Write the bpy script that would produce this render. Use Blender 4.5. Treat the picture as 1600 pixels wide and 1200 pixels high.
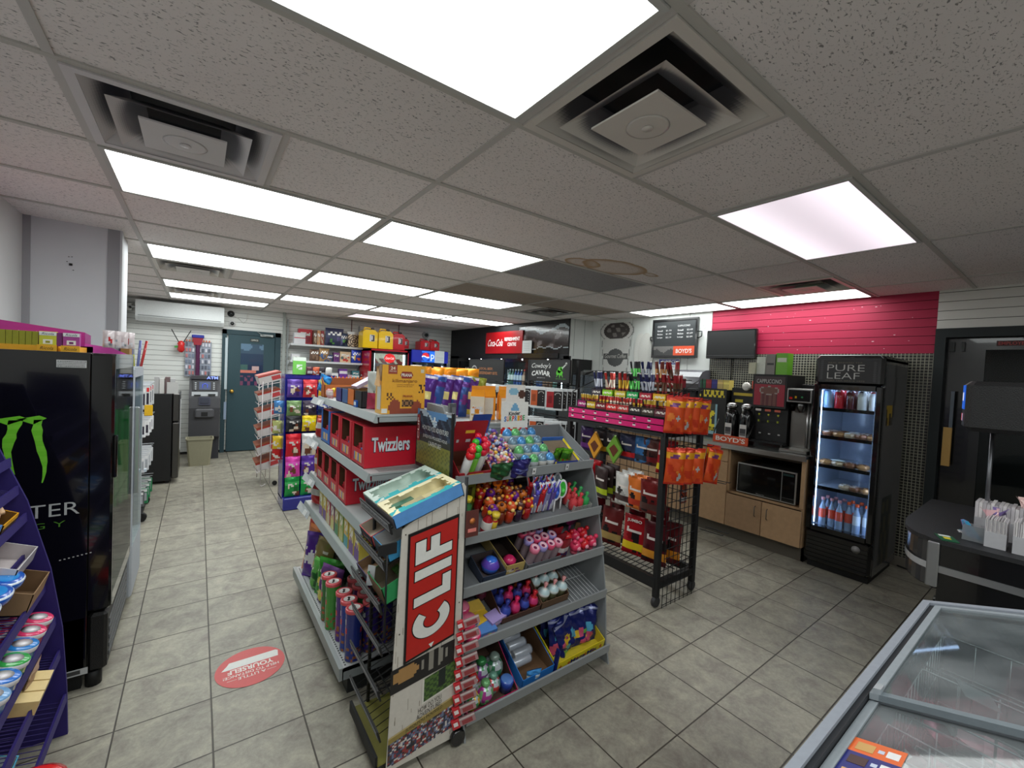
import bpy, math, random
from mathutils import Vector, Matrix
PI = math.pi
for o in list(bpy.data.objects): bpy.data.objects.remove(o)
SC = bpy.context.scene
COL = SC.collection
random.seed(7)

# ---------------- camera ----------------
CH = 1.567
yaw, pitch, roll = 0.63559, -0.03002, 0.0465
fw = Vector((math.sin(yaw)*math.cos(pitch), math.cos(yaw)*math.cos(pitch), math.sin(pitch)))
rt = Vector((math.cos(yaw), -math.sin(yaw), 0))
up = rt.cross(fw)
r2 = rt*math.cos(roll) + up*math.sin(roll)
u2 = -rt*math.sin(roll) + up*math.cos(roll)
cd = bpy.data.cameras.new('camera'); cam = bpy.data.objects.new('camera', cd); COL.objects.link(cam)
cd.sensor_width = 36; cd.lens = 666.02/1600*36; cd.clip_start = .02; cd.clip_end = 60
cam.matrix_world = Matrix(((r2.x, u2.x, -fw.x, 0), (r2.y, u2.y, -fw.y, 0), (r2.z, u2.z, -fw.z, CH), (0, 0, 0, 1)))
SC.camera = cam
# ---------------- world, exposure ----------------
W = bpy.data.worlds.new('world'); SC.world = W; W.use_nodes = True
W.node_tree.nodes['Background'].inputs[0].default_value = (.6, .7, .8, 1)
W.node_tree.nodes['Background'].inputs[1].default_value = .15
SC.view_settings.view_transform = 'Standard'; SC.view_settings.look = 'None'
SC.view_settings.exposure = 0.0; SC.view_settings.gamma = 1
SC.view_settings.use_curve_mapping = False
PANEL = 8.0          # radiance of the fluorescent ceiling panels
CZ = 2.413           # ceiling height
GX, GY, G = .8588, 1.2040, .6096   # ceiling grid origin and pitch

# ---------------- colour and materials ----------------
def lin(c):
    c = c/255.
    return c/12.92 if c <= .04045 else ((c+.055)/1.055)**2.4
def K(r, g, b): return (lin(r), lin(g), lin(b), 1)
def nd(nt, t, **kw):
    n = nt.nodes.new(t)
    for k, v in kw.items():
        if k.startswith('i_'): n.inputs[k[2:].replace('_', ' ')].default_value = v
        else: setattr(n, k, v)
    return n
def attr_mat(name, rough=.5, metal=0., noise=.06, bump=.0, scale=60, emit=0., alpha=1., trans=0., coat=0.):
    m = bpy.data.materials.new(name); m.use_nodes = True; nt = m.node_tree; b = nt.nodes['Principled BSDF']
    a = nd(nt, 'ShaderNodeAttribute', attribute_name='Col')
    tc = nd(nt, 'ShaderNodeTexCoord'); nz = nd(nt, 'ShaderNodeTexNoise', i_Scale=scale, i_Detail=3.)
    nt.links.new(tc.outputs['Object'], nz.inputs['Vector'])
    mr = nd(nt, 'ShaderNodeMapRange'); mr.inputs['To Min'].default_value = 1-noise*1.6; mr.inputs['To Max'].default_value = 1+noise*1.2
    nt.links.new(nz.outputs['Fac'], mr.inputs['Value'])
    mx = nd(nt, 'ShaderNodeVectorMath', operation='SCALE'); nt.links.new(a.outputs['Color'], mx.inputs[0]); nt.links.new(mr.outputs[0], mx.inputs['Scale'])
    nt.links.new(mx.outputs[0], b.inputs['Base Color'])
    b.inputs['Roughness'].default_value = rough; b.inputs['Metallic'].default_value = metal
    b.inputs['Alpha'].default_value = alpha; b.inputs['Transmission Weight'].default_value = trans
    b.inputs['Coat Weight'].default_value = coat
    if bump:
        bp = nd(nt, 'ShaderNodeBump', i_Strength=bump, i_Distance=.004); nt.links.new(nz.outputs['Fac'], bp.inputs['Height']); nt.links.new(bp.outputs[0], b.inputs['Normal'])
    if emit:
        nt.links.new(a.outputs['Color'], b.inputs['Emission Color']); b.inputs['Emission Strength'].default_value = emit
    return m
MT = {
 'matte': attr_mat('painted_matte', .62), 'card': attr_mat('cardboard', .75, noise=.12, scale=25),
 'print': attr_mat('printed_card', .38), 'gloss': attr_mat('gloss_plastic', .18, coat=.3), 'foil': attr_mat('foil_wrap', .28, .25, bump=.5, scale=28),
 'metal': attr_mat('metal', .35, .85, scale=15), 'steel': attr_mat('brushed_steel', .3, 1., scale=9), 'wall': attr_mat('wall_paint', .6, noise=.05, scale=3),
 'black': attr_mat('black_gloss', .12, coat=.4), 'leather': attr_mat('textured', .5, bump=.6, scale=200), 'lit': attr_mat('lit_panel', .5, emit=1.3),
 'screen': attr_mat('lit_screen', .3, emit=.7), 'glow': attr_mat('light_strip', .4, emit=9.), 'poly': attr_mat('clear_wrap', .12, alpha=.35, coat=.5), 'tint': attr_mat('smoked_plastic', .08, alpha=.55, coat=.5),
 'glass': attr_mat('glass_pane', .04, alpha=.10, coat=.6), 'shelf': attr_mat('grey_enamel', .4, noise=.04, scale=8),
}
def glassy(name, tint=(.9, .95, .95, 1), haze=0):
    m = bpy.data.materials.new(name); m.use_nodes = True; nt = m.node_tree; nt.nodes.remove(nt.nodes['Principled BSDF'])
    t = nd(nt, 'ShaderNodeBsdfTransparent'); t.inputs[0].default_value = tint
    g = nd(nt, 'ShaderNodeBsdfGlossy'); g.inputs['Roughness'].default_value = .03
    fr = nd(nt, 'ShaderNodeFresnel', i_IOR=1.5); mr = nd(nt, 'ShaderNodeMapRange'); mr.inputs['To Min'].default_value = 0; mr.inputs['To Max'].default_value = .6
    mx = nd(nt, 'ShaderNodeMixShader'); o = nt.nodes['Material Output']
    ge = nd(nt, 'ShaderNodeNewGeometry'); inv = nd(nt, 'ShaderNodeMath', operation='SUBTRACT'); inv.inputs[0].default_value = 1; nt.links.new(ge.outputs['Backfacing'], inv.inputs[1]); ml = nd(nt, 'ShaderNodeMath', operation='MULTIPLY'); nt.links.new(fr.outputs[0], ml.inputs[0]); nt.links.new(inv.outputs[0], ml.inputs[1]); nt.links.new(ml.outputs[0], mr.inputs['Value']); nt.links.new(mr.outputs[0], mx.inputs[0]); nt.links.new(t.outputs[0], mx.inputs[1]); nt.links.new(g.outputs[0], mx.inputs[2]); last = mx.outputs[0]
    if haze:
        df = nd(nt, 'ShaderNodeBsdfDiffuse'); df.inputs[0].default_value = (.75, .78, .8, 1); tc = nd(nt, 'ShaderNodeTexCoord'); nz = nd(nt, 'ShaderNodeTexNoise', i_Scale=4., i_Detail=5.); nt.links.new(tc.outputs['Object'], nz.inputs['Vector']); r = nd(nt, 'ShaderNodeMapRange'); r.inputs['From Min'].default_value = .4; r.inputs['From Max'].default_value = .75; r.inputs['To Min'].default_value = haze*.3; r.inputs['To Max'].default_value = haze*1.6; nt.links.new(nz.outputs['Fac'], r.inputs['Value'])
        m2 = nd(nt, 'ShaderNodeMixShader'); nt.links.new(r.outputs[0], m2.inputs[0]); nt.links.new(last, m2.inputs[1]); nt.links.new(df.outputs[0], m2.inputs[2]); last = m2.outputs[0]
    nt.links.new(last, o.inputs[0])
    return m
MT['frost_pane'] = glassy('frosted_lid_glass', (.72, .76, .76, 1), haze=.12)
MT['pane'] = glassy('window_glass')

# ---------------- mesh building ----------------
class MB:
    def __init__(s, col=(.5, .5, .5, 1)): s.v = []; s.f = []; s.c = []; s.s = []; s.col = col
    def face(s, idx, col=None, smooth=False): s.f.append(idx); s.c.append(col or s.col); s.s.append(smooth)
    def box(s, x0, y0, z0, x1, y1, z1, col=None, cols=None, b=0):
        # b bevels the vertical and horizontal edges by b
        if b:
            return s.rbox(x0, y0, z0, x1, y1, z1, b, col)
        n = len(s.v)
        s.v += [(x0, y0, z0), (x1, y0, z0), (x1, y1, z0), (x0, y1, z0), (x0, y0, z1), (x1, y0, z1), (x1, y1, z1), (x0, y1, z1)]
        F = [(0, 3, 2, 1), (4, 5, 6, 7), (0, 1, 5, 4), (2, 3, 7, 6), (1, 2, 6, 5), (3, 0, 4, 7)]  # bottom top front(-y) back right left
        for i, f in enumerate(F): s.face([n+k for k in f], (cols[i] if cols else None) or col)
        return s
    def rbox(s, x0, y0, z0, x1, y1, z1, b, col=None):
        n = len(s.v); b = min(b, (x1-x0)*.45, (y1-y0)*.45, (z1-z0)*.45)
        rings = []
        for z, i in ((z0, b), (z0+b, 0), (z1-b, 0), (z1, b)):
            X0, X1, Y0, Y1 = x0+i, x1-i, y0+i, y1-i; q = b-i*.4
            r = [(X0+q, Y0), (X1-q, Y0), (X1, Y0+q), (X1, Y1-q), (X1-q, Y1), (X0+q, Y1), (X0, Y1-q), (X0, Y0+q)]
            rings.append([(a, c, z) for a, c in r])
        for r in rings: s.v += r
        for k in range(3):
            for i in range(8):
                j = (i+1) % 8; s.face([n+k*8+i, n+k*8+j, n+k*8+8+j, n+k*8+8+i], col)
        s.face([n+7-i for i in range(8)], col); s.face([n+24+i for i in range(8)], col)
        return s
    def quad(s, a, b, c, d, col=None): n = len(s.v); s.v += [tuple(a), tuple(b), tuple(c), tuple(d)]; s.face([n, n+1, n+2, n+3], col); return s
    def poly(s, pts, col=None): n = len(s.v); s.v += [tuple(p) for p in pts]; s.face(list(range(n, n+len(pts))), col); return s
    def prism(s, pts, d, col=None, side=None):
        # closed outline pts (3d) extruded by vector d
        n = len(s.v); k = len(pts); d = Vector(d)
        s.v += [tuple(p) for p in pts]+[tuple(Vector(p)+d) for p in pts]
        s.face([n+i for i in range(k)][::-1], col); s.face([n+k+i for i in range(k)], col)
        for i in range(k):
            j = (i+1) % k; s.face([n+i, n+j, n+k+j, n+k+i], side or col)
        return s
    def grid(s, fn, nu, nv, colfn=None, smooth=True, wrap=False):
        n = len(s.v)
        for j in range(nv+1):
            for i in range(nu if wrap else nu+1): s.v.append(tuple(fn(i/nu, j/nv)))
        w = nu if wrap else nu+1
        for j in range(nv):
            for i in range(nu):
                i2 = (i+1) % nu if wrap else i+1
                s.face([n+j*w+i, n+j*w+i2, n+(j+1)*w+i2, n+(j+1)*w+i], colfn((i+.5)/nu, (j+.5)/nv) if colfn else None, smooth)
        return s
    def lathe(s, prof, c=(0, 0, 0), n=14, col=None, colfn=None, cap=True, ax='z'):
        def pt(r, h, a):
            x, y = r*math.cos(a), r*math.sin(a)
            return {'z': (c[0]+x, c[1]+y, c[2]+h), 'y': (c[0]+x, c[1]+h, c[2]-y), 'x': (c[0]+h, c[1]+x, c[2]+y)}[ax]
        b = len(s.v); k = len(prof)
        for r, h in prof:
            for i in range(n): s.v.append(pt(r, h, 2*PI*i/n))
        for j in range(k-1):
            for i in range(n):
                i2 = (i+1) % n
                cc = colfn(i/n, (j+.5)/(k-1)) if colfn else (prof_col(col, j) if isinstance(col, list) else col)
                s.face([b+j*n+i, b+j*n+i2, b+(j+1)*n+i2, b+(j+1)*n+i], cc, True)
        if cap:
            s.face([b+i for i in range(n)][::-1], (col[0] if isinstance(col, list) else col) or (colfn(0, 0) if colfn else None)); s.face([b+(k-1)*n+i for i in range(n)], (col[-1] if isinstance(col, list) else col) or (colfn(0, 1) if colfn else None))
        return s
    def tube(s, pts, r, n=6, col=None, closed=False):
        pts = [Vector(p) for p in pts]; b = len(s.v); k = len(pts); last = None
        for i, p in enumerate(pts):
            if closed: t = (pts[(i+1) % k]-pts[i-1])
            else: t = pts[min(i+1, k-1)]-pts[max(i-1, 0)]
            t.normalize(); a = last if last else (Vector((0, 0, 1)) if abs(t.z) < .9 else Vector((1, 0, 0)))
            a = (a-t*a.dot(t)); a = a.normalized() if a.length > 1e-5 else t.orthogonal().normalized(); last = a; c2 = t.cross(a)
            for j in range(n):
                q = p+a*r*math.cos(2*PI*j/n)+c2*r*math.sin(2*PI*j/n); s.v.append(tuple(q))
        m = k if closed else k-1
        for i in range(m):
            i2 = (i+1) % k
            for j in range(n):
                j2 = (j+1) % n; s.face([b+i*n+j, b+i*n+j2, b+i2*n+j2, b+i2*n+j], col, True)
        if not closed: s.face([b+j for j in range(n)][::-1], col); s.face([b+(k-1)*n+j for j in range(n)], col)
        return s
    def rod(s, a, b, r, n=6, col=None): return s.tube([a, b], r, n, col)
    def ball(s, c, r, n=10, col=None, colfn=None, sz=1.): return s.lathe([(max(1e-4, r*math.sin(PI*j/8)), -r*sz*math.cos(PI*j/8)) for j in range(9)], c, n, col, colfn, cap=False)
    def xf(s, M, since=0):
        s.v = s.v[:since]+[tuple(M @ Vector(p)) for p in s.v[since:]]; return s
    def mesh(s, name):
        me = bpy.data.meshes.new(name); me.from_pydata(s.v, [], s.f); me.update()
        at = me.color_attributes.new('Col', 'FLOAT_COLOR', 'CORNER')
        buf = []
        for f, c in zip(s.f, s.c): buf += list(c)*len(f)
        at.data.foreach_set('color', buf); me.polygons.foreach_set('use_smooth', s.s); return me
def prof_col(c, j): return c[min(j, len(c)-1)]
def setp(o, label=None, cat=None, group=None, kind=None):
    for k, v in (('label', label), ('category', cat), ('group', group), ('kind', kind)):
        if v: o[k] = v
    return o
def build(name, mb, m, parent=None, label=None):
    me = mb.mesh(name) if isinstance(mb, MB) else mb
    me.materials.clear(); me.materials.append(MT[m] if isinstance(m, str) else m)
    o = bpy.data.objects.new(name, me); COL.objects.link(o)
    if parent: o.parent = parent
    if label: o['label'] = label
    return o
def thing(name, label, cat, loc=(0, 0, 0), rz=0, group=None, rot=None):
    o = bpy.data.objects.new(name, None); COL.objects.link(o); o.empty_display_size = .05
    o.location = loc; o.rotation_euler = rot or (0, 0, rz); return setp(o, label, cat, group)
def solo(name, mb, m, label, cat, loc=(0, 0, 0), rz=0, group=None, rot=None):
    o = build(name, mb, m); o.location = loc; o.rotation_euler = rot or (0, 0, rz); return setp(o, label, cat, group)
def struct(name, mb, m): o = build(name, mb, m); o['kind'] = 'structure'; return o
KIDS = {}
def dup(root, loc, rz=0, label=None, group=None, rot=None, scale=None):
    r = root.copy(); COL.objects.link(r); r.location = loc; r.rotation_euler = rot or (0, 0, rz)
    if scale: r.scale = scale
    if label: r['label'] = label
    if group: r['group'] = group
    for ch in list(root.children):
        c = ch.copy(); COL.objects.link(c); c.parent = r
        for g in list(ch.children): d = g.copy(); COL.objects.link(d); d.parent = c
    return r
# writing: font text turned into mesh and fitted to a rectangle (corner o, right vector r, up vector u)
TXT = {}
def text_mesh(s, bold=.0, shear=0., res=3):
    key = (s, bold, shear)
    if key in TXT: return TXT[key]
    cu = bpy.data.curves.new('t', 'FONT'); cu.body = s; cu.resolution_u = res; cu.offset = bold; cu.shear = shear; cu.align_x = 'CENTER'; cu.space_line = .85
    ob = bpy.data.objects.new('t', cu); COL.objects.link(ob)
    bpy.context.view_layer.update()
    me = bpy.data.meshes.new_from_object(ob.evaluated_get(bpy.context.evaluated_depsgraph_get()))
    vs = [v.co.copy() for v in me.vertices]; fs = [list(p.vertices) for p in me.polygons]
    bpy.data.objects.remove(ob); bpy.data.curves.remove(cu); bpy.data.meshes.remove(me)
    x0 = min(v.x for v in vs); x1 = max(v.x for v in vs); y0 = min(v.y for v in vs); y1 = max(v.y for v in vs)
    TXT[key] = ([((v.x-x0)/(x1-x0), (v.y-y0)/(y1-y0)) for v in vs], fs); return TXT[key]
def write(mb, s, o, r, u, col, bold=.0, shear=0., lift=.0008, bend=0.):
    vs, fs = text_mesh(s, bold, shear); o, r, u = Vector(o), Vector(r), Vector(u); nrm = r.cross(u).normalized()*lift
    n = len(mb.v)
    for x, y in vs: mb.v.append(tuple(o+r*x+u*(y+bend*4*x*(1-x))+nrm))
    for f in fs: mb.face([n+i for i in f], col)
    return mb
ORD = ['first', 'second', 'third', 'fourth', 'fifth', 'sixth', 'seventh', 'eighth', 'ninth', 'tenth', 'eleventh', 'twelfth', 'thirteenth', 'fourteenth', 'fifteenth', 'sixteenth', 'seventeenth', 'eighteenth', 'nineteenth', 'twentieth']
def nth(i):
    if i < 20: return ORD[i]
    tens = ['', '', 'twenty', 'thirty', 'forty', 'fifty', 'sixty', 'seventy', 'eighty', 'ninety']
    t, u = divmod(i+1, 10)
    return (tens[t][:-1]+'ieth') if u == 0 else tens[t]+'-'+ORD[u-1]

# ---------------- package builders (front faces -Y, base at z=0, x centred) ----------------
def art(base, band=None, logo=None, blobs=(), seed=0, edge=None, nb=5):
    """printed artwork: base colour, a horizontal band (v0,v1,col), logo box (u0,v0,u1,v1,col) with broken letter-like marks, blobs of colour"""
    rnd = random.Random(seed)
    bl = [(rnd.uniform(.15, .85), rnd.uniform(.08, .5), rnd.uniform(.08, .2), blobs[i % len(blobs)]) for i in range(nb)] if blobs else []
    def f(u, v):
        c = base
        if edge and (v < .06 or v > .94): return edge
        for bu, bv, br, bc in bl:
            if (u-bu)**2+((v-bv)*1.3)**2 < br*br: c = bc
        if band and band[0] < v < band[1]: c = band[2]
        if logo and logo[0] < u < logo[2] and logo[1] < v < logo[3]:
            if int((u*37+v*11)*1.0) % 3: c = logo[4]
        return c
    return f
def pouch(w, h, d, fn, back=None, nu=12, nv=16, seed=0, wr=.006, hole=False):
    rnd = random.Random(seed); ph = [rnd.uniform(0, 6.3) for _ in range(6)]
    mb = MB()
    def th(u, v):
        e = max(0, 1-(2*u-1)**4); q = max(0, math.sin(PI*min(1, max(0, v))))**.45 if 0 < v < 1 else 0
        return d*.5*e*q*(.85+.15*math.cos(u*5+ph[0]))
    def side(sg):
        def f(u, v):
            x = (u-.5)*w*(1-.06*math.sin(PI*v)); z = v*h
            y = sg*(th(u, v)+(.0015))
            if 0 < u < 1 and 0 < v < 1: y += wr*math.sin(u*9+ph[1]+v*7)*math.sin(v*11+ph[2])*(.4+.6*abs(2*v-1))
            return (x, y, z)
        return f
    mb.grid(side(-1), nu, nv, fn)
    mb.grid(lambda u, v: side(1)(1-u, v), nu, nv, back or fn)
    return mb
def carton(w, d, h, front, side, top=None):
    """closed box"""
    mb = MB(); g = front if callable(front) else (lambda u, v: front)
    n = 14
    mb.grid(lambda u, v: ((u-.5)*w, 0, v*h), n, n, g, smooth=False)
    mb.quad((w/2, 0, 0), (w/2, d, 0), (w/2, d, h), (w/2, 0, h), side); mb.quad((-w/2, d, 0), (-w/2, 0, 0), (-w/2, 0, h), (-w/2, d, h), side)
    mb.quad((w/2, d, 0), (-w/2, d, 0), (-w/2, d, h), (w/2, d, h), side); mb.quad((-w/2, 0, h), (w/2, 0, h), (w/2, d, h), (-w/2, d, h), top or side); mb.quad((-w/2, 0, 0), (-w/2, d, 0), (w/2, d, 0), (w/2, 0, 0), side)
    return mb
def tray(w, d, hf, hb, out, inn, fl=None, t=.003, header=0, hcol=None, frontfn=None):
    """open cardboard display tray, low front -Y, higher back, optional upright header card"""
    mb = MB(out)
    mb.box(-w/2, 0, 0, w/2, d, t, inn)
    def sidew(x0, x1):
        pts = [(x0, 0, 0), (x0, d, 0), (x0, d, hb), (x0, 0, hf)]
        mb.prism(pts, (x1-x0, 0, 0), out)
    sidew(-w/2, -w/2+t); sidew(w/2-t, w/2)
    mb.quad((-w/2+t+.0005, t, t), (-w/2+t+.0005, d, t), (-w/2+t+.0005, d, hb-.001), (-w/2+t+.0005, t, hf-.001), inn)
    mb.quad((w/2-t-.0005, d, t), (w/2-t-.0005, t, t), (w/2-t-.0005, t, hf-.001), (w/2-t-.0005, d, hb-.001), inn)
    mb.box(-w/2, 0, 0, w/2, t, hf, out, cols=[out, out, out, inn, out, out]); mb.box(-w/2, d-t, 0, w/2, d, hb, out, cols=[out, out, inn, out, out, out])
    if frontfn: mb.grid(lambda u, v: ((u-.5)*w, -.0006, v*hf), 16, 6, frontfn, smooth=False)
    if header:
        mb.grid(lambda u, v: ((u-.5)*w, d-t-.001, hb+v*header), 14, 10, hcol if callable(hcol) else (lambda u, v: hcol), smooth=False)
        mb.quad((w/2, d, hb), (-w/2, d, hb), (-w/2, d, hb+header), (w/2, d, hb+header), out)
    return mb
def bottle(h, r, body, cap, label=None, n=14, neck=.32):
    p = [(r*.9, 0), (r, h*.03), (r, h*.28), (r, h*.3), (r, h*.55), (r*.95, h*.62), (r*neck*1.2, h*.8), (r*neck, h*.84), (r*neck, h*.9), (r*neck*1.15, h*.9), (r*neck*1.15, h)]
    L = label or body
    cols = [body, body, body, L, L, body, body, body, cap, cap, cap]
    return MB().lathe(p, n=n, col=cols)
# ---------------- shell materials ----------------
def floor_mat():
    m = bpy.data.materials.new('stone_floor_tile'); m.use_nodes = True; nt = m.node_tree; b = nt.nodes['Principled BSDF']; L = nt.links.new
    tc = nd(nt, 'ShaderNodeTexCoord'); sp = nd(nt, 'ShaderNodeSeparateXYZ'); L(tc.outputs['Object'], sp.inputs[0])
    def mth(op, a, bb=None, c=None):
        n = nd(nt, 'ShaderNodeMath', operation=op)
        for i, x in enumerate((a, bb, c)):
            if x is None: continue
            if isinstance(x, (int, float)): n.inputs[i].default_value = x
            else: L(x, n.inputs[i])
        return n.outputs[0]
    T = .3302
    ux = mth('DIVIDE', mth('SUBTRACT', sp.outputs['X'], .0781), T); uy = mth('DIVIDE', mth('SUBTRACT', sp.outputs['Y'], 1.9903), T)
    dx = mth('PINGPONG', ux, .5); dy = mth('PINGPONG', uy, .5)
    d = mth('MINIMUM', dx, dy)
    g = nd(nt, 'ShaderNodeMapRange'); g.inputs['From Min'].default_value = .006; g.inputs['From Max'].default_value = .012; L(d, g.inputs['Value'])
    cell = nd(nt, 'ShaderNodeCombineXYZ'); L(mth('FLOOR', ux), cell.inputs[0]); L(mth('FLOOR', uy), cell.inputs[1])
    wn = nd(nt, 'ShaderNodeTexWhiteNoise'); L(cell.outputs[0], wn.inputs['Vector'])
    off = nd(nt, 'ShaderNodeVectorMath', operation='MULTIPLY_ADD'); L(wn.outputs['Color'], off.inputs[0]); off.inputs[1].default_value = (7, 7, 7); L(tc.outputs['Object'], off.inputs[2])
    n1 = nd(nt, 'ShaderNodeTexNoise', i_Scale=8., i_Detail=10., i_Roughness=.72, i_Distortion=.5); L(off.outputs[0], n1.inputs['Vector'])
    n2 = nd(nt, 'ShaderNodeTexNoise', i_Scale=60., i_Detail=6., i_Roughness=.75); L(off.outputs[0], n2.inputs['Vector'])
    r1 = nd(nt, 'ShaderNodeValToRGB'); L(n1.outputs['Fac'], r1.inputs[0]); e = r1.color_ramp.elements
    e[0].position = .3; e[0].color = K(126, 118, 110); e[1].position = .72; e[1].color = K(182, 176, 158)
    x = r1.color_ramp.elements.new(.5); x.color = K(154, 150, 136)
    r2_ = nd(nt, 'ShaderNodeMapRange'); r2_.inputs['To Min'].default_value = .62; r2_.inputs['To Max'].default_value = 1.34; L(n2.outputs['Fac'], r2_.inputs['Value'])
    wr = nd(nt, 'ShaderNodeMapRange'); wr.inputs['To Min'].default_value = .90; wr.inputs['To Max'].default_value = 1.05; L(wn.outputs['Value'], wr.inputs['Value'])
    sc = nd(nt, 'ShaderNodeVectorMath', operation='SCALE'); L(r1.outputs[0], sc.inputs[0]); L(mth('MULTIPLY', r2_.outputs[0], wr.outputs[0]), sc.inputs['Scale'])
    mx = nd(nt, 'ShaderNodeMix', data_type='RGBA'); L(g.outputs[0], mx.inputs[0]); mx.inputs[6].default_value = K(60, 54, 46); L(sc.outputs[0], mx.inputs[7])
    L(mx.outputs[2], b.inputs['Base Color']); b.inputs['Roughness'].default_value = .42
    bp = nd(nt, 'ShaderNodeBump', i_Strength=.35, i_Distance=.004); L(g.outputs[0], bp.inputs['Height']); L(bp.outputs[0], b.inputs['Normal'])
    return m
def ceil_mat():
    m = bpy.data.materials.new('fissured_ceiling_tile'); m.use_nodes = True; nt = m.node_tree; b = nt.nodes['Principled BSDF']; L = nt.links.new
    tc = nd(nt, 'ShaderNodeTexCoord'); a = nd(nt, 'ShaderNodeAttribute', attribute_name='Col')
    mp = nd(nt, 'ShaderNodeMapping'); mp.inputs['Scale'].default_value = (1., 1.9, 1); L(tc.outputs['Object'], mp.inputs[0])
    nz = nd(nt, 'ShaderNodeTexNoise', i_Scale=78., i_Detail=2.5, i_Roughness=.6, i_Distortion=.6); L(mp.outputs[0], nz.inputs['Vector'])
    r = nd(nt, 'ShaderNodeMapRange'); r.inputs['From Min'].default_value = .33; r.inputs['From Max'].default_value = .41; r.inputs['To Min'].default_value = .34; L(nz.outputs['Fac'], r.inputs['Value'])
    n2 = nd(nt, 'ShaderNodeTexNoise', i_Scale=1.3, i_Detail=3.); L(tc.outputs['Object'], n2.inputs['Vector'])
    r3 = nd(nt, 'ShaderNodeMapRange'); r3.inputs['To Min'].default_value = .88; r3.inputs['To Max'].default_value = 1.1; L(n2.outputs['Fac'], r3.inputs['Value'])
    mu = nd(nt, 'ShaderNodeMath', operation='MULTIPLY'); L(r.outputs[0], mu.inputs[0]); L(r3.outputs[0], mu.inputs[1])
    sc = nd(nt, 'ShaderNodeVectorMath', operation='SCALE'); L(a.outputs['Color'], sc.inputs[0]); L(mu.outputs[0], sc.inputs['Scale'])
    # water stain rings with a shape of their own
    last = sc.outputs[0]
    for cx, cy, sx, sy, rad in ((2.62, 2.25, 1.0, 1.75, .30), (2.98, 2.20, 1.0, 2.2, .085), (2.33, 2.33, 1.0, 1.9, .16)):
        m2 = nd(nt, 'ShaderNodeMapping'); m2.inputs['Location'].default_value = (-cx*sx, -cy*sy, 0); m2.inputs['Scale'].default_value = (sx, sy, 0); L(tc.outputs['Object'], m2.inputs[0])
        nn = nd(nt, 'ShaderNodeTexNoise', i_Scale=4.); L(tc.outputs['Object'], nn.inputs['Vector'])
        ln = nd(nt, 'ShaderNodeVectorMath', operation='LENGTH'); L(m2.outputs[0], ln.inputs[0])
        ad = nd(nt, 'ShaderNodeMath', operation='MULTIPLY_ADD', i_Value_001=.12) if False else nd(nt, 'ShaderNodeMath', operation='MULTIPLY_ADD'); L(nn.outputs['Fac'], ad.inputs[0]); ad.inputs[1].default_value = .14; L(ln.outputs['Value'], ad.inputs[2])
        cr = nd(nt, 'ShaderNodeValToRGB'); el = cr.color_ramp.elements; el[0].position = 0; el[0].color = (.25, .25, .25, 1); el[1].position = 1; el[1].color = (0, 0, 0, 1)
        R = rad+.07
        for p, v in ((R*.75, .3), (R*.94, .95), (R, 1.), (R*1.04, 0)): q = el.new(min(p, .99)); q.color = (v, v, v, 1)
        L(ad.outputs[0], cr.inputs[0])
        mx = nd(nt, 'ShaderNodeMix', data_type='RGBA'); L(cr.outputs[0], mx.inputs[0]); L(last, mx.inputs[6]); mx.inputs[7].default_value = K(176, 146, 112); last = mx.outputs[2]
    L(last, b.inputs['Base Color']); b.inputs['Roughness'].default_value = .85
    bp = nd(nt, 'ShaderNodeBump', i_Strength=.5, i_Distance=.003); L(r.outputs[0], bp.inputs['Height']); L(bp.outputs[0], b.inputs['Normal'])
    return m
def mosaic_mat():
    m = bpy.data.materials.new('mosaic_tile'); m.use_nodes = True; nt = m.node_tree; b = nt.nodes['Principled BSDF']; L = nt.links.new
    tc = nd(nt, 'ShaderNodeTexCoord'); sp = nd(nt, 'ShaderNodeSeparateXYZ'); L(tc.outputs['Object'], sp.inputs[0]); cb = nd(nt, 'ShaderNodeCombineXYZ'); L(sp.outputs['Y'], cb.inputs[0]); L(sp.outputs['Z'], cb.inputs[1])
    br = nd(nt, 'ShaderNodeTexBrick'); br.offset = 0; br.inputs['Scale'].default_value = 1; br.inputs['Brick Width'].default_value = .026; br.inputs['Row Height'].default_value = .026
    br.inputs['Mortar Size'].default_value = .0028; br.inputs['Mortar Smooth'].default_value = 0; br.inputs['Color1'].default_value = K(26, 26, 26); br.inputs['Color2'].default_value = K(44, 44, 40); br.inputs['Mortar'].default_value = K(140, 138, 122)
    L(cb.outputs[0], br.inputs['Vector']); L(br.outputs['Color'], b.inputs['Base Color']); b.inputs['Roughness'].default_value = .25
    return m
MT['floor'] = floor_mat(); MT['ceil'] = ceil_mat(); MT['mosaic'] = mosaic_mat()
def panel_mat(name, col, st, bands=False):
    m = bpy.data.materials.new(name); m.use_nodes = True; nt = m.node_tree; b = nt.nodes['Principled BSDF']; L = nt.links.new
    b.inputs['Base Color'].default_value = (.8, .8, .8, 1); b.inputs['Emission Color'].default_value = col; b.inputs['Emission Strength'].default_value = st
    tc = nd(nt, 'ShaderNodeTexCoord'); sp = nd(nt, 'ShaderNodeSeparateXYZ'); L(tc.outputs['Object'], sp.inputs[0])
    if bands:
        w = nd(nt, 'ShaderNodeTexWave', i_Scale=.62, i_Distortion=.0); w.bands_direction = 'Y'; w.wave_profile = 'SIN'; L(tc.outputs['Object'], w.inputs['Vector'])
        mr = nd(nt, 'ShaderNodeMapRange'); mr.inputs['To Min'].default_value = st*.78; mr.inputs['To Max'].default_value = st*1.25; L(w.outputs['Fac'], mr.inputs['Value']); L(mr.outputs[0], b.inputs['Emission Strength'])
    return m
MT['panel'] = panel_mat('fluorescent_diffuser', (.93, .98, .97, 1), PANEL)
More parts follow.
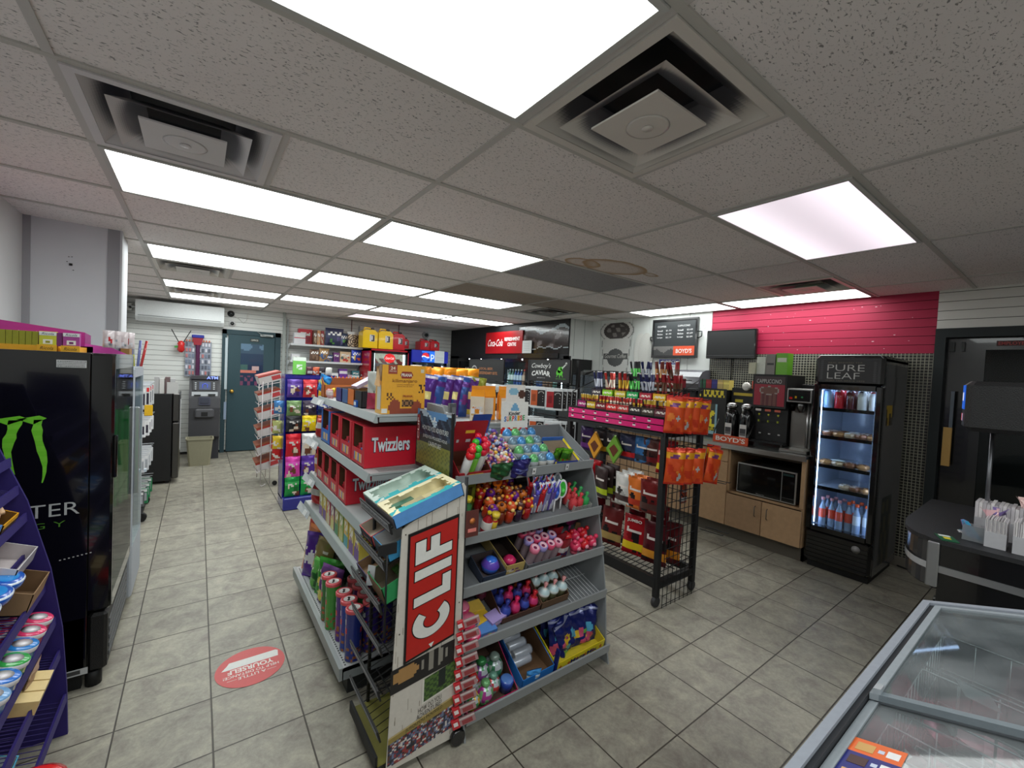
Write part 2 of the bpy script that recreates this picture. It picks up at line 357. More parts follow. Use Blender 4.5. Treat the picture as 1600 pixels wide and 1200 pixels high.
MT['panel_pink'] = panel_mat('old_fluorescent_diffuser', (1., .88, .98, 1), .92, True)

# ---------------- floor, ceiling, walls ----------------
X0, X1, Y0, Y1 = -.91, 5.03, -2.6, 8.5
struct('floor', MB().box(X0-.1, Y0-.1, -.05, X1+2.2, Y1+.1, 0), 'floor')
cb = MB(); base = K(236, 229, 226)
rnd = random.Random(3)
for ui in range(-6, 12, 2):
    for vi in range(-7, 13):
        x0 = max(X0-.1, GX+G*ui); x1 = min(X1+2.2, GX+G*(ui+2)); y0 = max(Y0-.1, GY+G*vi); y1 = min(Y1+.1, GY+G*(vi+1))
        if x1 <= x0 or y1 <= y0: continue
        k = rnd.uniform(.94, 1.04); c = tuple(base[i]*k for i in range(3))+(1,)
        if (ui, vi) in ((0, -1), (-2, 1), (-2, 6), (-2, 9), (4, 0)):
            if ui == 4: x1 = x0+G
            else: x0, x1 = (x0+G, x1)
            cb.box(x0, y0, CZ, x1, y1, CZ+.02, c); continue
        if (ui, vi) == (2, 2): c = K(150, 148, 150)
        if (ui, vi) in ((2, 4), (4, 4)): c = K(160, 146, 134)
        cb.box(x0, y0, CZ, x1, y1, CZ+.02, c)
struct('ceiling', cb, 'ceil')
tb = MB(K(196, 192, 188)); w = .0125
for vi in range(-6, 12):
    y = GY+G*vi
    if y < Y1: tb.box(X0, y-w, CZ-.006, X1, y+w, CZ, K(190, 187, 180))
for ui in range(-2, 7, 2):
    x = GX+G*ui; tb.box(x-w, Y0, CZ-.0055, x+w, Y1, CZ)
for ui, v0 in ((1, -1), (-1, 1), (-1, 6), (-1, 9), (5, 0)):
    x = GX+G*ui; tb.box(x-w, GY+G*v0, CZ-.005, x+w, GY+G*(v0+1), CZ)
for y in (-.91,): pass
struct('trim_1', tb, 'wall')
wb = MB(K(226, 228, 224))
wb.box(X0, Y1+.012, 0, X1, Y1+.1, CZ, K(40, 40, 40))
z = .04
while z < CZ:
    wb.box(X0, Y1, z, X1, Y1+.014, min(z+.0715, CZ)); z += .0762
struct('wall_back', wb, 'wall')
wl = MB(K(214, 214, 214)); wl.box(X0-.1, Y0, 0, X0, Y1, CZ); struct('wall_left', wl, 'wall')
struct('wall_front', MB(K(214, 212, 208)).box(X0, Y0-.1, 0, X1+2.2, Y0, CZ), 'wall')
# pier standing out from the left wall, with corner strips and screw holes
pr = MB(K(212, 214, 218)); pr.box(X0, 4.05, 0, -.45, 4.42, CZ)
pr.box(X0, 4.043, 0, X0+.035, 4.05, CZ, K(160, 160, 164)); pr.box(-.515, 4.043, 0, -.45, 4.05, CZ, K(156, 156, 160)); pr.box(-.452, 4.04, 0, -.440, 4.1, CZ, K(196, 198, 200))
pr.box(-.70, 4.0425, 2.13, -.685, 4.049, 2.145, K(10, 10, 10))
for a, c in ((-.705, 2.185), (-.69, 2.187), (-.713, 2.152), (-.683, 2.10)): pr.box(a, 4.044, c, a+.005, 4.049, c+.004, K(50, 50, 50))
struct('wall_pier', pr, 'wall')
# right wall: white grooved boards, pink slatwall, mosaic backsplash, white slats over the dark doorway
wr = MB(K(226, 230, 226)); T = .02
wr.box(X1+.01, 2.77, 0, X1+.1, Y1, CZ, K(60, 62, 62))
y = 2.775
while y < 4.74:
    wr.box(X1, y, 1.62, X1+.012, min(y+.292, 4.74), CZ); y += .297
wr.box(X1, 2.775, 0, X1+.012, 4.74, 1.612, K(222, 228, 226))
struct('wall_right', wr, 'wall')
wp = MB(K(162, 18, 60)); wp.box(X1+.012, .80, 1.885, X1+.1, 2.77, CZ, K(90, 12, 40))
z = 1.885
while z < CZ-.005:
    wp.box(X1, .80, z, X1+.014, 2.77, min(z+.0715, CZ)); z += .0762
rnd = random.Random(5)
for i in range(26):
    yy = rnd.uniform(.95, 2.2); zz = rnd.uniform(1.9, 2.34); s_ = rnd.uniform(.002, .006); wp.box(X1-.0008, yy, zz, X1, yy+s_*rnd.uniform(1, 3), zz+s_, K(240, 215, 222))
struct('wall_pink', wp, 'wall')
struct('wall_mosaic', MB().box(X1, .80, 0, X1+.1, 2.77, 1.885), 'mosaic')
ww = MB(K(214, 212, 206)); ww.box(X1+.012, Y0, 2.09, X1+.1, .80, CZ, K(30, 12, 14))
z = 2.09
while z < CZ-.005:
    ww.box(X1, Y0, z, X1+.014, .80, min(z+.0715, CZ)); z += .0762
struct('wall_transom', ww, 'wall')
# walk-in cooler block: black printed face, white end
ck = MB(K(16, 18, 22)); CX = 4.53
wc = K(226, 230, 226)
ck.box(CX+.02, 4.74, 0, X1, 4.80, CZ, wc); ck.box(CX+.02, 4.80, 1.84, X1, Y1, CZ); ck.box(CX+.55, 4.80, 0, CX+.60, Y1, 1.84, K(190, 200, 206)); ck.box(CX+.02, 8.12, 0, X1, Y1, 1.84)
ck.box(CX, 4.735, 1.79, CX+.02, Y1, CZ); ck.box(CX, 4.735, 0, CX+.06, 4.84, 1.84); ck.box(CX, 8.12, 0, CX+.02, Y1, 1.84); ck.box(CX, 4.84, 0, CX+.55, 8.12, .16)
ck.box(4.64, 4.737, 1.84, 4.643, 4.74, CZ, K(90, 92, 92)); ck.box(4.86, 4.737, 0, 4.863, 4.74, CZ, K(90, 92, 92)); ck.box(4.62, 4.70, 1.40, 5.02, 4.738, 1.80, K(12, 12, 12))
struct('wall_cooler', ck, 'wall')
# gable of the cooler face: picture of frost, ice and cola on black
def cola(u, v):
    wav = .80+.07*math.sin(u*9)+.03*math.sin(u*23); lo = .20+.03*math.sin(u*14)+.03*math.sin(u*31)
    n = math.sin(u*13+v*6)*math.sin(v*9-u*5)+.5*math.sin(u*27-v*13)
    if wav < v < wav+.10+.03*math.sin(u*17): return K(176, 188, 196)
    if lo < v < lo+.035: return K(170, 178, 184)
    if lo < v < wav:
        if n > .75: return K(128, 122, 124)
        if n > .25: return K(76, 66, 66)
        if n < -.6: return K(28, 20, 20)
        return K(50, 38, 36)
    return K(14, 16, 20)
cm = MB(); cm.grid(lambda u, v: (CX-.003, 6.0-u*1.26, 1.87+v*.47), 44, 26, cola, smooth=False)
solo('cola_mural', cm, 'gloss', 'glossy dark mural of ice and splashing drink on the cooler face above the coolers', 'mural')
# baseboards
struct('baseboard_right', MB(K(112, 106, 96)).box(X1-.012, .80, 0, X1, 1.0, .09), 'wall')

# office door in the back wall
d = MB(K(40, 66, 74)); yb = Y1
d.box(.31, yb-.045, 0, .37, yb, 2.04); d.box(1.075, yb-.045, 0, 1.16, yb, 2.04); d.box(.31, yb-.045, 1.965, 1.16, yb, 2.04)
struct('trim_2', d, 'matte')
dl = MB(K(42, 70, 78)); dl.box(.392, yb-.05, .012, 1.07, yb-.012, 1.96, b=.004)
do = struct('door_1', dl, 'matte')
def refl(u, v):  # posters and glass reflections put into the pane colours
    if v > .78: return K(96, 126, 150) if math.sin(u*7)+math.sin(v*22) > .5 else K(60, 84, 104)
    if v > .5: return K(40, 62, 88)
    if .30 < v < .36 and u < .7: return K(206, 120, 104)
    if .36 <= v < .5: return K(200, 170, 168) if .5 < u < .8 and v < .46 else K(64, 100, 96) if u < .3 else K(40, 54, 80)
    if v < .22 and math.sin(u*21)*math.sin(v*33) > .2: return K(120, 70, 96)
    return K(34, 52, 76)
gw = MB(); gw.grid(lambda u, v: (.57+u*.33, yb-.052, 1.12+v*.70), 16, 30, refl, smooth=False); build('window_pane', gw, 'gloss', do, 'window pane painted with posters and reflections')
mb = MB(K(150, 160, 160)).box(.352, yb-.052, 1.05, .388, yb-.046, 1.90, K(186, 200, 206)).box(.352, yb-.052, .55, .388, yb-.046, .84, K(150, 166, 190)); build('painted_gap_light', mb, 'matte', do, 'painted strip of light in the gap beside the door edge')  # pale boxes paint the light that shows through the door slit
mb = MB(); mb.lathe([(.028, 0), (.028, .006), (.012, .008), (.012, .04), (.026, .045), (.03, .06), (.022, .075), (.001, .078)], (.46, yb-.05, 1.02), 14, K(214, 170, 80)); mb.xf(Matrix.Identity(4))
mb = MB(); mb.lathe([(.03, 0), (.03, -.006), (.012, -.008), (.012, -.04), (.026, -.045), (.03, -.06), (.022, -.075), (.001, -.078)], (.455, yb-.05, 1.02), 14, K(214, 170, 80), ax='y'); build('door_knob', mb, 'metal', do, 'round brass knob')
mb = MB(K(20, 24, 26)).box(.70, yb-.056, 1.86, .83, yb-.05, 1.91); mb.box(.705, yb-.0575, 1.865, .825, yb-.056, 1.905, K(60, 66, 62)); write(mb, 'OFFICE', (.715, yb-.058, 1.873), (.10, 0, 0), (0, 0, .026), K(220, 222, 214)); build('name_plate', mb, 'print', do, 'small sign reading office')
mb = MB(K(170, 176, 176)).box(.84, yb-.09, 1.955, 1.04, yb-.046, 2.0, b=.008).rod((.86, yb-.10, 1.99), (.80, yb-.06, 2.03), .006).rod((.86, yb-.10, 1.985), (1.0, yb-.11, 1.965), .006); build('door_closer', mb, 'metal', do, 'silver door closer')
tr = MB(K(170, 176, 172)).box(1.19, yb-.03, 0, 1.235, yb, CZ); struct('trim_3', tr, 'matte')

# dark doorway in the right wall with glazed door to a back room
d = MB(K(24, 32, 34)); d.box(X1-.03, .735, 0, X1+.1, .80, 2.09); d.box(X1-.03, Y0, 2.015, X1+.1, .735, 2.09)
struct('trim_4', d, 'matte')
dl = MB(K(12, 14, 15)); dl.box(X1+.06, .515, 0, X1+.1, .735, 2.015); dl.box(X1+.06, -.6, 1.915, X1+.1, .515, 2.015); dl.box(X1+.06, -.6, 0, X1+.1, .515, .25); dl.box(X1+.06, -.75, 0, X1+.1, -.6, 2.015); dl.box(X1, Y0, 0, X1+.1, -.75, 2.015, K(60, 60, 60))
do = struct('door_2', dl, 'gloss')
build('glass_pane', MB((.5, .55, .55, 1)).box(X1+.075, -.6, .25, X1+.08, .515, 1.915), 'pane', do)
mb = MB(K(70, 16, 16)).box(X1+.052, .18, 1.945, X1+.06, .46, 1.985); write(mb, 'EMPLOYEES ONLY', (X1+.051, .45, 1.952), (0, -.26, 0), (0, 0, .025), K(180, 60, 56), bold=.01); build('name_plate', mb, 'print', do, 'dark red sign over the glass reading employees only')
mb = MB(K(70, 72, 72)).box(X1+.03, .69, 1.90, X1+.06, .72, 1.98).box(X1+.03, .63, 1.90, X1+.06, .65, 1.98); build('closer_arm', mb, 'matte', do)
bk = MB(K(16, 18, 19)); bk.box(X1+2.1, Y0, 0, X1+2.2, 2.4, CZ); bk.box(X1+.1, 2.3, 0, X1+2.2, 2.4, CZ); struct('wall_stockroom', bk, 'wall')

# ---------------- ceiling fixtures ----------------
def ceiling_light(u0, v0, du, dv, label, group, m='panel', cold=1.):
    x0, y0 = GX+G*u0, GY+G*v0; x1, y1 = x0+G*du, y0+G*dv
    t = thing('ceiling_light', label, 'ceiling light', ((x0+x1)/2, (y0+y1)/2, CZ-.012), group=group)
    hx, hy = (x1-x0)/2-.014, (y1-y0)/2-.014; i = .018; f = MB(K(190, 190, 186))
    f.box(-hx, -hy, 0, hx, -hy+i, .012); f.box(-hx, hy-i, 0, hx, hy, .012); f.box(-hx, -hy+i, 0, -hx+i, hy-i, .012); f.box(hx-i, -hy+i, 0, hx, hy-i, .012)
    build('frame', f, 'wall', t)
    q = MB(); q.quad((-hx+i, -hy+i, .004), (-hx+i, hy-i, .004), (hx-i, hy-i, .004), (hx-i, -hy+i, .004)); build('diffuser', q, m, t)
g_ = 'long fluorescent ceiling panels'
ceiling_light(-2, -1, 2, 1, 'large fluorescent ceiling panel nearest the camera, cut by the top edge of the photo', g_)
for r, (v, us) in enumerate(((2, (-2, 0)), (5, (-2, 0, 2)), (8, (-2, 0, 2, 4)), (10, (-2,)))):
    for k, u in enumerate(us):
        rn = ['in the nearest row after the big one', 'in the second row back', 'in the third row back', 'in the last row before the back wall'][r]
        ceiling_light(u, v, 2, 1, '%s fluorescent ceiling panel from the left %s' % (nth(k), rn), g_)
ceiling_light(2, -1, 2, 1, 'pinkish dim fluorescent ceiling panel with two glowing bands, above the coffee counter aisle', g_, 'panel_pink')
ceiling_light(2, 10, 2, 1, 'thin pinkish fluorescent panel furthest back, above the yellow fuel cans', g_, 'panel_pink')
ceiling_light(5.93, 2, .84, 2, 'fluorescent ceiling panel along the right wall, above the coffee menu board', g_)
ceiling_light(5.93, 0, .84, 2, 'fluorescent ceiling panel along the right wall, above the pink slatwall', g_)
for u, nm_ in ((-2, 'left'), (0, 'middle'), (2, 'right')): ceiling_light(u, -4, 2, 1, '%s added fluorescent ceiling panel of the unseen row behind the camera' % nm_, g_)  # unseen row added as fill for the surfaces that face the camera
def diffuser(u, v, label, col, dirt):
    x0, y0 = GX+G*u, GY+G*v; t = thing('ceiling_vent', label, 'air vent', (x0+G/2, y0+G/2, CZ), group='square metal ceiling vents')
    h = G/2-.014
    def pyr(a, za, b_, zb):
        # underside of a flared square skirt between half sizes a (high) and b_ (low), dust smeared near its inner edge
        mb = MB()
        for s in range(4):
            c, sn = [(1, 0), (0, 1), (-1, 0), (0, -1)][s]
            def P(u_, r, zz): x, y = r, u_*r; return (x*c-y*sn, x*sn+y*c, zz)
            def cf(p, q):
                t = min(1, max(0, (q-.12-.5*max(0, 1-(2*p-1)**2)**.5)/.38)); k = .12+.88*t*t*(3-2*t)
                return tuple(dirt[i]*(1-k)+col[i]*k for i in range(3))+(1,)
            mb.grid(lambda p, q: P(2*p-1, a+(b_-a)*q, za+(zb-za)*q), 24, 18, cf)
        return mb
    o = MB(col); o.box(-h, -h, -.012, h, -h+.03, -.001); o.box(-h, h-.03, -.012, h, h, -.001); o.box(-h, -h+.03, -.012, -h+.03, h-.03, -.001); o.box(h-.03, -h+.03, -.012, h, h-.03, -.001); build('outer_frame', o, 'shelf', t)
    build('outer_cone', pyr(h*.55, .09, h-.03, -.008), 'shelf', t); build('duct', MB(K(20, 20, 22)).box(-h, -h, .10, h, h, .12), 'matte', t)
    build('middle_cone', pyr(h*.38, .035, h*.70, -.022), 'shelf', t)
    q = MB(col); r = h*.44; q.box(-r, -r, -.032, r, r, -.026); q.lathe([(.07, -.0325), (.06, -.034), (.001, -.0345)], (0, 0, 0), 20); q.lathe([(.018, -.035), (.018, -.038), (.001, -.039)], (0, 0, 0), 14); build('centre_plate', q, 'shelf', t)
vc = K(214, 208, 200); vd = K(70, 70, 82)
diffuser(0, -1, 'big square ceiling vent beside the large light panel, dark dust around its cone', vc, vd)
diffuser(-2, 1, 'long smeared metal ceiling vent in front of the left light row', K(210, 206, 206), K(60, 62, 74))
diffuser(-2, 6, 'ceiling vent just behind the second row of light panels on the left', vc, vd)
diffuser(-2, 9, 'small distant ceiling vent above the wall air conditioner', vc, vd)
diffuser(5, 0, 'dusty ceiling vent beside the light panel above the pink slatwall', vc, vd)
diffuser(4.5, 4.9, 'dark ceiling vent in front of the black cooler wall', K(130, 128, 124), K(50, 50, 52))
# ================= LEFT SIDE =================
PU = K(40, 26, 104)
rk = thing('candy_rack', 'dark purple wire candy rack with curved side panel at the left edge of the photo', 'display rack', (-.65, 1.9, 0))
def rel(mb, loc): mb.v = [(x-loc[0], y-loc[1], z-loc[2]) for x, y, z in mb.v]; return mb
RL = (-.65, 1.9, 0)
prof = [(-.90, 1.42), (-.66, 1.40), (-.594, 1.19), (-.52, .98), (-.455, .70), (-.42, .45), (-.405, .2), (-.40, .0), (-.90, 0)]
mb = MB(PU).prism([(x, 2.405, z) for x, z in prof], (0, .012, 0)); build('side_panel', rel(mb, RL), 'matte', rk)
mb = MB(PU).prism([(x, 1.25, z) for x, z in prof], (0, .012, 0)); build('side_panel', rel(mb, RL), 'matte', rk)
LIPS = [(-.565, 1.128), (-.545, 1.02), (-.522, .913), (-.505, .781), (-.47, .625), (-.44, .48), (-.426, .34), (-.408, .15)]
for i, (lx, lz) in enumerate(LIPS):
    mb = MB(PU); mb.prism([(lx-.004, 1.262, lz-.012), (lx+.004, 1.262, lz-.01), (lx+.002, 1.262, lz+.024), (lx-.006, 1.262, lz+.022)], (0, 1.143, 0))
    bx, bz = -.88, lz+.10
    n = 40 if i in (0, 7) else 64
    for k in range(n): yy = 1.27+1.13*(k+.5)/n; mb.rod((lx, yy, lz), (bx, yy, bz), .0016, 4)
    for t in (.33, .66): mb.rod((lx+(bx-lx)*t, 1.265, lz+.1*t-.002), (lx+(bx-lx)*t, 2.40, lz+.1*t-.002), .0028, 5)
    mb.box(-.9, 1.262, bz, -.885, 2.405, bz+.05)
    build('wire_shelf', rel(mb, RL), 'matte', rk)
def onshelf(i, y, t): lx, lz = LIPS[i]; return (lx-(t)*.36, y, lz+t*.105+.002)
SH = math.atan2(.10, .36)
def shelf_item(name, mb, m, label, cat, i, y, t, rz=PI/2, group=None, tilt=SH):
    x, y, z = onshelf(i, y, t); o = solo(name, mb, m, label, cat, (x, y, z+.002), group=group); o.rotation_euler = (0, tilt, 0); o.rotation_mode = 'XYZ'
    o.matrix_world = Matrix.Translation((x, y, z+.002)) @ Matrix.Rotation(SH if tilt else 0, 4, 'Y') @ Matrix.Rotation(rz, 4, 'Z')
    return o
# front of items faces +X here: rotate by +90 degrees
yb_ = MB(); yb_ = tray(.15, .10, .05, .065, K(236, 170, 30), K(120, 84, 40), frontfn=art(K(240, 176, 30), (.3, .7, K(60, 40, 20))))
for k in range(3): yb_.lathe([(.022, .05), (.02, .06), (.001, .085)], (-.045+.045*k, .05, 0), 8, K(240, 200, 160))
shelf_item('candy_carton', yb_, 'print', 'yellow open carton with white peaks on the upper purple shelf', 'candy box', 2, 2.22, .02)
shelf_item('candy_carton', tray(.16, .12, .06, .07, K(70, 140, 214), K(120, 100, 80), frontfn=art(K(84, 150, 220), blobs=[K(220, 236, 246), K(40, 90, 190)], seed=4)), 'print', 'light blue open candy carton left of the yellow one on the purple rack', 'candy box', 2, 2.04, .02)
shelf_item('candy_carton', tray(.14, .10, .05, .07, K(210, 40, 46), K(110, 80, 60), frontfn=art(K(214, 50, 50), (.35, .65, K(245, 220, 220)))), 'print', 'red open candy carton at the left edge of the upper purple shelf', 'candy box', 2, 1.87, .02)
shelf_item('display_tray', tray(.22, .17, .05, .07, K(216, 212, 214), K(196, 186, 186)), 'gloss', 'clear plastic tray tipped over the fourth purple shelf lip', 'tray', 3, 2.2, -.06)
for k, (c1, lab) in enumerate(((K(206, 60, 50), 'red round candy tin lying in the clear plastic tray'), (K(236, 236, 240), 'white round candy tin left of the red one'))):
    shelf_item('candy_tin', MB().lathe([(.04, 0), (.042, .004), (.042, .02), (.038, .024), (.001, .025)], n=20, col=[c1, c1, K(240, 230, 230), c1]), 'gloss', lab, 'candy tin', 3, 2.04-.10*k, .12)
for k in range(3):
    mb = MB().lathe([(.045, 0), (.05, .01), (.05, .025), (.045, .03), (.03, .032), (.001, .033)], n=20, col=[K(30, 90, 190), K(30, 90, 190), K(230, 240, 250), K(30, 90, 190), K(40, 140, 220), K(230, 240, 250)])
    for q in range(len(mb.v)): x, y, z = mb.v[q]; mb.v[q] = (x*1.3, y*.8, z)
    shelf_item('mint_pack', mb, 'gloss', '%s blue and white oval mint pack from the right below the clear tray' % nth(k), 'mint pack', 3, 2.08-.11*k, -.02)
shelf_item('open_carton', tray(.20, .16, .075, .09, K(150, 118, 84), K(128, 98, 68)), 'card', 'brown cardboard carton with torn open flap on the fifth purple shelf', 'carton', 4, 2.27, .0)
tubc = [K(226, 60, 110), K(226, 60, 110), K(40, 130, 210), K(60, 170, 80), K(46, 120, 214), K(120, 170, 220)]
nm = ['pink', 'pink', 'blue', 'green', 'royal blue', 'pale blue']
for k in range(12):
    c = tubc[k//2]; mb = MB().lathe([(.036, 0), (.04, .01), (.04, .045), (.043, .048), (.043, .064), (.038, .068), (.001, .0685)], n=22, col=[K(240, 240, 240), c, c, K(235, 235, 240), c, c])
    mb.lathe([(.026, .0686), (.001, .0692)], n=16, col=K(240, 236, 240))
    side = 'front' if k % 2 == 0 else 'rear'
    shelf_item('gum_tub', mb, 'gloss', '%s %s gum tub, %s pair from the right end' % (nm[k//2], side, nth(k//2)), 'gum tub', 5, 2.30-.092*(k//2), .12+.26*(k % 2), group='round gum tubs on the purple rack')
shelf_item('wrapped_bar', pouch(.13, .10, .02, art(K(190, 150, 130), (.4, .8, K(120, 70, 56))), seed=3), 'foil', 'brown and cream wrapped bar leaning in the sixth purple shelf', 'candy bar', 6, 2.16, .12)
shelf_item('price_card', MB(K(226, 226, 230)).box(-.045, 0, 0, .045, .002, .11), 'print', 'white card with a hang hole leaning on the purple shelf', 'card', 6, 2.26, .16)
for k in range(3):
    mb = carton(.055, .15, .045, K(226, 200, 140), K(222, 196, 136), K(226, 200, 140)); write(mb, 'Reese', (-.018, .02, .0455), (0, .10, 0), (-.0, 0, 0) if False else (.03, 0, 0), K(170, 40, 60), bold=.01)
    for q in range(len(mb.v)): pass
    shelf_item('candy_box', mb, 'print', '%s flat cream candy box from the right beside the white card' % nth(k), 'candy box', 6, 2.19-.062*k if k else 2.19, -.02, group='flat cream candy boxes')
shelf_item('gum_sleeve', tray(.12, .10, .05, .07, K(60, 170, 210), K(180, 190, 196), frontfn=art(K(70, 180, 214), (.35, .7, K(240, 250, 250)))), 'print', 'turquoise gum sleeve box low on the left edge of the purple rack', 'gum box', 7, 1.98, .16)
solo('candy_bowl', MB().lathe([(.05, 0), (.085, .03), (.10, .06), (.102, .065), (.09, .07), (.05, .078), (.001, .08)], n=24, col=[K(190, 20, 30)]*4+[K(230, 40, 40)]*3), 'gloss', 'shiny red round candy tub at the bottom left corner', 'candy tub', onshelf(7, 1.86, .0))

# tall black drinks cooler seen from its side
MX0, MX1, MY0, MY1, MZ = -.905, -.31, 2.69, 3.40, 1.56
mc = thing('drinks_cooler', 'tall black energy drink cooler with green claw mark on its side', 'cooler', ((MX0+MX1)/2, (MY0+MY1)/2, 0)); ML = tuple(mc.location)
BK = K(12, 13, 14)
mb = MB(BK).box(MX0, MY0, .07, MX1-.082, MY0+.03, MZ, b=.002).box(MX0, MY1-.03, .07, MX1-.09, MY1, MZ).box(MX0, MY0+.03, .07, MX0+.03, MY1-.03, MZ).box(MX0, MY0+.001, MZ-.10, MX1-.085, MY1, MZ, K(14, 14, 16)).box(MX0, MY0, .07, MX1-.09, MY1, .34)
build('cabinet', rel(mb, ML), 'black', mc)
mb = MB(K(16, 17, 18)); a = .035
mb.box(MX1-.088, MY0, .36, MX1, MY0+a, MZ, b=.01).box(MX1-.088, MY1-a, .36, MX1, MY1, MZ, b=.01).box(MX1-.088, MY0+a, MZ-.07, MX1, MY1-a, MZ, K(70, 72, 76)).box(MX1-.088, MY0+a, .36, MX1, MY1-a, .42)
dr = build('door', rel(mb, ML), 'black', mc)
build('glass_pane', rel(MB((.2, .3, .3, 1)).box(MX1-.003, MY0+a, .42, MX1, MY1-a, MZ-.07), ML), 'pane', dr)
build('handle', rel(MB(K(8, 8, 8)).box(MX1-.002, MY0+.003, .98, MX1+.012, MY0+.03, 1.18, b=.004), ML), 'black', dr)
mb = MB(K(18, 18, 19)).box(MX1-.08, MY0+.005, .07, MX1-.012, MY1-.005, .345, b=.012)
for k in range(5): mb.box(MX1-.012, MY0+.05, .11+.04*k, MX1-.008, MY1-.05, .13+.04*k, K(90, 92, 94))
build('base_grille', rel(mb, ML), 'leather', mc)
for y in (MY0+.02, MY1-.05): build('foot', rel(MB(K(8, 8, 8)).box(MX0+.03, y, .0, MX1-.1, y+.03, .07), ML), 'matte', mc); build('caster', rel(MB(K(8, 8, 8)).lathe([(.03, 0), (.03, .07)], (MX1-.06, y+.015, 0), 12), ML), 'matte', mc)
# claw mark: three ragged green strokes, wordmark
gm = MB(); GR = K(120, 214, 50)
def stroke(x, z0, z1, w, seed, hook):
    r_ = random.Random(seed); n = 12; L = []; R = []
    for k in range(n+1):
        t = k/n; ww = w*(1.25-1.1*t if t > .15 else .9)*(1+.25*r_.uniform(-1, 1)); cx = x+.012*math.sin(t*5+seed); L.append((cx-ww/2, z1+(z0-z1)*t)); R.append((cx+ww/2, z1+(z0-z1)*t))
    for k in range(n): gm.quad((L[k+1][0], MY0-.0015, L[k+1][1]), (R[k+1][0], MY0-.0015, R[k+1][1]), (R[k][0], MY0-.0015, R[k][1]), (L[k][0], MY0-.0015, L[k][1]), K(130, 220, 60) if k % 2 else GR)
    gm.quad((L[0][0]-hook, MY0-.0015, z1+.004), (L[1][0], MY0-.0015, z1-.02), (R[0][0]+.012, MY0-.0015, z1+.006), (R[0][0]-.01, MY0-.0015, z1+.018), GR)
stroke(-.70, .92, 1.255, .035, 1, .03); stroke(-.628, 1.03, 1.262, .038, 2, .045); stroke(-.543, .985, 1.262, .034, 4, .05)
build('claw_mark', rel(gm, ML), 'print', mc, 'green three-stroke claw mark')
wm = MB(); write(wm, 'MONSTER', (-.845, MY0-.001, .825), (.425, 0, .006), (0, 0, .058), K(196, 200, 200), bold=-.004)
build('wordmark', rel(wm, ML), 'print', mc, 'white wordmark on black'); wm = MB(); write(wm, 'E N E R G Y', (-.80, MY0-.001, .775), (.335, 0, .006), (0, 0, .026), K(90, 150, 50), bold=-.01)
for k in range(8): x = -.42+.012*k if k < 8 else 0; wm.box(-.385-.014*k, MY0-.001, .640-.002*k, -.379-.014*k, MY0-.0002, .644-.002*k, K(200, 200, 200))
build('wordmark', rel(wm, ML), 'print', mc, 'small green lettering and white tick marks')
mb = MB(K(216, 218, 218)).box(-.50, MY0-.0015, 1.492, -.405, MY0, 1.525)
rnd = random.Random(2)
for r in range(4):
    x = -.497
    while x < -.41:
        l = rnd.uniform(.001, .003) if r in (1, 2) else rnd.uniform(.002, .006); mb.box(x, MY0-.0022, 1.4955+.0073*r, x+l, MY0-.0015, 1.4985+.0073*r, K(60, 62, 66)); x += l+.0022
build('barcode_sticker', rel(mb, ML), 'print', mc, 'white barcode sticker')
mb = MB(K(196, 198, 198)).box(-.50, MY0-.001, .075, -.385, MY0, .105).box(-.46, MY0-.0016, .082, -.41, MY0-.001, .1, K(70, 70, 70)); build('rating_label', rel(mb, ML), 'print', mc)
mb = MB((.1, .9, .35, 1))
for k in range(6): mb.rod((MX1-.05-.02*(k % 3), MY0+.16+.07*k, 1.20+.02*(k % 2)), (MX1-.05-.02*(k % 3), MY0+.16+.07*k, .62), .010, 6, K(10, 200, 80))
build('green_light_bar', rel(mb, ML), 'lit', mc, 'glowing green light rods')
mb = MB(K(220, 240, 235))
for r in range(26):
    for k in range(4): y, z = MY0+.22+.11*k, 1.36-.034*r; mb.box(MX1-.14, y, z, MX1-.138, y+.02, z+.009)
build('perforated_back', rel(mb, ML), 'screen', mc, 'rows of small bright holes')
mb = MB(K(150, 160, 160))
for z in (.62, .86, 1.1): mb.box(MX0+.04, MY0+.05, z, MX1-.12, MY0+.054, z+.006); 
for z in (.62,):
    for k in range(18): mb.rod((MX0+.04, MY0+.05+.033*k, z), (MX1-.12, MY0+.05+.033*k, z), .002, 4)
build('wire_shelf', rel(mb, ML), 'metal', mc)
# on top of it
Zt = MZ+.001
mb = MB(K(160, 40, 130)); mb.grid(lambda u, v: (-.905+.445*u, 3.0, Zt+v*(.135-.055*u+.02)), 30, 12, lambda u, v: K(176, 44, 140), smooth=False); mb.box(-.905, 3.0, Zt, -.43, 3.28, Zt+.03, K(190, 60, 160)); mb.box(-.905, 3.001, Zt, -.46, 3.004, Zt+.09, K(150, 34, 120))
mb.quad((-.46, 3.0, Zt), (-.46, 3.15, Zt), (-.46, 3.15, Zt+.09), (-.46, 3.0, Zt+.1), K(150, 34, 120)); mb.prism([(-.46, 3.0, Zt), (-.30, 3.0, Zt), (-.36, 3.0, Zt+.03), (-.46, 3.0, Zt+.045)], (0, .004, 0), K(214, 80, 180))
write(mb, 'candy • bonb', (-.745, 2.998, Zt+.072), (.19, 0, -.004), (0, 0, .022), K(236, 190, 220)); write(mb, 'SWEET', (-.875, 2.998, Zt+.088), (.10, 0, -.004), (0, 0, .022), K(240, 200, 230), bold=.01); write(mb, '3.49', (-.60, 2.998, Zt+.045), (.05, 0, 0), (0, 0, .018), K(245, 220, 235))
solo('candy_display', mb, 'print', 'magenta cardboard candy display with pale lettering on top of the black cooler', 'candy display')
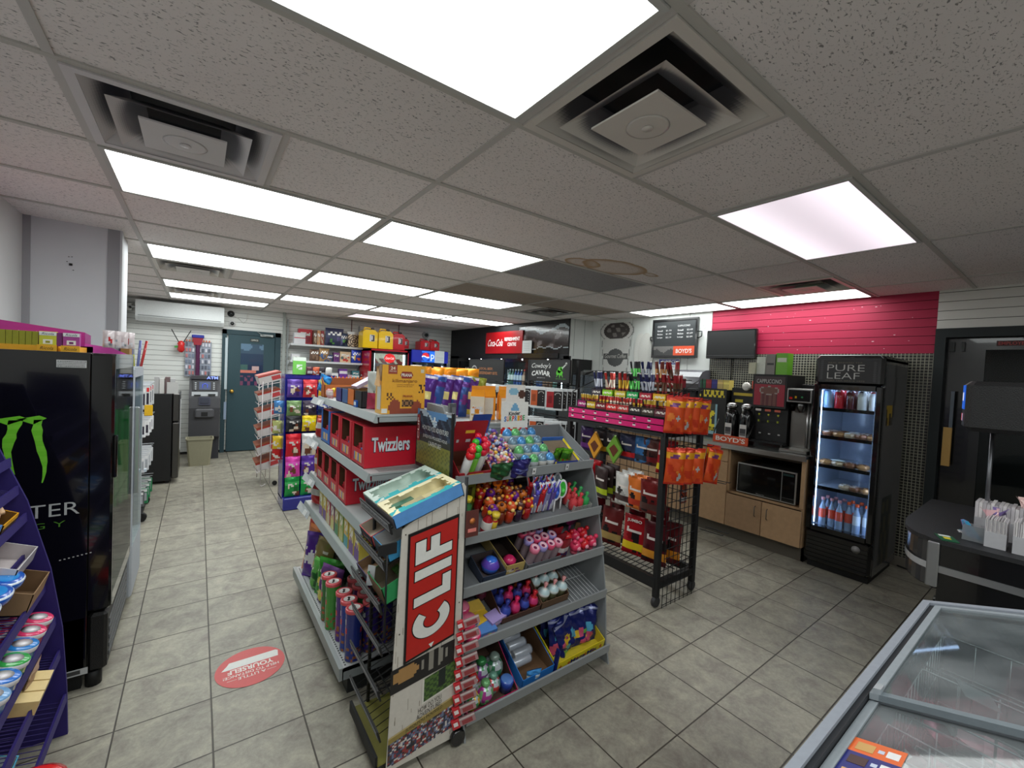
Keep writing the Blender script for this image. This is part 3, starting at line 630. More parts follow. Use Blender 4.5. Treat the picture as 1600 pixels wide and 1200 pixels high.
for k, (x, w_, c, dark, nm_) in enumerate(((-.845, .15, K(110, 170, 214), K(60, 120, 190), 'blue'), (-.615, .19, K(206, 206, 60), K(150, 150, 30), 'yellow-green'), (-.475, .06, K(170, 70, 150), K(120, 40, 110), 'purple'))):
    bx_ = x+.0; t = thing('lozenge_display', '%s herb lozenge boxes in a yellow tray on the black cooler' % nm_, 'lozenge box', (x, 2.80, Zt), group='yellow lozenge trays on the black cooler')
    mb = MB(K(236, 172, 34)).box(-w_/2, 0, 0, w_/2-.001, .16, .024).box(w_/2-.062, -.004, -.0, w_/2, 0, .028, K(240, 180, 40)); write(mb, 'Ricola', (w_/2-.052, -.005, .006), (.042, 0, 0), (0, 0, .014), K(80, 50, 20), shear=.3)
    build('tray', mb, 'print', t)
    n = max(1, int(w_/.02))
    for q in range(n):
        xx = w_/2-.058-.0195*q if q else w_/2-.056
        if q: m2 = MB(dark).box(xx, .004, .024, xx+.018, .03, .085); build('lozenge_box', m2, 'print', t)
        else:
            m2 = MB(c).box(xx, .002, .024, xx+.054, .03, .088, cols=[None, None, c, None, None, None]); m2.box(xx, .0012, .07, xx+.054, .002, .086, K(236, 240, 240)); m2.box(xx+.012, .0012, .032, xx+.042, .002, .052, K(240, 240, 232)); m2.box(xx+.02, .0006, .036, xx+.034, .0012, .046, dark)
            write(m2, 'Ricola', (xx+.008, .001, .073), (.038, 0, 0), (0, 0, .010), K(40, 60, 80), shear=.3); build('lozenge_box', m2, 'print', t)
mb = MB()
for k in range(4): mb.v, mb.f; g = pouch(.045, .085, .018, art(K(216, 206, 208), blobs=[K(190, 40, 50), K(230, 230, 236), K(150, 160, 170)], seed=k), seed=k, nu=6, nv=8); n0 = len(mb.v); mb.v += [(x-.36+.022*k, y+2.9+.035*k, z+Zt+.03) for x, y, z in g.v]; mb.f += [[i+n0 for i in f] for f in g.f]; mb.c += g.c; mb.s += g.s
solo('candy_bag_bundle', mb, 'foil', 'clear bags of red and white candy standing right of the magenta display', 'candy bags')
solo('brown_carton', MB(K(150, 112, 60)).box(-.335, 3.08, Zt, -.30, 3.2, Zt+.105), 'card', 'thin brown carton standing at the right edge of the cooler top', 'carton')
for k in range(7):
    c = [K(120, 124, 140), K(70, 64, 70), K(110, 120, 170), K(190, 196, 200), K(90, 100, 160), K(120, 120, 130), K(150, 160, 160)][k]
    mb = MB(c); g = MB(c); mb.box(-.02, 0, 0, .02, .012, .055, cols=[None, None, c, None, K(190, 194, 200), None]); solo('gift_card_pack', mb, 'print', '%s slim pack from the front in the row on the cooler edge' % nth(k), 'slim pack', (-.325, 3.12+.045*k, Zt), rz=.5, group='slim packs on the cooler edge')
solo('white_clip_cable', MB(K(20, 40, 110)).tube([(-.34, 3.30, Zt+.004), (-.33, 3.34, Zt+.012), (-.32, 3.40, Zt+.008), (-.33, 3.44, Zt+.004)], .004), 'gloss', 'short dark blue strap lying on the cooler edge', 'strap')

# second glass cooler with a pale grey frame
c2 = thing('grey_glass_cooler', 'narrow pale grey glass-door cooler just behind the black one', 'cooler', (-.60, 3.72, 0)); L2 = tuple(c2.location); gy = K(150, 156, 164)
mb = MB(gy).box(-.905, 3.46, .05, -.36, 3.49, 1.40).box(-.905, 3.96, .05, -.36, 3.99, 1.40).box(-.905, 3.49, .05, -.88, 3.96, 1.40).box(-.905, 3.46, 1.40, -.36, 3.99, 1.46).box(-.905, 3.49, .05, -.36, 3.96, .30); build('cabinet', rel(mb, L2), 'matte', c2)
mb = MB(K(170, 176, 184)).box(-.358, 3.46, .05, -.31, 3.50, 1.48, b=.01).box(-.358, 3.94, .05, -.31, 3.99, 1.48, b=.012).box(-.358, 3.50, 1.42, -.31, 3.94, 1.48).box(-.358, 3.50, .05, -.31, 3.94, .36); dd = build('door', rel(mb, L2), 'matte', c2)
build('glass_pane', rel(MB((.4, .5, .6, 1)).box(-.313, 3.50, .36, -.310, 3.94, 1.42), L2), 'pane', dd); build('handle', rel(MB(K(196, 200, 206)).box(-.31, 3.47, .70, -.285, 3.49, 1.24, b=.005), L2), 'metal', dd)
mb = MB(K(200, 210, 220)).box(-.30, 3.995, .72, -.285, 4.03, .74)
for z in (.5, .75, 1.0, 1.22):
    mb.box(-.87, 3.50, z, -.38, 3.94, z+.01)
    for k in range(6): mb.box(-.45, 3.52+.07*k, z+.01, -.39, 3.57+.07*k, z+.13, [K(60, 90, 150), K(210, 214, 220), K(120, 150, 190), K(40, 50, 90)][k % 4])
build('shelf_stock', rel(mb, L2), 'print', c2)
# sticks, grabber and small stand on top
for k, (c, dx) in enumerate(((K(206, 210, 60), 0), (K(120, 130, 190), .02), (K(236, 236, 236), -.03), (K(200, 60, 60), .035))):
    solo('party_straw_pack', MB(c).tube([(-.36+dx, 4.0, 1.46 if k < 9 else 0), (-.365+dx*1.6, 4.0, 1.56), (-.37+dx*2.2, 4.0, 1.66)], .008, 6), 'gloss', '%s straw pack standing on the grey cooler behind the black one' % ['yellow', 'blue', 'white', 'red'][k], 'straw pack', (0, -.06, 0))

# hanging accessory stand between the coolers and the black fridge
ac = thing('accessory_stand', 'tall wire stand of phone accessories before the black fridge', 'display stand', (-.62, 5.6, 0)); LA = tuple(ac.location)
mb = MB(K(180, 184, 188)); mb.box(-.89, 5.1, .05, -.86, 5.9, 1.35)
for z in (.3, .62, .95, 1.27):
    for k in range(7): mb.rod((-.86, 5.18+.11*k, z), (-.36, 5.18+.11*k, z+.01), .003, 5)
build('hook_panel', rel(mb, LA), 'metal', ac)
mb = MB(K(20, 20, 20)).box(-.89, 5.1, .04, -.40, 5.9, .07).lathe([(.04, -.02), (.04, .02)], (-.40, 5.2, .04), 12, ax='y').lathe([(.04, -.02), (.04, .02)], (-.42, 5.8, .04), 12, ax='y'); build('base', rel(mb, LA), 'matte', ac)
cols = [K(226, 228, 230), K(200, 204, 210), K(60, 60, 70), K(230, 232, 234), K(236, 200, 40), K(40, 130, 80)]
q = 0
for zi, z in enumerate((1.27, .95, .62, .3)):
    for k in range(7):
        c = K(206, 208, 210) if zi == 0 else [K(232, 234, 236), K(236, 236, 238), K(214, 216, 220), K(30, 130, 80) if k % 2 else K(90, 92, 96)][zi]
        y = 5.18+.11*k; h = .21 if zi == 0 else .15
        mb = MB(c).box(-.06, -.014, -h, .06, .0, 0, b=.008); mb.box(-.05, -.0155, -h*.8, .05, -.014, -h*.3, K(50, 44, 60) if zi < 2 else K(170, 174, 180)); mb.box(-.052, -.0155, -h*.24, .052, -.014, -.012, K(230, 60, 60) if zi == 0 and k % 2 else K(240, 240, 240))
        solo('accessory_pack', mb, 'gloss', '%s pack from the front on the %s row of hooks by the black fridge' % (nth(k), ['top', 'second', 'third', 'bottom'][zi]), 'hanging pack', (-.44+.02*(k % 2), y+.006, z-.008), group='hanging phone accessory packs')
solo('yellow_hang_pack', MB(K(236, 186, 30)).box(-.03, -.01, -.1, .03, 0, 0, b=.004), 'gloss', 'small yellow pack hanging above the white earphone packs', 'hanging pack', (-.36, 5.14, 1.10))

# black fridge with steel door
bf = thing('black_fridge', 'small black fridge with a dark stainless door beside the cash machine', 'fridge', (-.5, 6.95, 0)); LF = tuple(bf.location)
build('body', rel(MB(K(14, 14, 15)).box(-.88, 6.62, .03, -.245, 7.25, 1.10, b=.006), LF), 'leather', bf)
build('door', rel(MB(K(96, 94, 92)).box(-.24, 6.62, .06, -.175, 7.25, .745, b=.008), LF), 'steel', bf); build('freezer_door', rel(MB(K(96, 94, 92)).box(-.24, 6.62, .76, -.175, 7.25, 1.10, b=.008), LF), 'steel', bf)
[build('foot', rel(MB(K(10, 10, 10)).box(x, y, 0, x+.04, y+.04, .03), LF), 'matte', bf) for x in (-.86, -.30) for y in (6.65, 7.18)]
mb = MB(K(216, 218, 216)); [mb.box(-.42+.05*k, 6.65, 1.101, -.375+.05*k, 6.80, 1.30-.02*(k % 2), [K(190, 190, 190), K(226, 224, 220), K(120, 100, 100)][k % 3]) for k in range(4)]
solo('leaflet_rack', mb, 'print', 'grey rack of upright leaflets standing on the black fridge', 'leaflet rack')
solo('notice_sheet', MB(K(206, 206, 204)).box(-.30, 6.63, 1.101, -.19, 6.64, 1.24), 'print', 'grey printed sheet propped at the fridge top corner', 'sheet')
solo('paper_sheet', MB(K(236, 238, 240)).box(-.174, 6.95, .35, -.171, 7.10, 1.0), 'print', 'long white sheet stuck on the steel fridge door', 'sheet')

# broom, slingshot toy and keychain board on the back wall
br = thing('push_broom', 'blue and dark red brush hanging upside down on the back wall', 'brush', (.0, 8.4, 0))
build('head', MB(K(40, 50, 150)).box(-.09, 0, 1.86, .07, .05, 1.91, b=.008), 'gloss', br); build('bristles', MB(K(150, 30, 46)).prism([(-.08, .0, 1.86), (-.06, 0, 1.75), (.03, 0, 1.75), (.06, 0, 1.86)], (0, .05, 0)), 'matte', br)
build('handle', MB(K(80, 30, 70)).box(-.035, 0, 1.05, .02, .04, 1.76, b=.01), 'gloss', br); build('scoop', MB(K(40, 50, 130)).box(-.06, -.01, .72, .04, .05, 1.06, b=.01), 'gloss', br)
sl = thing('slingshot_toy', 'red toy with two dark crossed sticks hanging on the slatwall', 'toy', (-.22, 8.4, 1.72)); build('figure', MB(K(210, 40, 40)).lathe([(.02, -.1), (.05, -.06), (.04, 0), (.05, .04), (.02, .08)], n=8), 'gloss', sl); build('sticks', MB(K(30, 30, 30)).rod((-.02, 0, .04), (-.12, 0, .25), .006).rod((.02, 0, .04), (.12, 0, .25), .006).box(-.08, -.01, -.03, -.03, .01, 0, K(60, 150, 60)), 'matte', sl)
mb = MB(K(150, 156, 170)).box(-.15, 0, 0, .19, .02, .56); rnd = random.Random(9)
for r in range(6):
    for k in range(8): c = rnd.choice([K(210, 210, 220), K(120, 130, 150), K(190, 120, 120), K(90, 96, 110)]); mb.box(-.14+.041*k, -.012, .03+.09*r, -.115+.041*k, 0, .085+.09*r, c)
for k in range(9): mb.box(-.14+.036*k, -.02, .55, -.12+.036*k, .0, .58, K(200, 110, 80))
solo('keychain_board', mb, 'print', 'grey card board of small keychains on the back wall above the cash machine', 'keychain board', (-.02, 8.45, 1.25))

# cash machine
at = thing('cash_machine', 'grey cash machine with ATM sign against the back wall', 'cash machine', (.09, 7.95, 0)); dg = K(70, 70, 74)
def sec(prf, x0, x1, col, m, nm_, b=0): build(nm_, MB(col).prism([(x0, y, z) for y, z in prf], (x1-x0, 0, 0)), m, at)
sec([(0, .33), (.42, .33), (.42, 1.27), (.12, 1.28), (.02, 1.22), (-.02, 1.1), (-.07, .95), (-.09, .80), (-.06, .62), (-.04, .36)], -.19, .19, dg, 'matte', 'housing')
build('pedestal', MB(K(50, 50, 56)).box(-.17, .05, 0, .19, .42, .33), 'matte', at)
mb = MB(K(26, 26, 30)); mb.prism([(-.17, -.005, 1.225), (.17, -.005, 1.225), (.17, .07, 1.27), (-.17, .07, 1.27)], (0, -.012, .006)); write(mb, 'ATM', (.02, -.006, 1.222), (.14, 0, 0), (0, .04, .040), K(110, 130, 240), bold=.02, lift=.014); build('sign', mb, 'lit', at, 'dark sign band reading ATM')
mb = MB(K(30, 30, 34)).prism([(-.15, -.03, 1.06), (.15, -.03, 1.06), (.15, .0, 1.205), (-.15, .0, 1.205)], (0, -.01, .003)); mb.prism([(-.07, -.042, 1.075), (.07, -.042, 1.075), (.07, -.012, 1.19), (-.07, -.012, 1.19)], (0, -.002, 0), K(50, 60, 90))
mb.tube([(-.03, -.040, 1.10), (-.03, -.03, 1.15), (0, -.028, 1.165), (.03, -.03, 1.15), (.03, -.04, 1.10)], .004, 5, K(70, 90, 220)); build('display', mb, 'screen', at, 'dark screen with a small blue symbol')
mb = MB(K(190, 194, 198))
for sx in (-.125, .10):
    for k in range(4): mb.box(sx, -.052+.007*k, 1.075+.03*k, sx+.022, -.03+.007*k, 1.092+.03*k)
build('side_keys', mb, 'matte', at)
mb = MB(K(186, 190, 194)); mb.prism([(-.155, -.082, .80), (.155, -.082, .80), (.16, -.045, 1.04), (-.16, -.045, 1.04)], (0, -.006, 0)); build('fascia', mb, 'matte', at)
mb = MB(K(60, 62, 80)).prism([(-.07, -.088, .845), (.07, -.088, .845), (.07, -.068, .965), (-.07, -.068, .965)], (0, -.012, 0)); mb.prism([(-.055, -.102, .875), (.055, -.102, .875), (.055, -.086, .95), (-.055, -.086, .95)], (0, -.002, 0), K(40, 44, 60)); build('keypad', mb, 'matte', at, 'dark keypad with pale keys')
build('card_slots', MB(K(40, 42, 44)).box(-.13, -.075, .985, -.05, -.06, 1.0).box(.04, -.075, .985, .13, -.06, 1.01), 'matte', at)
mb = MB(K(80, 80, 84)).box(-.12, -.11, .65, .12, -.06, .79, b=.02).box(-.04, -.113, .68, .04, -.10, .74, K(20, 20, 22)); build('cash_tray', mb, 'matte', at)
tb_ = MB(K(150, 146, 122)); 
def rectring(a, b, z, r=.02): return [(-a+r, -b, z), (a-r, -b, z), (a, -b+r, z), (a, b-r, z), (a-r, b, z), (-a+r, b, z), (-a, b-r, z), (-a, -b+r, z)]
rings = [rectring(.125, .09, 0), rectring(.155, .115, .375), rectring(.165, .125, .375), rectring(.165, .125, .395), rectring(.15, .11, .395), rectring(.12, .085, .02)]
for r in rings: tb_.v += r
for k in range(5):
    for i in range(8): j = (i+1) % 8; tb_.face([k*8+i, k*8+j, k*8+8+j, k*8+8+i])
tb_.face(list(range(40, 48))); tb_.face(list(range(8))[::-1])
solo('waste_bin', tb_, 'matte', 'beige plastic waste bin in front of the cash machine', 'waste bin', (.04, 7.62, 0))
# wall air conditioner
a_ = thing('air_conditioner', 'long white wall air conditioner above the cash machine', 'air conditioner', (-.22, 8.26, 2.06))
build('body', MB(K(226, 230, 230)).prism([(-.53, .22, 0), (-.53, .06, 0), (-.53, .0, .06), (-.53, -.01, .30), (-.53, .22, .31)], (1.07, 0, 0)), 'gloss', a_)
build('louvre', MB(K(210, 214, 214)).prism([(-.50, .055, .003), (-.50, .0, .052), (-.50, -.006, .055), (-.50, .05, -.004)], (1.01, 0, 0)).box(-.50, -.012, .075, .50, .0, .079, K(60, 60, 60)), 'gloss', a_)
build('pipe', MB(K(200, 200, 196)).rod((-.53, .15, .2), (-.66, .17, .2), .02).rod((-.66, .17, .2), (-.66, .2, -.3), .02), 'matte', a_)
solo('junction_box', MB(K(196, 196, 190)).box(0, 0, 0, .10, .08, .11, b=.006).lathe([(.02, 0), (.012, -.012), (.001, -.013)], (.08, 0, .05), 10, K(50, 50, 50), ax='y'), 'matte', 'small electrical box at the top left of the back wall', 'electrical box', (-.90, 8.41, 2.20))
for k, (x, z, lab) in enumerate(((.42, 2.30, 'small black dome camera high on the wall left above the office door'), (.44, 2.14, 'small camera on a white round base just above the office door'))):
    t = thing('security_camera', lab, 'security camera', (x, 8.5, z)); build('base', MB(K(226, 226, 226) if k else K(30, 30, 30)).lathe([(.05, 0), (.05, -.02), (.03, -.03), (.001, -.031)], n=16, ax='y'), 'matte', t); build('lens', MB(K(14, 14, 14)).lathe([(.028, -.02), (.028, -.07), (.018, -.08), (.001, -.08)], n=12, ax='y'), 'gloss', t)
solo('camera_cable', MB(K(206, 206, 202)).tube([(.46, 8.47, 2.26), (.52, 8.48, 2.24), (.60, 8.48, 2.16), (.64, 8.48, 2.22), (.66, 8.48, 2.34)], .004), 'matte', 'thin white cable looping between the two wall cameras', 'cable')
t = thing('security_camera', 'round grey camera on the back wall right of the yellow fuel cans', 'security camera', (3.90, 8.5, 2.25)); build('base', MB(K(170, 172, 172)).lathe([(.075, 0), (.075, -.03), (.05, -.05)], n=18, ax='y'), 'matte', t); build('lens', MB(K(40, 44, 46)).lathe([(.04, -.03), (.035, -.08), (.001, -.085)], n=14, ax='y'), 'gloss', t)
# floor sticker
mb = MB(K(206, 64, 62)); n = 40; C0 = (.247, 2.468)
mb.poly([(C0[0]+.153*math.cos(2*PI*i/n), C0[1]+.153*math.sin(2*PI*i/n), .0015) for i in range(n)])
def ch(x0, x1, z): return z
mb.poly([(C0[0]-.10, C0[1]+.055, .002), (C0[0]-.125, C0[1]+.02, .002), (C0[0]-.11, C0[1]+.018, .002), (C0[0]+.125, C0[1]+.018, .002), (C0[0]+.13, C0[1]+.065, .002), (C0[0]+.12, C0[1]+.075, .002), (C0[0]-.09, C0[1]+.075, .002)], K(226, 226, 222))
for s_, w_, yy, hh, bd in (('YOURSELF', .20, .012, .036, .03), ('HELP TO DISTANCE!', .24, -.033, .02, .01), ('A LITTLE', .12, -.062, .02, .01)): write(mb, s_, (C0[0]+w_/2, C0[1]+yy, .0012), (-w_, 0, 0), (0, -hh, 0), K(236, 228, 222), bold=bd)
for sx in (-1, 1): mb.box(C0[0]+sx*.085-.02, C0[1]-.073, .0015, C0[0]+sx*.085+.02, C0[1]-.071, .002, K(236, 228, 222))
solo('floor_sticker', mb, 'print', 'round red floor sticker about keeping distance, on the grey tiles', 'floor sticker')
# ================= CENTRE GONDOLA =================
GS = K(150, 157, 158); GY0, GY1 = 2.0, 3.2
go = thing('shelving_gondola', 'long grey double-sided shelving unit in the middle aisle', 'store shelving', (1.1, 2.6, 0)); LG = (1.1, 2.6, 0)
def gshelf(x0, x1, z, lip, y0=GY0, y1=GY1):
    # x0 is the customer edge, x1 the wall edge
    mb = MB(GS); a, b = min(x0, x1), max(x0, x1); mb.box(a, y0, z-.012, b, y1, z, K(176, 182, 182))
    s = 1 if x1 > x0 else -1
    mb.prism([(x0, y0, z+.002), (x0-s*.006, y0, z+.002), (x0-s*.02, y0, z-lip+.006), (x0-s*.012, y0, z-lip), (x0+s*.004, y0, z-lip)], (0, y1-y0, 0), K(160, 168, 168))
    mb.box(a+.01, y0, z-lip*.9, b, y0+.004, z-.01); mb.box(a+.01, y1-.004, z-lip*.9, b, y1, z-.01)
    for k in range(6): mb.box(x0+s*.05, y0+.02+k*.012, z, x0+s*.30, y0+.024+k*.012, z+.0006, K(110, 116, 116))
    return mb
tops = [('top_shelf', .69, 1.33, .04), ('upper_shelf', .665, 1.05, .042), ('middle_shelf', .65, .80, .042), ('lower_shelf', .625, .60, .042)]
for n_, x_, z_, l_ in tops: build(n_, rel(gshelf(x_, 1.09, z_, l_), LG), 'shelf', go)
build('top_shelf', rel(gshelf(1.55, 1.11, 1.27, .04), LG), 'shelf', go)
for z_ in (1.0, .75, .5): build('shelf', rel(gshelf(1.57, 1.11, z_, .04), LG), 'shelf', go)
mb = MB(GS).box(.57, GY0, .125, 1.65, GY1, .14, K(184, 188, 188)); mb.box(.555, GY0, .085, .575, GY1, .145, K(160, 166, 166)); mb.box(.60, GY0+.02, 0, 1.62, GY1-.02, .125, K(36, 38, 40)); mb.box(.57, GY0, .085, 1.65, GY0+.006, .14, K(140, 146, 148))
for r in range(2):
    for k in range(58): mb.box(.585+.03*r, GY0+.02+.02*k, .1402, .592+.03*r, GY0+.03+.02*k, .1408, K(50, 52, 52))
build('base_deck', rel(mb, LG), 'shelf', go)
build('back_panel', rel(MB(K(120, 124, 126)).box(1.09, GY0, .14, 1.11, GY1, 1.36), LG), 'shelf', go)
for y in (GY0+.01, GY1-.03): build('upright', rel(MB(K(90, 94, 96)).box(1.08, y, .02, 1.12, y+.02, 1.38), LG), 'shelf', go)
for x_, z_ in ((.672, 1.315), (.645, 1.035), (.632, .785), (.606, .585)):
    mb = MB(K(206, 210, 214)); mb.prism([(x_-.02, 2.95, z_-.036), (x_-.004, 2.95, z_+.006), (x_-.012, 3.22, z_+.012), (x_-.034, 3.22, z_-.032)], (-.002, 0, .001)); mb.prism([(x_-.024, 3.0, z_-.03), (x_-.010, 3.0, z_-.002), (x_-.014, 3.06, z_-.001), (x_-.028, 3.06, z_-.028)], (-.003, 0, .001), K(236, 236, 236)); build('price_strip', rel(mb, LG), 'gloss', go, 'clear price strip')
# red liquorice cartons: long side faces the camera, cut-out opening faces the aisle
def liq(dy, dx, h, red=K(206, 30, 50), blue=False):
    mb = MB(red); t = .004; br = K(96, 74, 54)
    mb.box(0, 0, 0, dx, t, h, cols=[None, None, red, br, None, red]); mb.box(0, dy-t, 0, dx, dy, h, cols=[None, None, br, red, None, red]); mb.box(dx-t, t, 0, dx, dy-t, h, br); mb.box(0, t, 0, dx, dy-t, .004, br)
    # aisle face: low front, side lugs, open above
    mb.box(0, t, 0, t, dy-t, h*.40); mb.box(0, t, h*.40, t, dy*.16, h); mb.box(0, dy*.90, h*.4, t, dy-t, h); mb.box(t, t, h-.003, dx, dy-t, h, K(180, 30, 46))
    for k in range(5): mb.box(.02, .02+dy*.17*k, .02, .10, .02+dy*.17*k+dy*.14, h*.40+.02*(k % 2), [K(190, 40, 60), K(230, 150, 60), K(90, 140, 200), K(210, 60, 70)][k % 4])
    for k in range(6): mb.box(-.001, dy*.2+dy*.1*k, h*.10, 0, dy*.27+dy*.1*k, h*.3, [K(236, 190, 180), K(240, 200, 60), K(110, 150, 200)][k % 3])
    return mb
def liq_thing(x, y, z, dy, dx, h, label, colr=K(206, 30, 50), text=True):
    t = thing('liquorice_carton', label, 'candy carton', (x, y, z), group='open candy cartons on the centre shelves')
    build('box', liq(dy, dx, h, colr), 'print', t)
    if text:
        m2 = MB(); x0, w_, z0, h_ = dx*.13, dx*.74, h*.38, h*.36
        write(m2, 'Twizzlers', (x0-.003, -.0008, z0-.004), (w_+.006, 0, 0), (0, 0, h_+.004), K(20, 26, 60), bold=.045, lift=.0002); write(m2, 'Twizzlers', (x0, -.0014, z0), (w_, 0, 0), (0, 0, h_), K(226, 234, 240), bold=.025, lift=.0004)
        build('lettering', m2, 'print', t, 'white Twizzlers lettering edged in dark blue')
    return t
liq_thing(.668, 2.105, 1.052, .215, .27, .205, 'red Twizzlers carton nearest the camera on the upper shelf of the grey gondola')
for k, (y, nm_) in enumerate(((2.335, 'second'), (2.565, 'third'))): liq_thing(.668, y, 1.052, .215, .27, .205, '%s red open carton along the upper shelf of the grey gondola' % nm_, text=False)
liq_thing(.668, 2.80, 1.052, .22, .27, .21, 'blue open candy carton at the far end of the upper gondola shelf', K(40, 110, 200), False)
liq_thing(.654, 2.35, .802, .165, .27, .19, 'red Twizzlers carton nearest the camera on the middle shelf, partly behind the open blue carton')
for k, y in enumerate((2.53, 2.705, 2.88)): liq_thing(.654, y, .802, .165, .27, .19, '%s red open carton along the middle shelf of the grey gondola' % nth(k+1), text=False)
# red pillow packs at the far end
for i, (sx, sy, sz, c, lab) in enumerate(((.66, 3.10, 1.052, K(190, 50, 50), 'red and white pack at the far end of the upper gondola shelf'), (.66, 3.12, .802, K(206, 120, 60), 'orange pack at the far end of the middle gondola shelf'), (.64, 3.08, .602, K(200, 40, 44), 'red striped pack at the far end of the lower gondola shelf'))):
    solo('snack_pack', pouch(.12, .13, .05, art(c, (.5, .8, K(236, 226, 220)), seed=i), seed=i), 'foil', lab, 'snack pack', (sx+.03, sy, sz), rz=-1.2)
# tall canisters on the lower shelf
cc = [(K(226, 206, 90), K(110, 60, 150)), (K(214, 200, 110), K(120, 70, 150)), (K(220, 190, 60), K(60, 160, 170)), (K(150, 180, 90), K(200, 200, 120)), (K(190, 170, 90), K(60, 140, 80)), (K(150, 100, 140), K(220, 210, 130)), (K(200, 80, 90), K(220, 200, 160))]
for k in range(9):
    a, b = cc[k % 7]; mb = carton(.075, .07, .165, art(a, (.0, .35, b), (.15, .5, .85, .8, K(240, 236, 220)), blobs=[b, K(230, 180, 120)], seed=k), a, K(180, 176, 150))
    solo('snack_canister', mb, 'print', '%s tall yellow and purple snack box from the near end of the lower gondola shelf' % nth(k), 'snack box', (.645, 2.10+.095*k, .602), rz=-PI/2, group='tall snack boxes on the lower gondola shelf')
# crisp tubes on the base deck
def crisp_tube(c, seed):
    r_ = random.Random(seed); f = lambda u, v: (K(230, 236, 230) if abs(v-.78) < .05 and abs((u*2) % 1-.5) < .16 else (K(206, 50, 50) if abs(v-.62) < .07 and abs((u*2) % 1-.5) < .2 else (K(150, 90, 50) if v < .4 and math.sin(u*30)*math.sin(v*40+seed) > .3 else c)))
    mb = MB(); mb.lathe([(.0365, 0), (.0385, .004), (.0385, .24)], n=24, col=K(190, 190, 190), cap=True); mb2 = MB(); mb = MB(); mb.grid(lambda u, v: (.0385*math.cos(2*PI*u), .0385*math.sin(2*PI*u), .004+v*.236), 28, 18, f, wrap=True)
    mb.lathe([(.001, 0), (.038, 0), (.0385, .004)], n=24, col=K(180, 180, 180), cap=False)
    return mb
def crisp_lid():
    mb = MB(); mb.lathe([(.041, .234), (.041, .249), (.038, .251), (.027, .2512), (.0265, .2505), (.001, .2505)], n=28, col=[K(216, 90, 96), K(222, 100, 106), K(214, 84, 92), K(226, 206, 206), K(238, 232, 230)], cap=False)
    mb.poly([(-.020, -.004, .2508), (-.009, -.009, .2508), (0, -.003, .2508), (.009, -.009, .2508), (.020, -.004, .2508), (.011, .006, .2508), (0, .002, .2508), (-.011, .006, .2508)], K(40, 34, 36)); return mb
tubes = [(.632, 2.055, K(36, 50, 130), 'deep blue'), (.632, 2.145, K(34, 60, 150), 'blue'), (.632, 2.235, K(80, 40, 130), 'purple'), (.612, 2.365, K(70, 150, 60), 'light green'), (.612, 2.46, K(50, 120, 60), 'dark green')]
for x, y, c, nm_ in tubes:
    t = thing('crisp_tube', '%s crisp tube with pink lid in the front row on the gondola base deck' % nm_, 'crisp tube', (x, y, .141), rz=-1.9, group='crisp tubes on the base deck')
    build('can', crisp_tube(c, int(y*100)), 'gloss', t); build('lid', crisp_lid(), 'gloss', t)
for k in range(8):
    i, j = divmod(k, 4); x, y = .722+.085*i, 2.08+.092*j+.03*i; c = [K(60, 44, 120), K(50, 110, 60), K(120, 60, 130), K(150, 50, 60)][j]
    t = thing('crisp_tube', '%s crisp tube from the near end in the %s row on the gondola base deck' % (nth(j), ['second', 'third'][i]), 'crisp tube', (x, y, .141), rz=-1.5, group='crisp tubes on the base deck')
    build('can', crisp_tube(c, k), 'gloss', t); build('lid', crisp_lid(), 'gloss', t)
# crisp bags on the base deck
bags = [(.64, 2.60, K(110, 60, 130), [K(220, 210, 80), K(60, 150, 80)], 'purple and yellow crisp bag beside the crisp tubes', .19), (.66, 2.70, K(60, 150, 50), [K(240, 220, 90)], 'bright green crisp bag slumped beside the crisp tubes', .19),
 (.63, 2.80, K(90, 170, 70), [K(30, 90, 40)], 'green carton-backed crisp bag leaning to the aisle', .16), (.66, 2.90, K(150, 130, 80), [K(60, 50, 50), K(220, 190, 120)], 'brown and black crisp bag in the bag row', .24), (.64, 2.985, K(90, 50, 150), [K(236, 236, 240)], 'purple crisp bag with white lettering', .25),
 (.63, 3.07, K(216, 120, 50), [K(240, 200, 90), K(226, 60, 40)], 'orange crisp bag with a red crimped top', .27), (.66, 3.15, K(200, 60, 46), [K(240, 240, 236)], 'red crisp bag furthest from the camera on the base deck', .30), (.76, 2.85, K(50, 46, 60), [K(180, 170, 160)], 'dark crisp bag behind the brown one', .28), (.78, 3.02, K(190, 50, 44), [K(240, 236, 230)], 'red and white crisp bag at the back of the bag row', .34), (.76, 2.68, K(40, 110, 80), [K(220, 220, 220)], 'dark green crisp bag behind the bright green one', .25)]
for k, (x, y, c, bl, lab, h) in enumerate(bags):
    solo('crisp_bag', pouch(.19, h*1.15, .08, art(c, None, (.2, .6, .8, .78, K(240, 236, 226)), blobs=bl, seed=k+20, edge=tuple(min(1, q*1.4) for q in c[:3])+(1,)), seed=k+20, wr=.009), 'foil', lab, 'crisp bag', (x, y, .142), rot=(-.18, .05*math.sin(k*3), -1.15+.2*math.sin(k*2)))
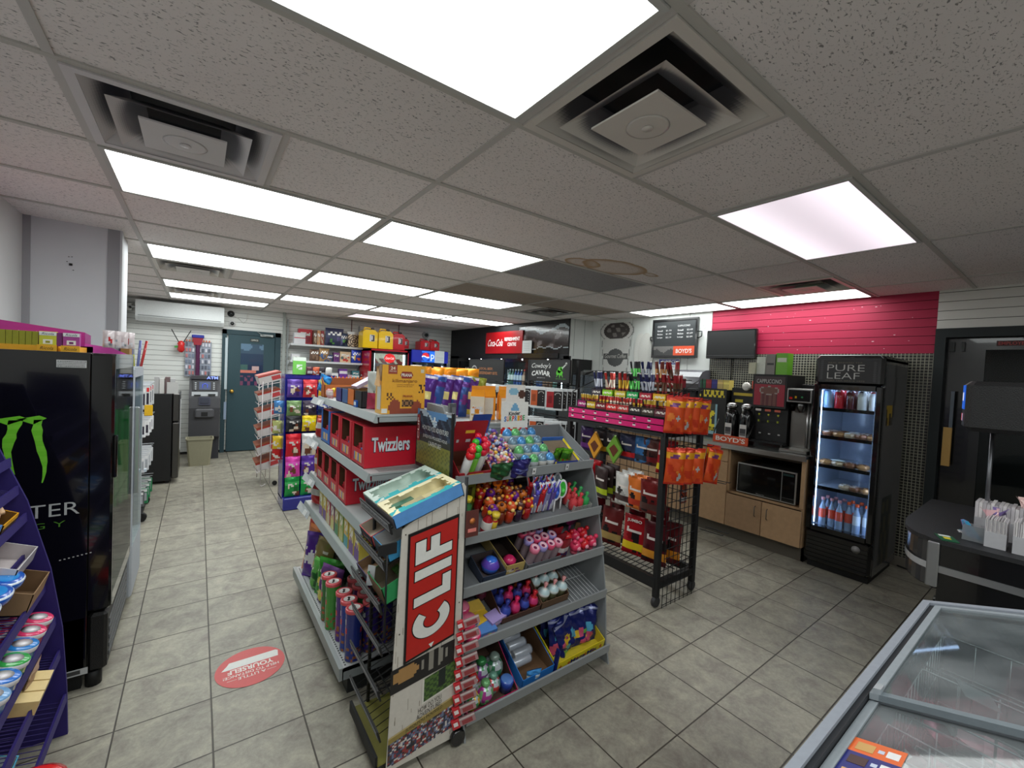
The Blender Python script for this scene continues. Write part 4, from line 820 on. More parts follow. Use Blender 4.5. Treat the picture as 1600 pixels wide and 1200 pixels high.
# ---- top shelf
KL = MB(); yo = K(236, 172, 52)
def kil(u, v):
    if v < .40 and ((u-.30)**2*3+(v-.12)**2*1.6 < .055 or (u-.82)**2*4+(v-.1)**2*2 < .06): return K(150, 72, 50)
    if v < .12 and .2 < u: return K(140, 66, 46)
    if .46 < u < .72 and .08 < v < .40: return K(226, 160, 50) if v > .28 or v < .14 else K(150, 110, 70) if math.sin(u*90)*math.sin(v*80) > 0 else K(60, 40, 30)
    if .86 < u and .42 < v < .6 and math.sin(u*60+v*30) > .2: return K(60, 38, 30)
    if .12 < u < .26 and .30 < v < .42 and math.sin(u*80)*math.sin(v*60) > -.2: return K(90, 54, 36)
    if .88 < u < .98 and .84 < v < .93: return K(214, 214, 196)
    return yo
kt = thing('snack_box', 'large yellow Kilimanjaro snack carton standing at the near end of the top gondola shelf', 'snack carton', (.713, 2.02, 1.331))
mb = MB(yo); W_, H_, D_ = .225, .24, .085
mb.grid(lambda u, v: (u*W_, 0, v*H_), 26, 28, kil, smooth=False); mb.box(0, .001, 0, W_, D_, .16, K(214, 160, 70), cols=[None, None, yo, K(150, 120, 80), yo, K(222, 170, 80)]); mb.quad((0, 0, .16), (0, D_, .16), (0, D_*.45, H_), (0, 0, H_), K(150, 118, 80)); mb.box(0, .001, .16, W_, .004, H_, K(150, 118, 76)); mb.box(0, D_-.003, .16, W_, D_, H_-.01, K(140, 110, 72)); mb.box(.003, .003, .10, W_-.003, D_-.003, .162, K(120, 90, 60))
mb.quad((-.0006, .06, .02), (-.0006, .01, .02), (-.0006, .01, .14), (-.0006, .06, .14), K(206, 206, 200)); mb.box(.002, -.0012, .004, .03, 0, .026, K(230, 230, 224))
mb.box(.03, -.001, .196, .075, 0, .24, K(160, 70, 50)); write(mb, '24', (.040, -.0014, .216), (.024, 0, 0), (0, 0, .016), K(245, 232, 214), bold=.02); write(mb, 'PIECES', (.035, -.0014, .206), (.034, 0, 0), (0, 0, .006), K(245, 232, 214))
mb.poly([(.09, -.0012, .192), (.10, -.0012, .175), (.148, -.0012, .175), (.158, -.0012, .192), (.148, -.0012, .209), (.10, -.0012, .209)], K(150, 50, 36)); write(mb, 'PRANA', (.096, -.0016, .184), (.056, 0, 0), (0, 0, .016), K(244, 236, 226), bold=.02)
write(mb, 'kilimanjaro', (.052, -.0012, .150), (.128, 0, 0), (0, 0, .022), K(110, 56, 30)); write(mb, 'coconut chocolate bark', (.075, -.0012, .142), (.09, 0, 0), (0, 0, .006), K(130, 80, 40)); write(mb, 'écorce noix de coco', (.075, -.0012, .133), (.08, 0, 0), (0, 0, .006), K(130, 80, 40))
write(mb, 'PRANA', (.108, -.0016, .082), (.05, 0, 0), (0, 0, .010), K(150, 50, 36), bold=.02)
build('box', mb, 'print', kt)
build('torn_flap', MB(K(240, 200, 150)).prism([(0, 0, 0), (-.03, -.01, .01), (-.02, -.005, .05), (-.012, 0, .09), (0, .004, .05)], (0, .004, 0)).xf(Matrix.Translation((-.002, .02, .13))), 'card', kt)
def solo_at(nm_, mb, m, lab, cat, x, y, z, rz=0, rot=None, g=None): return solo(nm_, mb, m, lab, cat, (x, y, z), rz, g, rot)
Z1 = 1.332
solo_at('snack_bag', pouch(.12, .20, .04, art(K(200, 206, 200), (.0, .42, K(190, 60, 90)), blobs=[K(120, 140, 120), K(235, 235, 230)], seed=5), seed=5, wr=.01), 'foil', 'silver and pink snack bag just behind the yellow Kilimanjaro carton', 'snack bag', .76, 2.22, Z1, rz=-.9)
def opened(w, d, h, c, inn, lid, stock):
    mb = tray(w, d, h, h*1.1, c, inn); n = len(mb.v)
    mb.quad((-w/2, d, h*1.1), (w/2, d, h*1.1), (w/2, d+lid*.75, h*1.1+lid*.65), (-w/2, d+lid*.75, h*1.1+lid*.65), inn); mb.quad((w/2, d+.002, h*1.1), (-w/2, d+.002, h*1.1), (-w/2, d+.002+lid*.75, h*1.1+lid*.65), (w/2, d+.002+lid*.75, h*1.1+lid*.65), c)
    for k in range(stock): mb.box(-w/2+.01+k*(w-.02)/stock, .01, .004, -w/2+.006+(k+1)*(w-.02)/stock, d*.7, h*.8, [K(70, 130, 60), K(200, 120, 40), K(120, 60, 40)][k % 3])
    return mb
for k, (y, h, c, lab) in enumerate(((2.36, .12, K(40, 40, 44), 'dark open candy carton behind the silver snack bag'), (2.50, .12, K(206, 110, 40), 'orange open candy carton on the top gondola shelf'), (2.62, .11, K(60, 90, 140), 'slate blue open candy carton on the top gondola shelf'), (2.76, .11, K(60, 50, 120), 'dark blue open candy carton mid top shelf'))):
    solo_at('open_candy_carton', opened(.12, .16, h*.75, c, K(120, 92, 62), .10, 3), 'card', lab, 'candy carton', .705, y, Z1, rz=-PI/2)
solo_at('blue_gum_box', MB(K(30, 90, 180)).box(0, 0, 0, .05, .045, .035).box(-.001, .004, .01, 0, .04, .028, K(220, 230, 240)), 'print', 'small bright blue gum box at the edge of the top gondola shelf', 'gum box', .695, 2.36, Z1)
for k in range(3): solo_at('pink_pack', pouch(.07, .06, .03, art(K(214, 150, 156), (.4, .8, K(236, 214, 214)), seed=k), seed=k, nu=6, nv=6), 'foil', '%s pink and white twist pack from the left on the top gondola shelf' % nth(k), 'candy pack', .71, 3.14-.075*k, Z1, rz=-1.3, g='pink twist packs')
mb = tray(.34, .10, .085, .13, K(176, 96, 40), K(140, 74, 34))
for k in range(13): mb.prism([(-.165+.0255*k, .1, .13), (-.145+.0255*k, .1, .13), (-.155+.0255*k, .1, .142)], (0, -.002, 0), K(220, 120, 60))
solo_at('open_candy_carton', mb, 'card', 'wide brown-orange open carton with a zigzag rim at the far end of the top shelf', 'candy carton', .86, 3.06, Z1, rz=0)
for k, (dx, c, lab) in enumerate(((.70, K(50, 140, 210), 'blue crumpled snack bag left of the wide zigzag carton'), (.72, K(226, 200, 60), 'yellow crumpled snack bag below the blue one at the far end of the top shelf'))): solo_at('snack_bag', pouch(.10, .12 if k == 0 else .08, .04, art(c, None, (.2, .4, .8, .7, K(240, 236, 120)), seed=k+3), seed=k+3, wr=.012), 'foil', lab, 'snack bag', dx, 3.17-.06*k, Z1+(.03 if k == 0 else 0), rot=(.0, .3, -1.0))
solo_at('candy_bar_box', MB(K(190, 176, 206)).prism([(0, 0, 0), (.16, 0, .09), (.15, 0, .105), (-.01, 0, .015)], (0, .10, 0)).prism([(.07, -.001, .045), (.14, -.001, .084), (.135, -.001, .094), (.065, -.001, .053)], (0, .001, 0), K(40, 34, 110)), 'print', 'lavender and navy candy box tipped over the open cartons', 'candy box', .72, 2.42, Z1+.095)
# right-hand top shelf: purple, orange and carton-style crisp bags
Zr = 1.272
for k in range(7):
    fn = art(K(84, 40, 140), None, (.2, .45, .8, .65, K(238, 226, 150)), blobs=[K(226, 206, 90), K(50, 80, 160), K(236, 232, 236)], seed=k+40, edge=K(226, 220, 236), nb=6)
    if k % 3 == 1: fn = art(K(52, 90, 170), (.75, .9, K(100, 50, 150)), blobs=[K(120, 60, 160), K(220, 210, 120)], seed=k)
    if k == 6: fn = art(K(150, 160, 60), blobs=[K(190, 190, 90)], seed=k)
    solo_at('crisp_bag', pouch(.13, .25, .05, fn, seed=k+40, wr=.012), 'foil', '%s crisp bag from the left in the purple bag row right of the yellow carton' % nth(k), 'crisp bag', 1.06+.056*k, 2.33-.005*k, Zr, rot=(-.08, .12, -.55+.05*k), g='purple crisp bags on the gondola top')
for k in range(5): solo_at('crisp_bag', pouch(.16, .30-.01*(k % 2), .07, art(K(240, 150, 30), None, (.25, .4, .75, .6, K(120, 60, 150)), blobs=[K(250, 190, 70), K(216, 110, 30)], seed=k+60), seed=k+60, wr=.014), 'foil', '%s orange crisp bag from the left behind the purple bags' % nth(k), 'crisp bag', 1.17+.105*k, 2.62+.02*k, Zr, rot=(-.05, 0, -.5), g='orange crisp bags behind the purple ones')
solo_at('snack_bag', pouch(.07, .21, .03, art(K(236, 226, 210), (.0, .5, K(190, 50, 50)), blobs=[K(90, 140, 60), K(180, 150, 120)], seed=4), seed=4), 'foil', 'tall narrow white and red snack bag sticking up behind the yellow carton', 'snack bag', 1.10, 2.52, Zr+.10, rot=(-.2, 0, -.5))
solo_at('snack_pouch_box', MB(K(160, 120, 80)).box(-.06, 0, 0, .06, .05, .10), 'card', 'plain brown carton that props the tall narrow snack bag', 'carton', 1.10, 2.52, Zr, rz=-.5)
for k in range(3):
    t = thing('gable_carton', '%s orange gable-top snack carton from the left behind the candy end cap' % nth(k), 'snack carton', (1.30+.10*k, 2.09+.03*(k % 2), Zr), -.62+.12*k, 'orange gable-top cartons')
    og = K(244, 150, 30) if k else K(240, 200, 130); mb = MB(og)
    f = art(K(240, 226, 200), None, blobs=[K(236, 150, 40), K(250, 250, 250), K(214, 180, 120)], seed=3, nb=9) if k == 0 else (lambda u, v: K(222, 214, 200) if .16 < u < .84 and .2 < v < .9 else og)
    mb.grid(lambda u, v: ((u-.5)*.08, 0, v*.14), 12, 14, f, smooth=False); mb.box(-.04, .0005, 0, .04, .06, .14, og, cols=[None, None, og, og, og, og])
    mb.quad((-.04, 0, .14), (.04, 0, .14), (.036, .028, .18), (-.036, .028, .18), K(250, 160, 40)); mb.quad((.04, .06, .14), (-.04, .06, .14), (-.036, .032, .18), (.036, .032, .18)); mb.poly([(.04, 0, .14), (.04, .06, .14), (.036, .03, .18)]); mb.poly([(-.04, .06, .14), (-.04, 0, .14), (-.036, .03, .18)]); mb.box(-.038, .028, .178, .038, .032, .20, K(246, 156, 50))
    if k == 0: write(mb, 'Crunchy', (-.03, -.001, .06), (.06, 0, 0), (0, 0, .028), K(236, 240, 244), shear=.3, bold=.02)
    build('carton', mb, 'foil', t)
# things on the hidden right side are left out
# ================= CANDY END CAP =================
EX0, EX1, EYB = .935, 1.825, 1.965; EG = K(128, 131, 134)
ec = thing('end_cap_rack', 'grey sloping candy end cap rack facing the camera', 'display rack', (1.38, 1.75, 0)); LE = (1.38, 1.75, 0)
def side_prof(top):
    # (y, z) outline of a side panel
    p = [(1.475, 0), (1.50, .10), (1.52, .35), (1.55, .55), (1.60, .80), (1.655, 1.0), (1.70, 1.10)]
    return p+([(1.72, 1.30), (1.80, 1.385), (EYB, 1.39), (EYB, 0)] if top else [(1.80, 1.16), (EYB, 1.25), (EYB, 0)])
for x, top in ((EX0-.008, True), (EX1, False)): build('side_panel', rel(MB(K(140, 144, 146)).prism([(x, y, z) for y, z in side_prof(top)], (.008, 0, 0)), LE), 'shelf', ec)
build('back_panel', rel(MB(K(120, 123, 125)).box(EX0, EYB-.012, .05, EX1, EYB, 1.25), LE), 'shelf', ec)
SV = [('top_shelf', 1.675, 1.045, .12), ('second_shelf', 1.60, .80, .12), ('third_shelf', 1.565, .585, .13), ('fourth_shelf', 1.53, .36, .13), ('bottom_shelf', 1.49, .075, .10)]
def dk(i, y):  # deck height at y
    _, yf, zf, rise = SV[i]; return zf+rise*(y-yf)/(EYB-yf)
for i, (n_, yf, zf, rise) in enumerate(SV):
    mb = MB(EG); zb = zf+rise
    mb.quad((EX0, yf, zf), (EX1, yf, zf), (EX1, EYB-.012, zb), (EX0, EYB-.012, zb), K(120, 123, 126)); mb.quad((EX0, yf, zf-.004), (EX0, EYB-.012, zb-.004), (EX1, EYB-.012, zb-.004), (EX1, yf, zf-.004), K(110, 112, 114))
    mb.prism([(EX0, yf, zf-.006), (EX0, yf-.014, zf-.006), (EX0, yf-.022, zf+.04), (EX0, yf-.014, zf+.042), (EX0, yf-.006, zf)], (EX1-EX0, 0, 0), K(146, 150, 152))
    if i in (0, 3):
        for k in range(9): x = 1.60+.026*k; mb.rod((x, yf, zf+.006), (x, EYB-.02, zb+.006), .0018, 5, K(200, 204, 206))
        for t in (.35, .8): mb.rod((1.59, yf+(EYB-yf)*t, zf+.010+rise*t), (EX1, yf+(EYB-yf)*t, zf+.010+rise*t), .0018, 5, K(200, 204, 206))
    build(n_, rel(mb, LE), 'shelf', ec)
for x, c, nn in ((1.37, K(236, 236, 236), 'small white price tag'), (1.60, K(220, 220, 220), 'small white price tag')):
    build('price_tag', rel(MB(c).prism([(x, 1.652, 1.05), (x+.022, 1.652, 1.05), (x+.022, 1.6455, 1.082), (x, 1.6455, 1.082)], (0, -.001, 0)).box(x+.006, 1.6445, 1.062, x+.012, 1.6465, 1.07, K(30, 30, 30)), LE), 'print', ec, nn)
def onto(i, y): return dk(i, y)+.003
def slope(i): _, yf, zf, rise = SV[i]; return math.atan2(rise, EYB-yf)
SCL = {'chocolate_egg': 1.3, 'figure_candy': 1.32, 'orange_lollipop': 1.1, 'eared_candy_tube': 1.12, 'slipper_lollipop': 1.15, 'gummy_bag': 1.25, 'soda_bottle_candy': 1.2, 'gel_candy': 1.3, 'yellow_green_card': 1.1, 'candy_roller': 1.2, 'bear_candy': 1.3, 'pink_pinwheel': 1.0, 'blue_toy_candy': 1.35, 'pink_lip_candy': 1.2, 'wrapped_candy': 1.25, 'cream_cup': 1.15, 'sticker_pack': 1.25, 'tied_candy_bag': 1.08, 'slush_candy_cup': 1.2, 'globe_candy': 1.2, 'rolled_can': 1.2, 'navy_candy_bag': 1.38, 'candy_tube': 1.2, 'egg_display_card': 1.12, 'green_candy_pack': 1.2}
def sc_(o): return Matrix.Scale(SCL.get(o.name.split('.')[0], 1), 4)
def put(nm_, mb, m, lab, cat, i, x, y, rz=0, dz=0, tilt=True, g=None):
    o = solo(nm_, mb, m, lab, cat, (0, 0, 0), group=g)
    o.matrix_world = Matrix.Translation((x, y, onto(i, y)+dz)) @ Matrix.Rotation(slope(i) if tilt else 0, 4, 'X') @ Matrix.Rotation(rz, 4, 'Z') @ sc_(o); return o
def putt(t, i, x, y, rz=0, dz=0, tilt=True, rx=0): t.matrix_world = Matrix.Translation((x, y, onto(i, y)+dz)) @ Matrix.Rotation((slope(i) if tilt else 0)+rx, 4, 'X') @ Matrix.Rotation(rz, 4, 'Z') @ sc_(t); return t
RD = K(176, 26, 40)
# --- top shelf
def jb(u, v):
    if math.sin(u*40)*math.sin(v*50) > .75: return K(240, 214, 200)
    return K(170, 28, 40)
mb = tray(.175, .13, .055, .09, K(170, 28, 40), K(110, 60, 44), header=.16, hcol=lambda u, v: (K(236, 190, 60) if v > .5 and abs(u-.5) < .22 and (u-.5)**2+(v-.68)**2 < .03 and int(v*30) % 2 else (K(200, 200, 200) if .30 < v < .42 and int(u*9) % 3 == 1 else K(164, 30, 42))), frontfn=lambda u, v: K(226, 176, 50) if .3 < u < .75 and .3 < v < .8 else K(168, 26, 40))
write(mb, 'JELLY BEAN', (-.05, -.0012, .02), (.10, 0, 0), (0, 0, .018), K(190, 120, 30), bold=.01)
put('lollipop_display', mb, 'print', 'dark red cardboard display at the left end of the top end cap shelf', 'candy display', 0, 1.035, 1.672)
def cand_tube(cap, body=K(214, 206, 200), l=.15, r=.016):
    m = MB(); m.lathe([(r*.8, 0), (r, .01), (r, l*.62), (r*.7, l*.66)], n=12, col=[body]); m.ball((0, 0, l*.66+r*.8), r*1.15, 12, cap); m.ball((0, 0, l*.66+r*2.4), r*.95, 12, cap); return m
k = 0
for x, y, c, nm_, b_ in ((.985, 1.70, K(226, 30, 40), 'red', K(226, 224, 220)), (1.003, 1.725, K(226, 30, 40), 'red', K(226, 224, 220)), (1.02, 1.705, K(60, 190, 50), 'green', K(120, 190, 60)), (1.035, 1.755, K(60, 190, 50), 'green', K(220, 220, 210)), (1.052, 1.765, K(40, 50, 170), 'blue', K(200, 200, 210)), (1.062, 1.72, K(230, 30, 60), 'red', K(226, 224, 220)), (1.085, 1.735, K(230, 30, 60), 'red', K(222, 210, 210)), (1.092, 1.77, K(230, 30, 60), 'red', K(222, 210, 210)), (1.075, 1.80, K(230, 30, 60), 'red', K(222, 210, 210))):
    t = solo('candy_tube', cand_tube(c, b_), 'gloss', '%s round-capped candy tube standing in the dark red display, %s from the left' % (nm_, nth(k)), 'candy tube', group='round-capped candy tubes'); putt(t, 0, x, y-.012, dz=.012, rx=.12); k += 1
put('blue_display', tray(.11, .15, .03, .05, K(40, 60, 140), K(60, 60, 90), header=.15, hcol=lambda u, v: (K(226, 100, 170) if (u-.4)**2+(v-.5)**2 < .06 else K(60, 90, 180) if v < .7-.4*abs(u-.5) else K(40, 70, 150))), 'print', 'blue card display with a pink figure behind the bag of sweets', 'candy display', 0, 1.19, 1.79)
# netted bag of mixed sweets: many small balls, nobody could count them
rnd = random.Random(11); mb = MB()
pal = [K(240, 226, 190), K(226, 120, 150), K(120, 90, 190), K(240, 190, 60), K(236, 236, 240), K(90, 60, 150), K(220, 150, 110), K(150, 180, 220)]
for q in range(420):
    u, v, w_ = rnd.random(), rnd.random(), rnd.random()
    x = -.09+.18*u; y = .0+.19*v; z = .02+.10*math.sqrt(max(0, math.sin(PI*u)))*w_*(.5+.5*v)+.015
    r = .0105; n0 = len(mb.v); c = pal[rnd.randrange(8)]
    mb.lathe([(.001, -r), (r*.8, -r*.6), (r, 0), (r*.8, r*.6), (.001, r)], (x, y, z+.02*v), 6, c, cap=False)
o = put('sweets_pile', mb, 'gloss', 'heap of tiny multicoloured sweets in a tray on the top end cap shelf', 'sweets', 0, 1.215, 1.69); o['kind'] = 'stuff'
put('sweets_tray', tray(.185, .19, .03, .05, K(90, 110, 80), K(70, 80, 60)), 'poly', 'clear tray under the heap of tiny sweets', 'tray', 0, 1.215, 1.685)
put('green_bag', pouch(.12, .09, .035, art(K(40, 90, 50), blobs=[K(90, 140, 80), K(30, 60, 40)], seed=8), seed=8, wr=.012), 'foil', 'dark green crumpled bag under the heap of sweets at the shelf lip', 'candy bag', 0, 1.175, 1.668, dz=-.0)
put('navy_bag', pouch(.11, .10, .045, art(K(40, 36, 110), None, (.2, .3, .8, .55, K(120, 130, 200)), seed=9), seed=9, wr=.012), 'foil', 'navy crumpled candy bag beside the egg carton on the top shelf', 'candy bag', 0, 1.29, 1.668)
# egg display
def kinder(u, v):
    if v < .30+.04*abs(math.sin(u*15)): return K(214, 40, 36)
    if .78 < v and (u-.5)**2*1.2+(v-.80)**2 < .022: return K(120, 176, 214)
    return K(240, 238, 232)
mb = MB(); mb.grid(lambda u, v: ((u-.5)*.14, 0, v*.20), 20, 26, kinder, smooth=False); mb.box(-.07, .0005, 0, .07, .004, .20, K(236, 232, 226))
mb.grid(lambda u, v: ((u-.5)*(.10 if v < .9 else .08), .001, .20+v*.085), 14, 10, lambda u, v: K(140, 190, 214) if (u-.38)**2+(v-.6)**2 < .06 else K(80, 44, 30) if (u-.82)**2+(v-.45)**2*.6 < .03 else K(238, 234, 228), smooth=False); mb.box(-.05, .002, .20, .05, .004, .285, K(236, 232, 226))
write(mb, 'Kinder', (-.032, -.001, .128), (.06, 0, .006), (0, 0, .02), K(30, 30, 36), bold=.02)
for k, (ch_, c) in enumerate(zip('SURPRISE', [K(60, 120, 200), K(230, 120, 40), K(60, 160, 80), K(226, 60, 50), K(60, 120, 200), K(240, 170, 50), K(226, 60, 60), K(60, 160, 90)])): write(mb, ch_, (-.055+.0138*k, -.0012, .098+.0012*k), (.0115, 0, .001), (0, 0, .026), c, bold=.03)
put('egg_display_card', mb, 'print', 'tall white and red display card reading Kinder Surprise', 'display card', 0, 1.45, 1.925, rz=-.35, tilt=False, dz=.02)
put('egg_tray', tray(.225, .20, .035, .06, K(206, 214, 210), K(190, 190, 186), frontfn=art(K(226, 226, 220), blobs=[K(200, 130, 90), K(60, 110, 90), K(230, 200, 190)], seed=6)), 'print', 'printed tray holding the foil-wrapped eggs', 'tray', 0, 1.44, 1.678, rz=0)
k = 0
for r in range(4):
    for c_ in range(4):
        c = [(K(80, 150, 210), K(226, 230, 232)), (K(110, 190, 120), K(200, 206, 210)), (K(120, 150, 170), K(226, 224, 220))][(r+c_) % 3]
        m = MB().lathe([(.001, 0), (.014, .004), (.021, .018), (.0215, .028), (.018, .044), (.010, .054), (.001, .057)], n=14, col=[c[1], c[1], c[1], c[0], c[0], c[0]], cap=False)
        put('chocolate_egg', m, 'foil', '%s foil-wrapped egg from the left in the %s row of the egg tray' % (nth(c_), ['front', 'second', 'third', 'back'][r]), 'chocolate egg', 0, 1.360+.056*c_, 1.70+.056*r, dz=.010+.014*r, tilt=False, g='foil-wrapped eggs')
mb = tray(.15, .17, .05, .08, K(40, 60, 150), K(190, 170, 150), frontfn=art(K(44, 64, 150), None, blobs=[K(226, 120, 50), K(60, 160, 90), K(230, 200, 80)], seed=2, nb=7)); mb.prism([(.075, 0, .05), (.075, .17, .08), (.083, .17, .088), (.083, 0, .056)], (.002, 0, 0), K(236, 214, 40)); mb.box(-.083, 0, .0, -.075, .003, .05, K(236, 214, 40)); mb.box(-.075, .165, .08, .075, .17, .10, K(60, 110, 200)); write(mb, 'RING POP', (-.045, -.0014, .010), (.09, 0, 0), (0, 0, .026), K(240, 150, 40), bold=.03)
put('ring_candy_box', mb, 'print', 'blue and yellow candy carton with green packs at the right of the top shelf', 'candy carton', 0, 1.62, 1.675, rz=-.05)
for k in range(5): put('green_candy_pack', pouch(.05, .06, .02, art(K(110, 180, 50), (.4, .8, K(60, 120, 40)), blobs=[K(190, 40, 40)], seed=k), seed=k, nu=6, nv=6), 'foil', '%s green and red candy pack inside the blue and yellow carton' % nth(k), 'candy pack', 0, 1.57+.026*k, 1.72+.015*(k % 3), rz=.4-.2*k, dz=.01, g='green candy packs')
# --- second shelf: figure-topped candies, rabbit-eared tubes, slipper lollies
def critter(c1, c2, c3):
    m = MB(); m.lathe([(.014, 0), (.018, .01), (.018, .045), (.012, .05)], n=12, col=[c2]); m.ball((0, 0, .066), .020, 12, c1); m.ball((-.012, -.006, .083), .007, 8, c3); m.ball((.012, -.006, .083), .007, 8, c3); m.ball((0, -.018, .062), .008, 8, c3)
    m.lathe([(.001, 0), (.006, -.01), (.001, -.02)], (-.02, 0, .045), 6, c3, cap=False); m.lathe([(.001, 0), (.006, -.01), (.001, -.02)], (.02, 0, .045), 6, c3, cap=False); return m
pc = [(K(110, 36, 150), K(90, 34, 120), K(190, 120, 60)), (K(220, 90, 40), K(190, 60, 30), K(250, 210, 120)), (K(200, 40, 40), K(170, 30, 30), K(240, 170, 40)), (K(206, 110, 30), K(120, 50, 30), K(90, 40, 30)), (K(90, 46, 40), K(60, 34, 60), K(226, 150, 60))]
proto = {}
for k in range(20):
    r, c_ = divmod(k, 5); a = pc[(k*3+r) % 5]; key = (k*3+r) % 5
    if key not in proto: proto[key] = critter(*a).mesh('figure_candy'); proto[key].materials.append(MT['gloss'])
    o = bpy.data.objects.new('figure_candy', proto[key]); COL.objects.link(o)
    setp(o, '%s %s figure-topped candy from the left, %s row of the second end cap shelf' % (nth(c_), ['purple', 'orange-red', 'red', 'orange', 'violet'][key], ['front', 'second', 'third', 'fourth', 'rear'][r]), 'figure candy', 'figure-topped candies'); putt(o, 1, 1.135+.053*c_+.012*(r % 2), 1.668+.057*r, rz=rnd.uniform(-.6, .6), dz=.002+.003*r, rx=rnd.uniform(-.15, .1))
for k, (x, y) in enumerate(((1.16, 1.80), (1.24, 1.83), (1.235, 1.76))):
    m = MB().rod((0, 0, 0), (0, 0, .10), .004, 6, K(230, 150, 60)).lathe([(.024, -.006), (.026, 0), (.024, .006)], (0, 0, .115), 16, K(244, 120, 20), ax='y'); m.lathe([(.012, -.0065), (.001, -.007)], (0, 0, .115), 12, K(190, 80, 20), ax='y', cap=False)
    put('orange_lollipop', m, 'gloss', '%s flat orange lollipop from the left above the figure candies' % nth(k), 'lollipop', 1, x, y, dz=.02, tilt=False, g='orange lollipops')
def rabbit(c, s_): 
    m = MB().box(-.016, 0, 0, .016, .02, .10, s_, b=.004); m.box(-.012, -.001, .008, .012, 0, .04, K(236, 232, 236))
    for sx in (-1, 1): m.lathe([(.002, 0), (.007, .02), (.007, .045), (.002, .06)], (0, 0, 0), 8, K(226, 226, 236)); 
    n = 0
    for sx in (-1, 1): m.tube([(sx*.008, .01, .10), (sx*.016, .01, .13), (sx*.028, .012, .155)], .0065, 6, K(226, 228, 240)); m.tube([(sx*.0085, .004, .103), (sx*.016, .004, .13), (sx*.026, .006, .15)], .004, 5, c)
    m.ball((0, .008, .108), .014, 10, c); m.f = m.f; return m
for k in range(8):
    c, s_, nm_ = [(K(90, 80, 200), K(110, 90, 170), 'violet'), (K(226, 50, 50), K(206, 40, 50), 'red'), (K(90, 80, 200), K(150, 150, 200), 'lilac')][k % 3]; r, q = divmod(k, 4)
    put('eared_candy_tube', rabbit(c, s_), 'gloss', '%s %s two-eared candy tube from the left in the %s row' % (nth(q), nm_, ['front', 'rear'][r]), 'candy tube', 1, 1.41+.04*q+.01*r, 1.68+.07*r, rz=.1*(q-1), dz=.004, g='two-eared candy tubes')
def slipper(c):
    m = MB(); n = 16
    def rg(a, b, z, y0=0): return [(a*math.cos(2*PI*i/n), y0+z, b*math.sin(2*PI*i/n)*(1.15 if math.sin(2*PI*i/n) > 0 else 1)) for i in range(n)]
    o1, i1 = rg(.026, .042, 0), rg(.018, .033, -.001); b = len(m.v); m.v += o1+i1+rg(.026, .042, .014)
    for i in range(n):
        j = (i+1) % n; m.face([b+j, b+i, b+n+i, b+n+j], K(236, 236, 240)); m.face([b+i, b+j, b+2*n+j, b+2*n+i], c, True)
    m.face([b+n+i for i in range(n)][::-1], c); m.face([b+2*n+i for i in range(n)], c); m.ball((0, -.006, -.005), .012, 8, tuple(min(1, q*1.6+.03) for q in c[:3])+(1,)); m.rod((0, .005, -.04), (0, .005, -.095), .005, 6, K(230, 230, 230)); m.xf(Matrix.Translation((0, 0, .095))); return m
sl_ = [(1.545, 1.665, K(40, 90, 200), 'blue'), (1.60, 1.675, K(60, 190, 60), 'green'), (1.52, 1.71, K(200, 30, 40), 'red'), (1.565, 1.73, K(40, 80, 190), 'blue'), (1.62, 1.74, K(120, 130, 140), 'grey'), (1.53, 1.77, K(120, 200, 70), 'green'), (1.575, 1.80, K(110, 120, 130), 'grey')]
for k, (x, y, c, nm_) in enumerate(sl_): o = put('slipper_lollipop', slipper(c), 'gloss', '%s %s slipper-shaped lolly counted from the shelf lip' % (nth(k), nm_), 'lollipop', 1, x, y, rz=-.3, dz=.0, g='slipper-shaped lollies'); o.matrix_world = o.matrix_world @ Matrix.Rotation(-.35, 4, 'X')
for k in range(9):
    r, q = divmod(k, 3); c = K(216, 70, 76) if q < 2 else K(60, 170, 90)
    m = MB().lathe([(.001, 0), (.018, .005), (.020, .03), (.016, .05), (.004, .058), (.010, .075), (.002, .08)], n=8, col=[c]); put('gummy_bag', m, 'gloss', '%s small tied bag of %s gummies from the lip at the right end' % (nth(r), 'red' if q == 0 else 'pink' if q == 1 else 'green'), 'gummy bag', 1, 1.67+.045*q, 1.66+.05*r, dz=.0, g='tied gummy bags')
put('clear_tray', tray(.13, .12, .04, .05, K(214, 214, 210), K(190, 190, 186)), 'poly', 'clear box at the right end of the second shelf', 'tray', 1, 1.72, 1.625)
put('soda_bottle_candy', bottle(.10, .022, K(170, 30, 40), K(220, 190, 40), K(226, 220, 214)), 'gloss', 'small red bottle-shaped candy lying at the left of the second shelf', 'candy bottle', 1, 1.08, 1.625, tilt=True)
put('spray_candy', MB().lathe([(.018, 0), (.018, .07), (.012, .075), (.012, .09), (.02, .09), (.02, .11), (.001, .112)], n=14, col=[K(216, 180, 50), K(190, 40, 40), K(230, 200, 60)]), 'gloss', 'yellow capped spray candy near the left of the second shelf', 'candy spray', 1, 1.115, 1.62)
for k, (x, c, nm_) in enumerate(((.97, K(50, 60, 130), 'navy'), (1.0, K(190, 50, 60), 'red'), (1.03, K(60, 120, 70), 'green'), (1.02, K(60, 50, 110), 'dark violet'))): put('gel_candy', MB().lathe([(.014, 0), (.018, .01), (.017, .07), (.008, .08), (.012, .085), (.012, .10)], n=12, col=[c]*3+[K(220, 200, 60)]), 'gloss', '%s squeeze candy at the left end of the second end cap shelf' % nm_, 'candy tube', 1, x, 1.68+.05*(k % 2)+.05*(k//2), dz=.002)
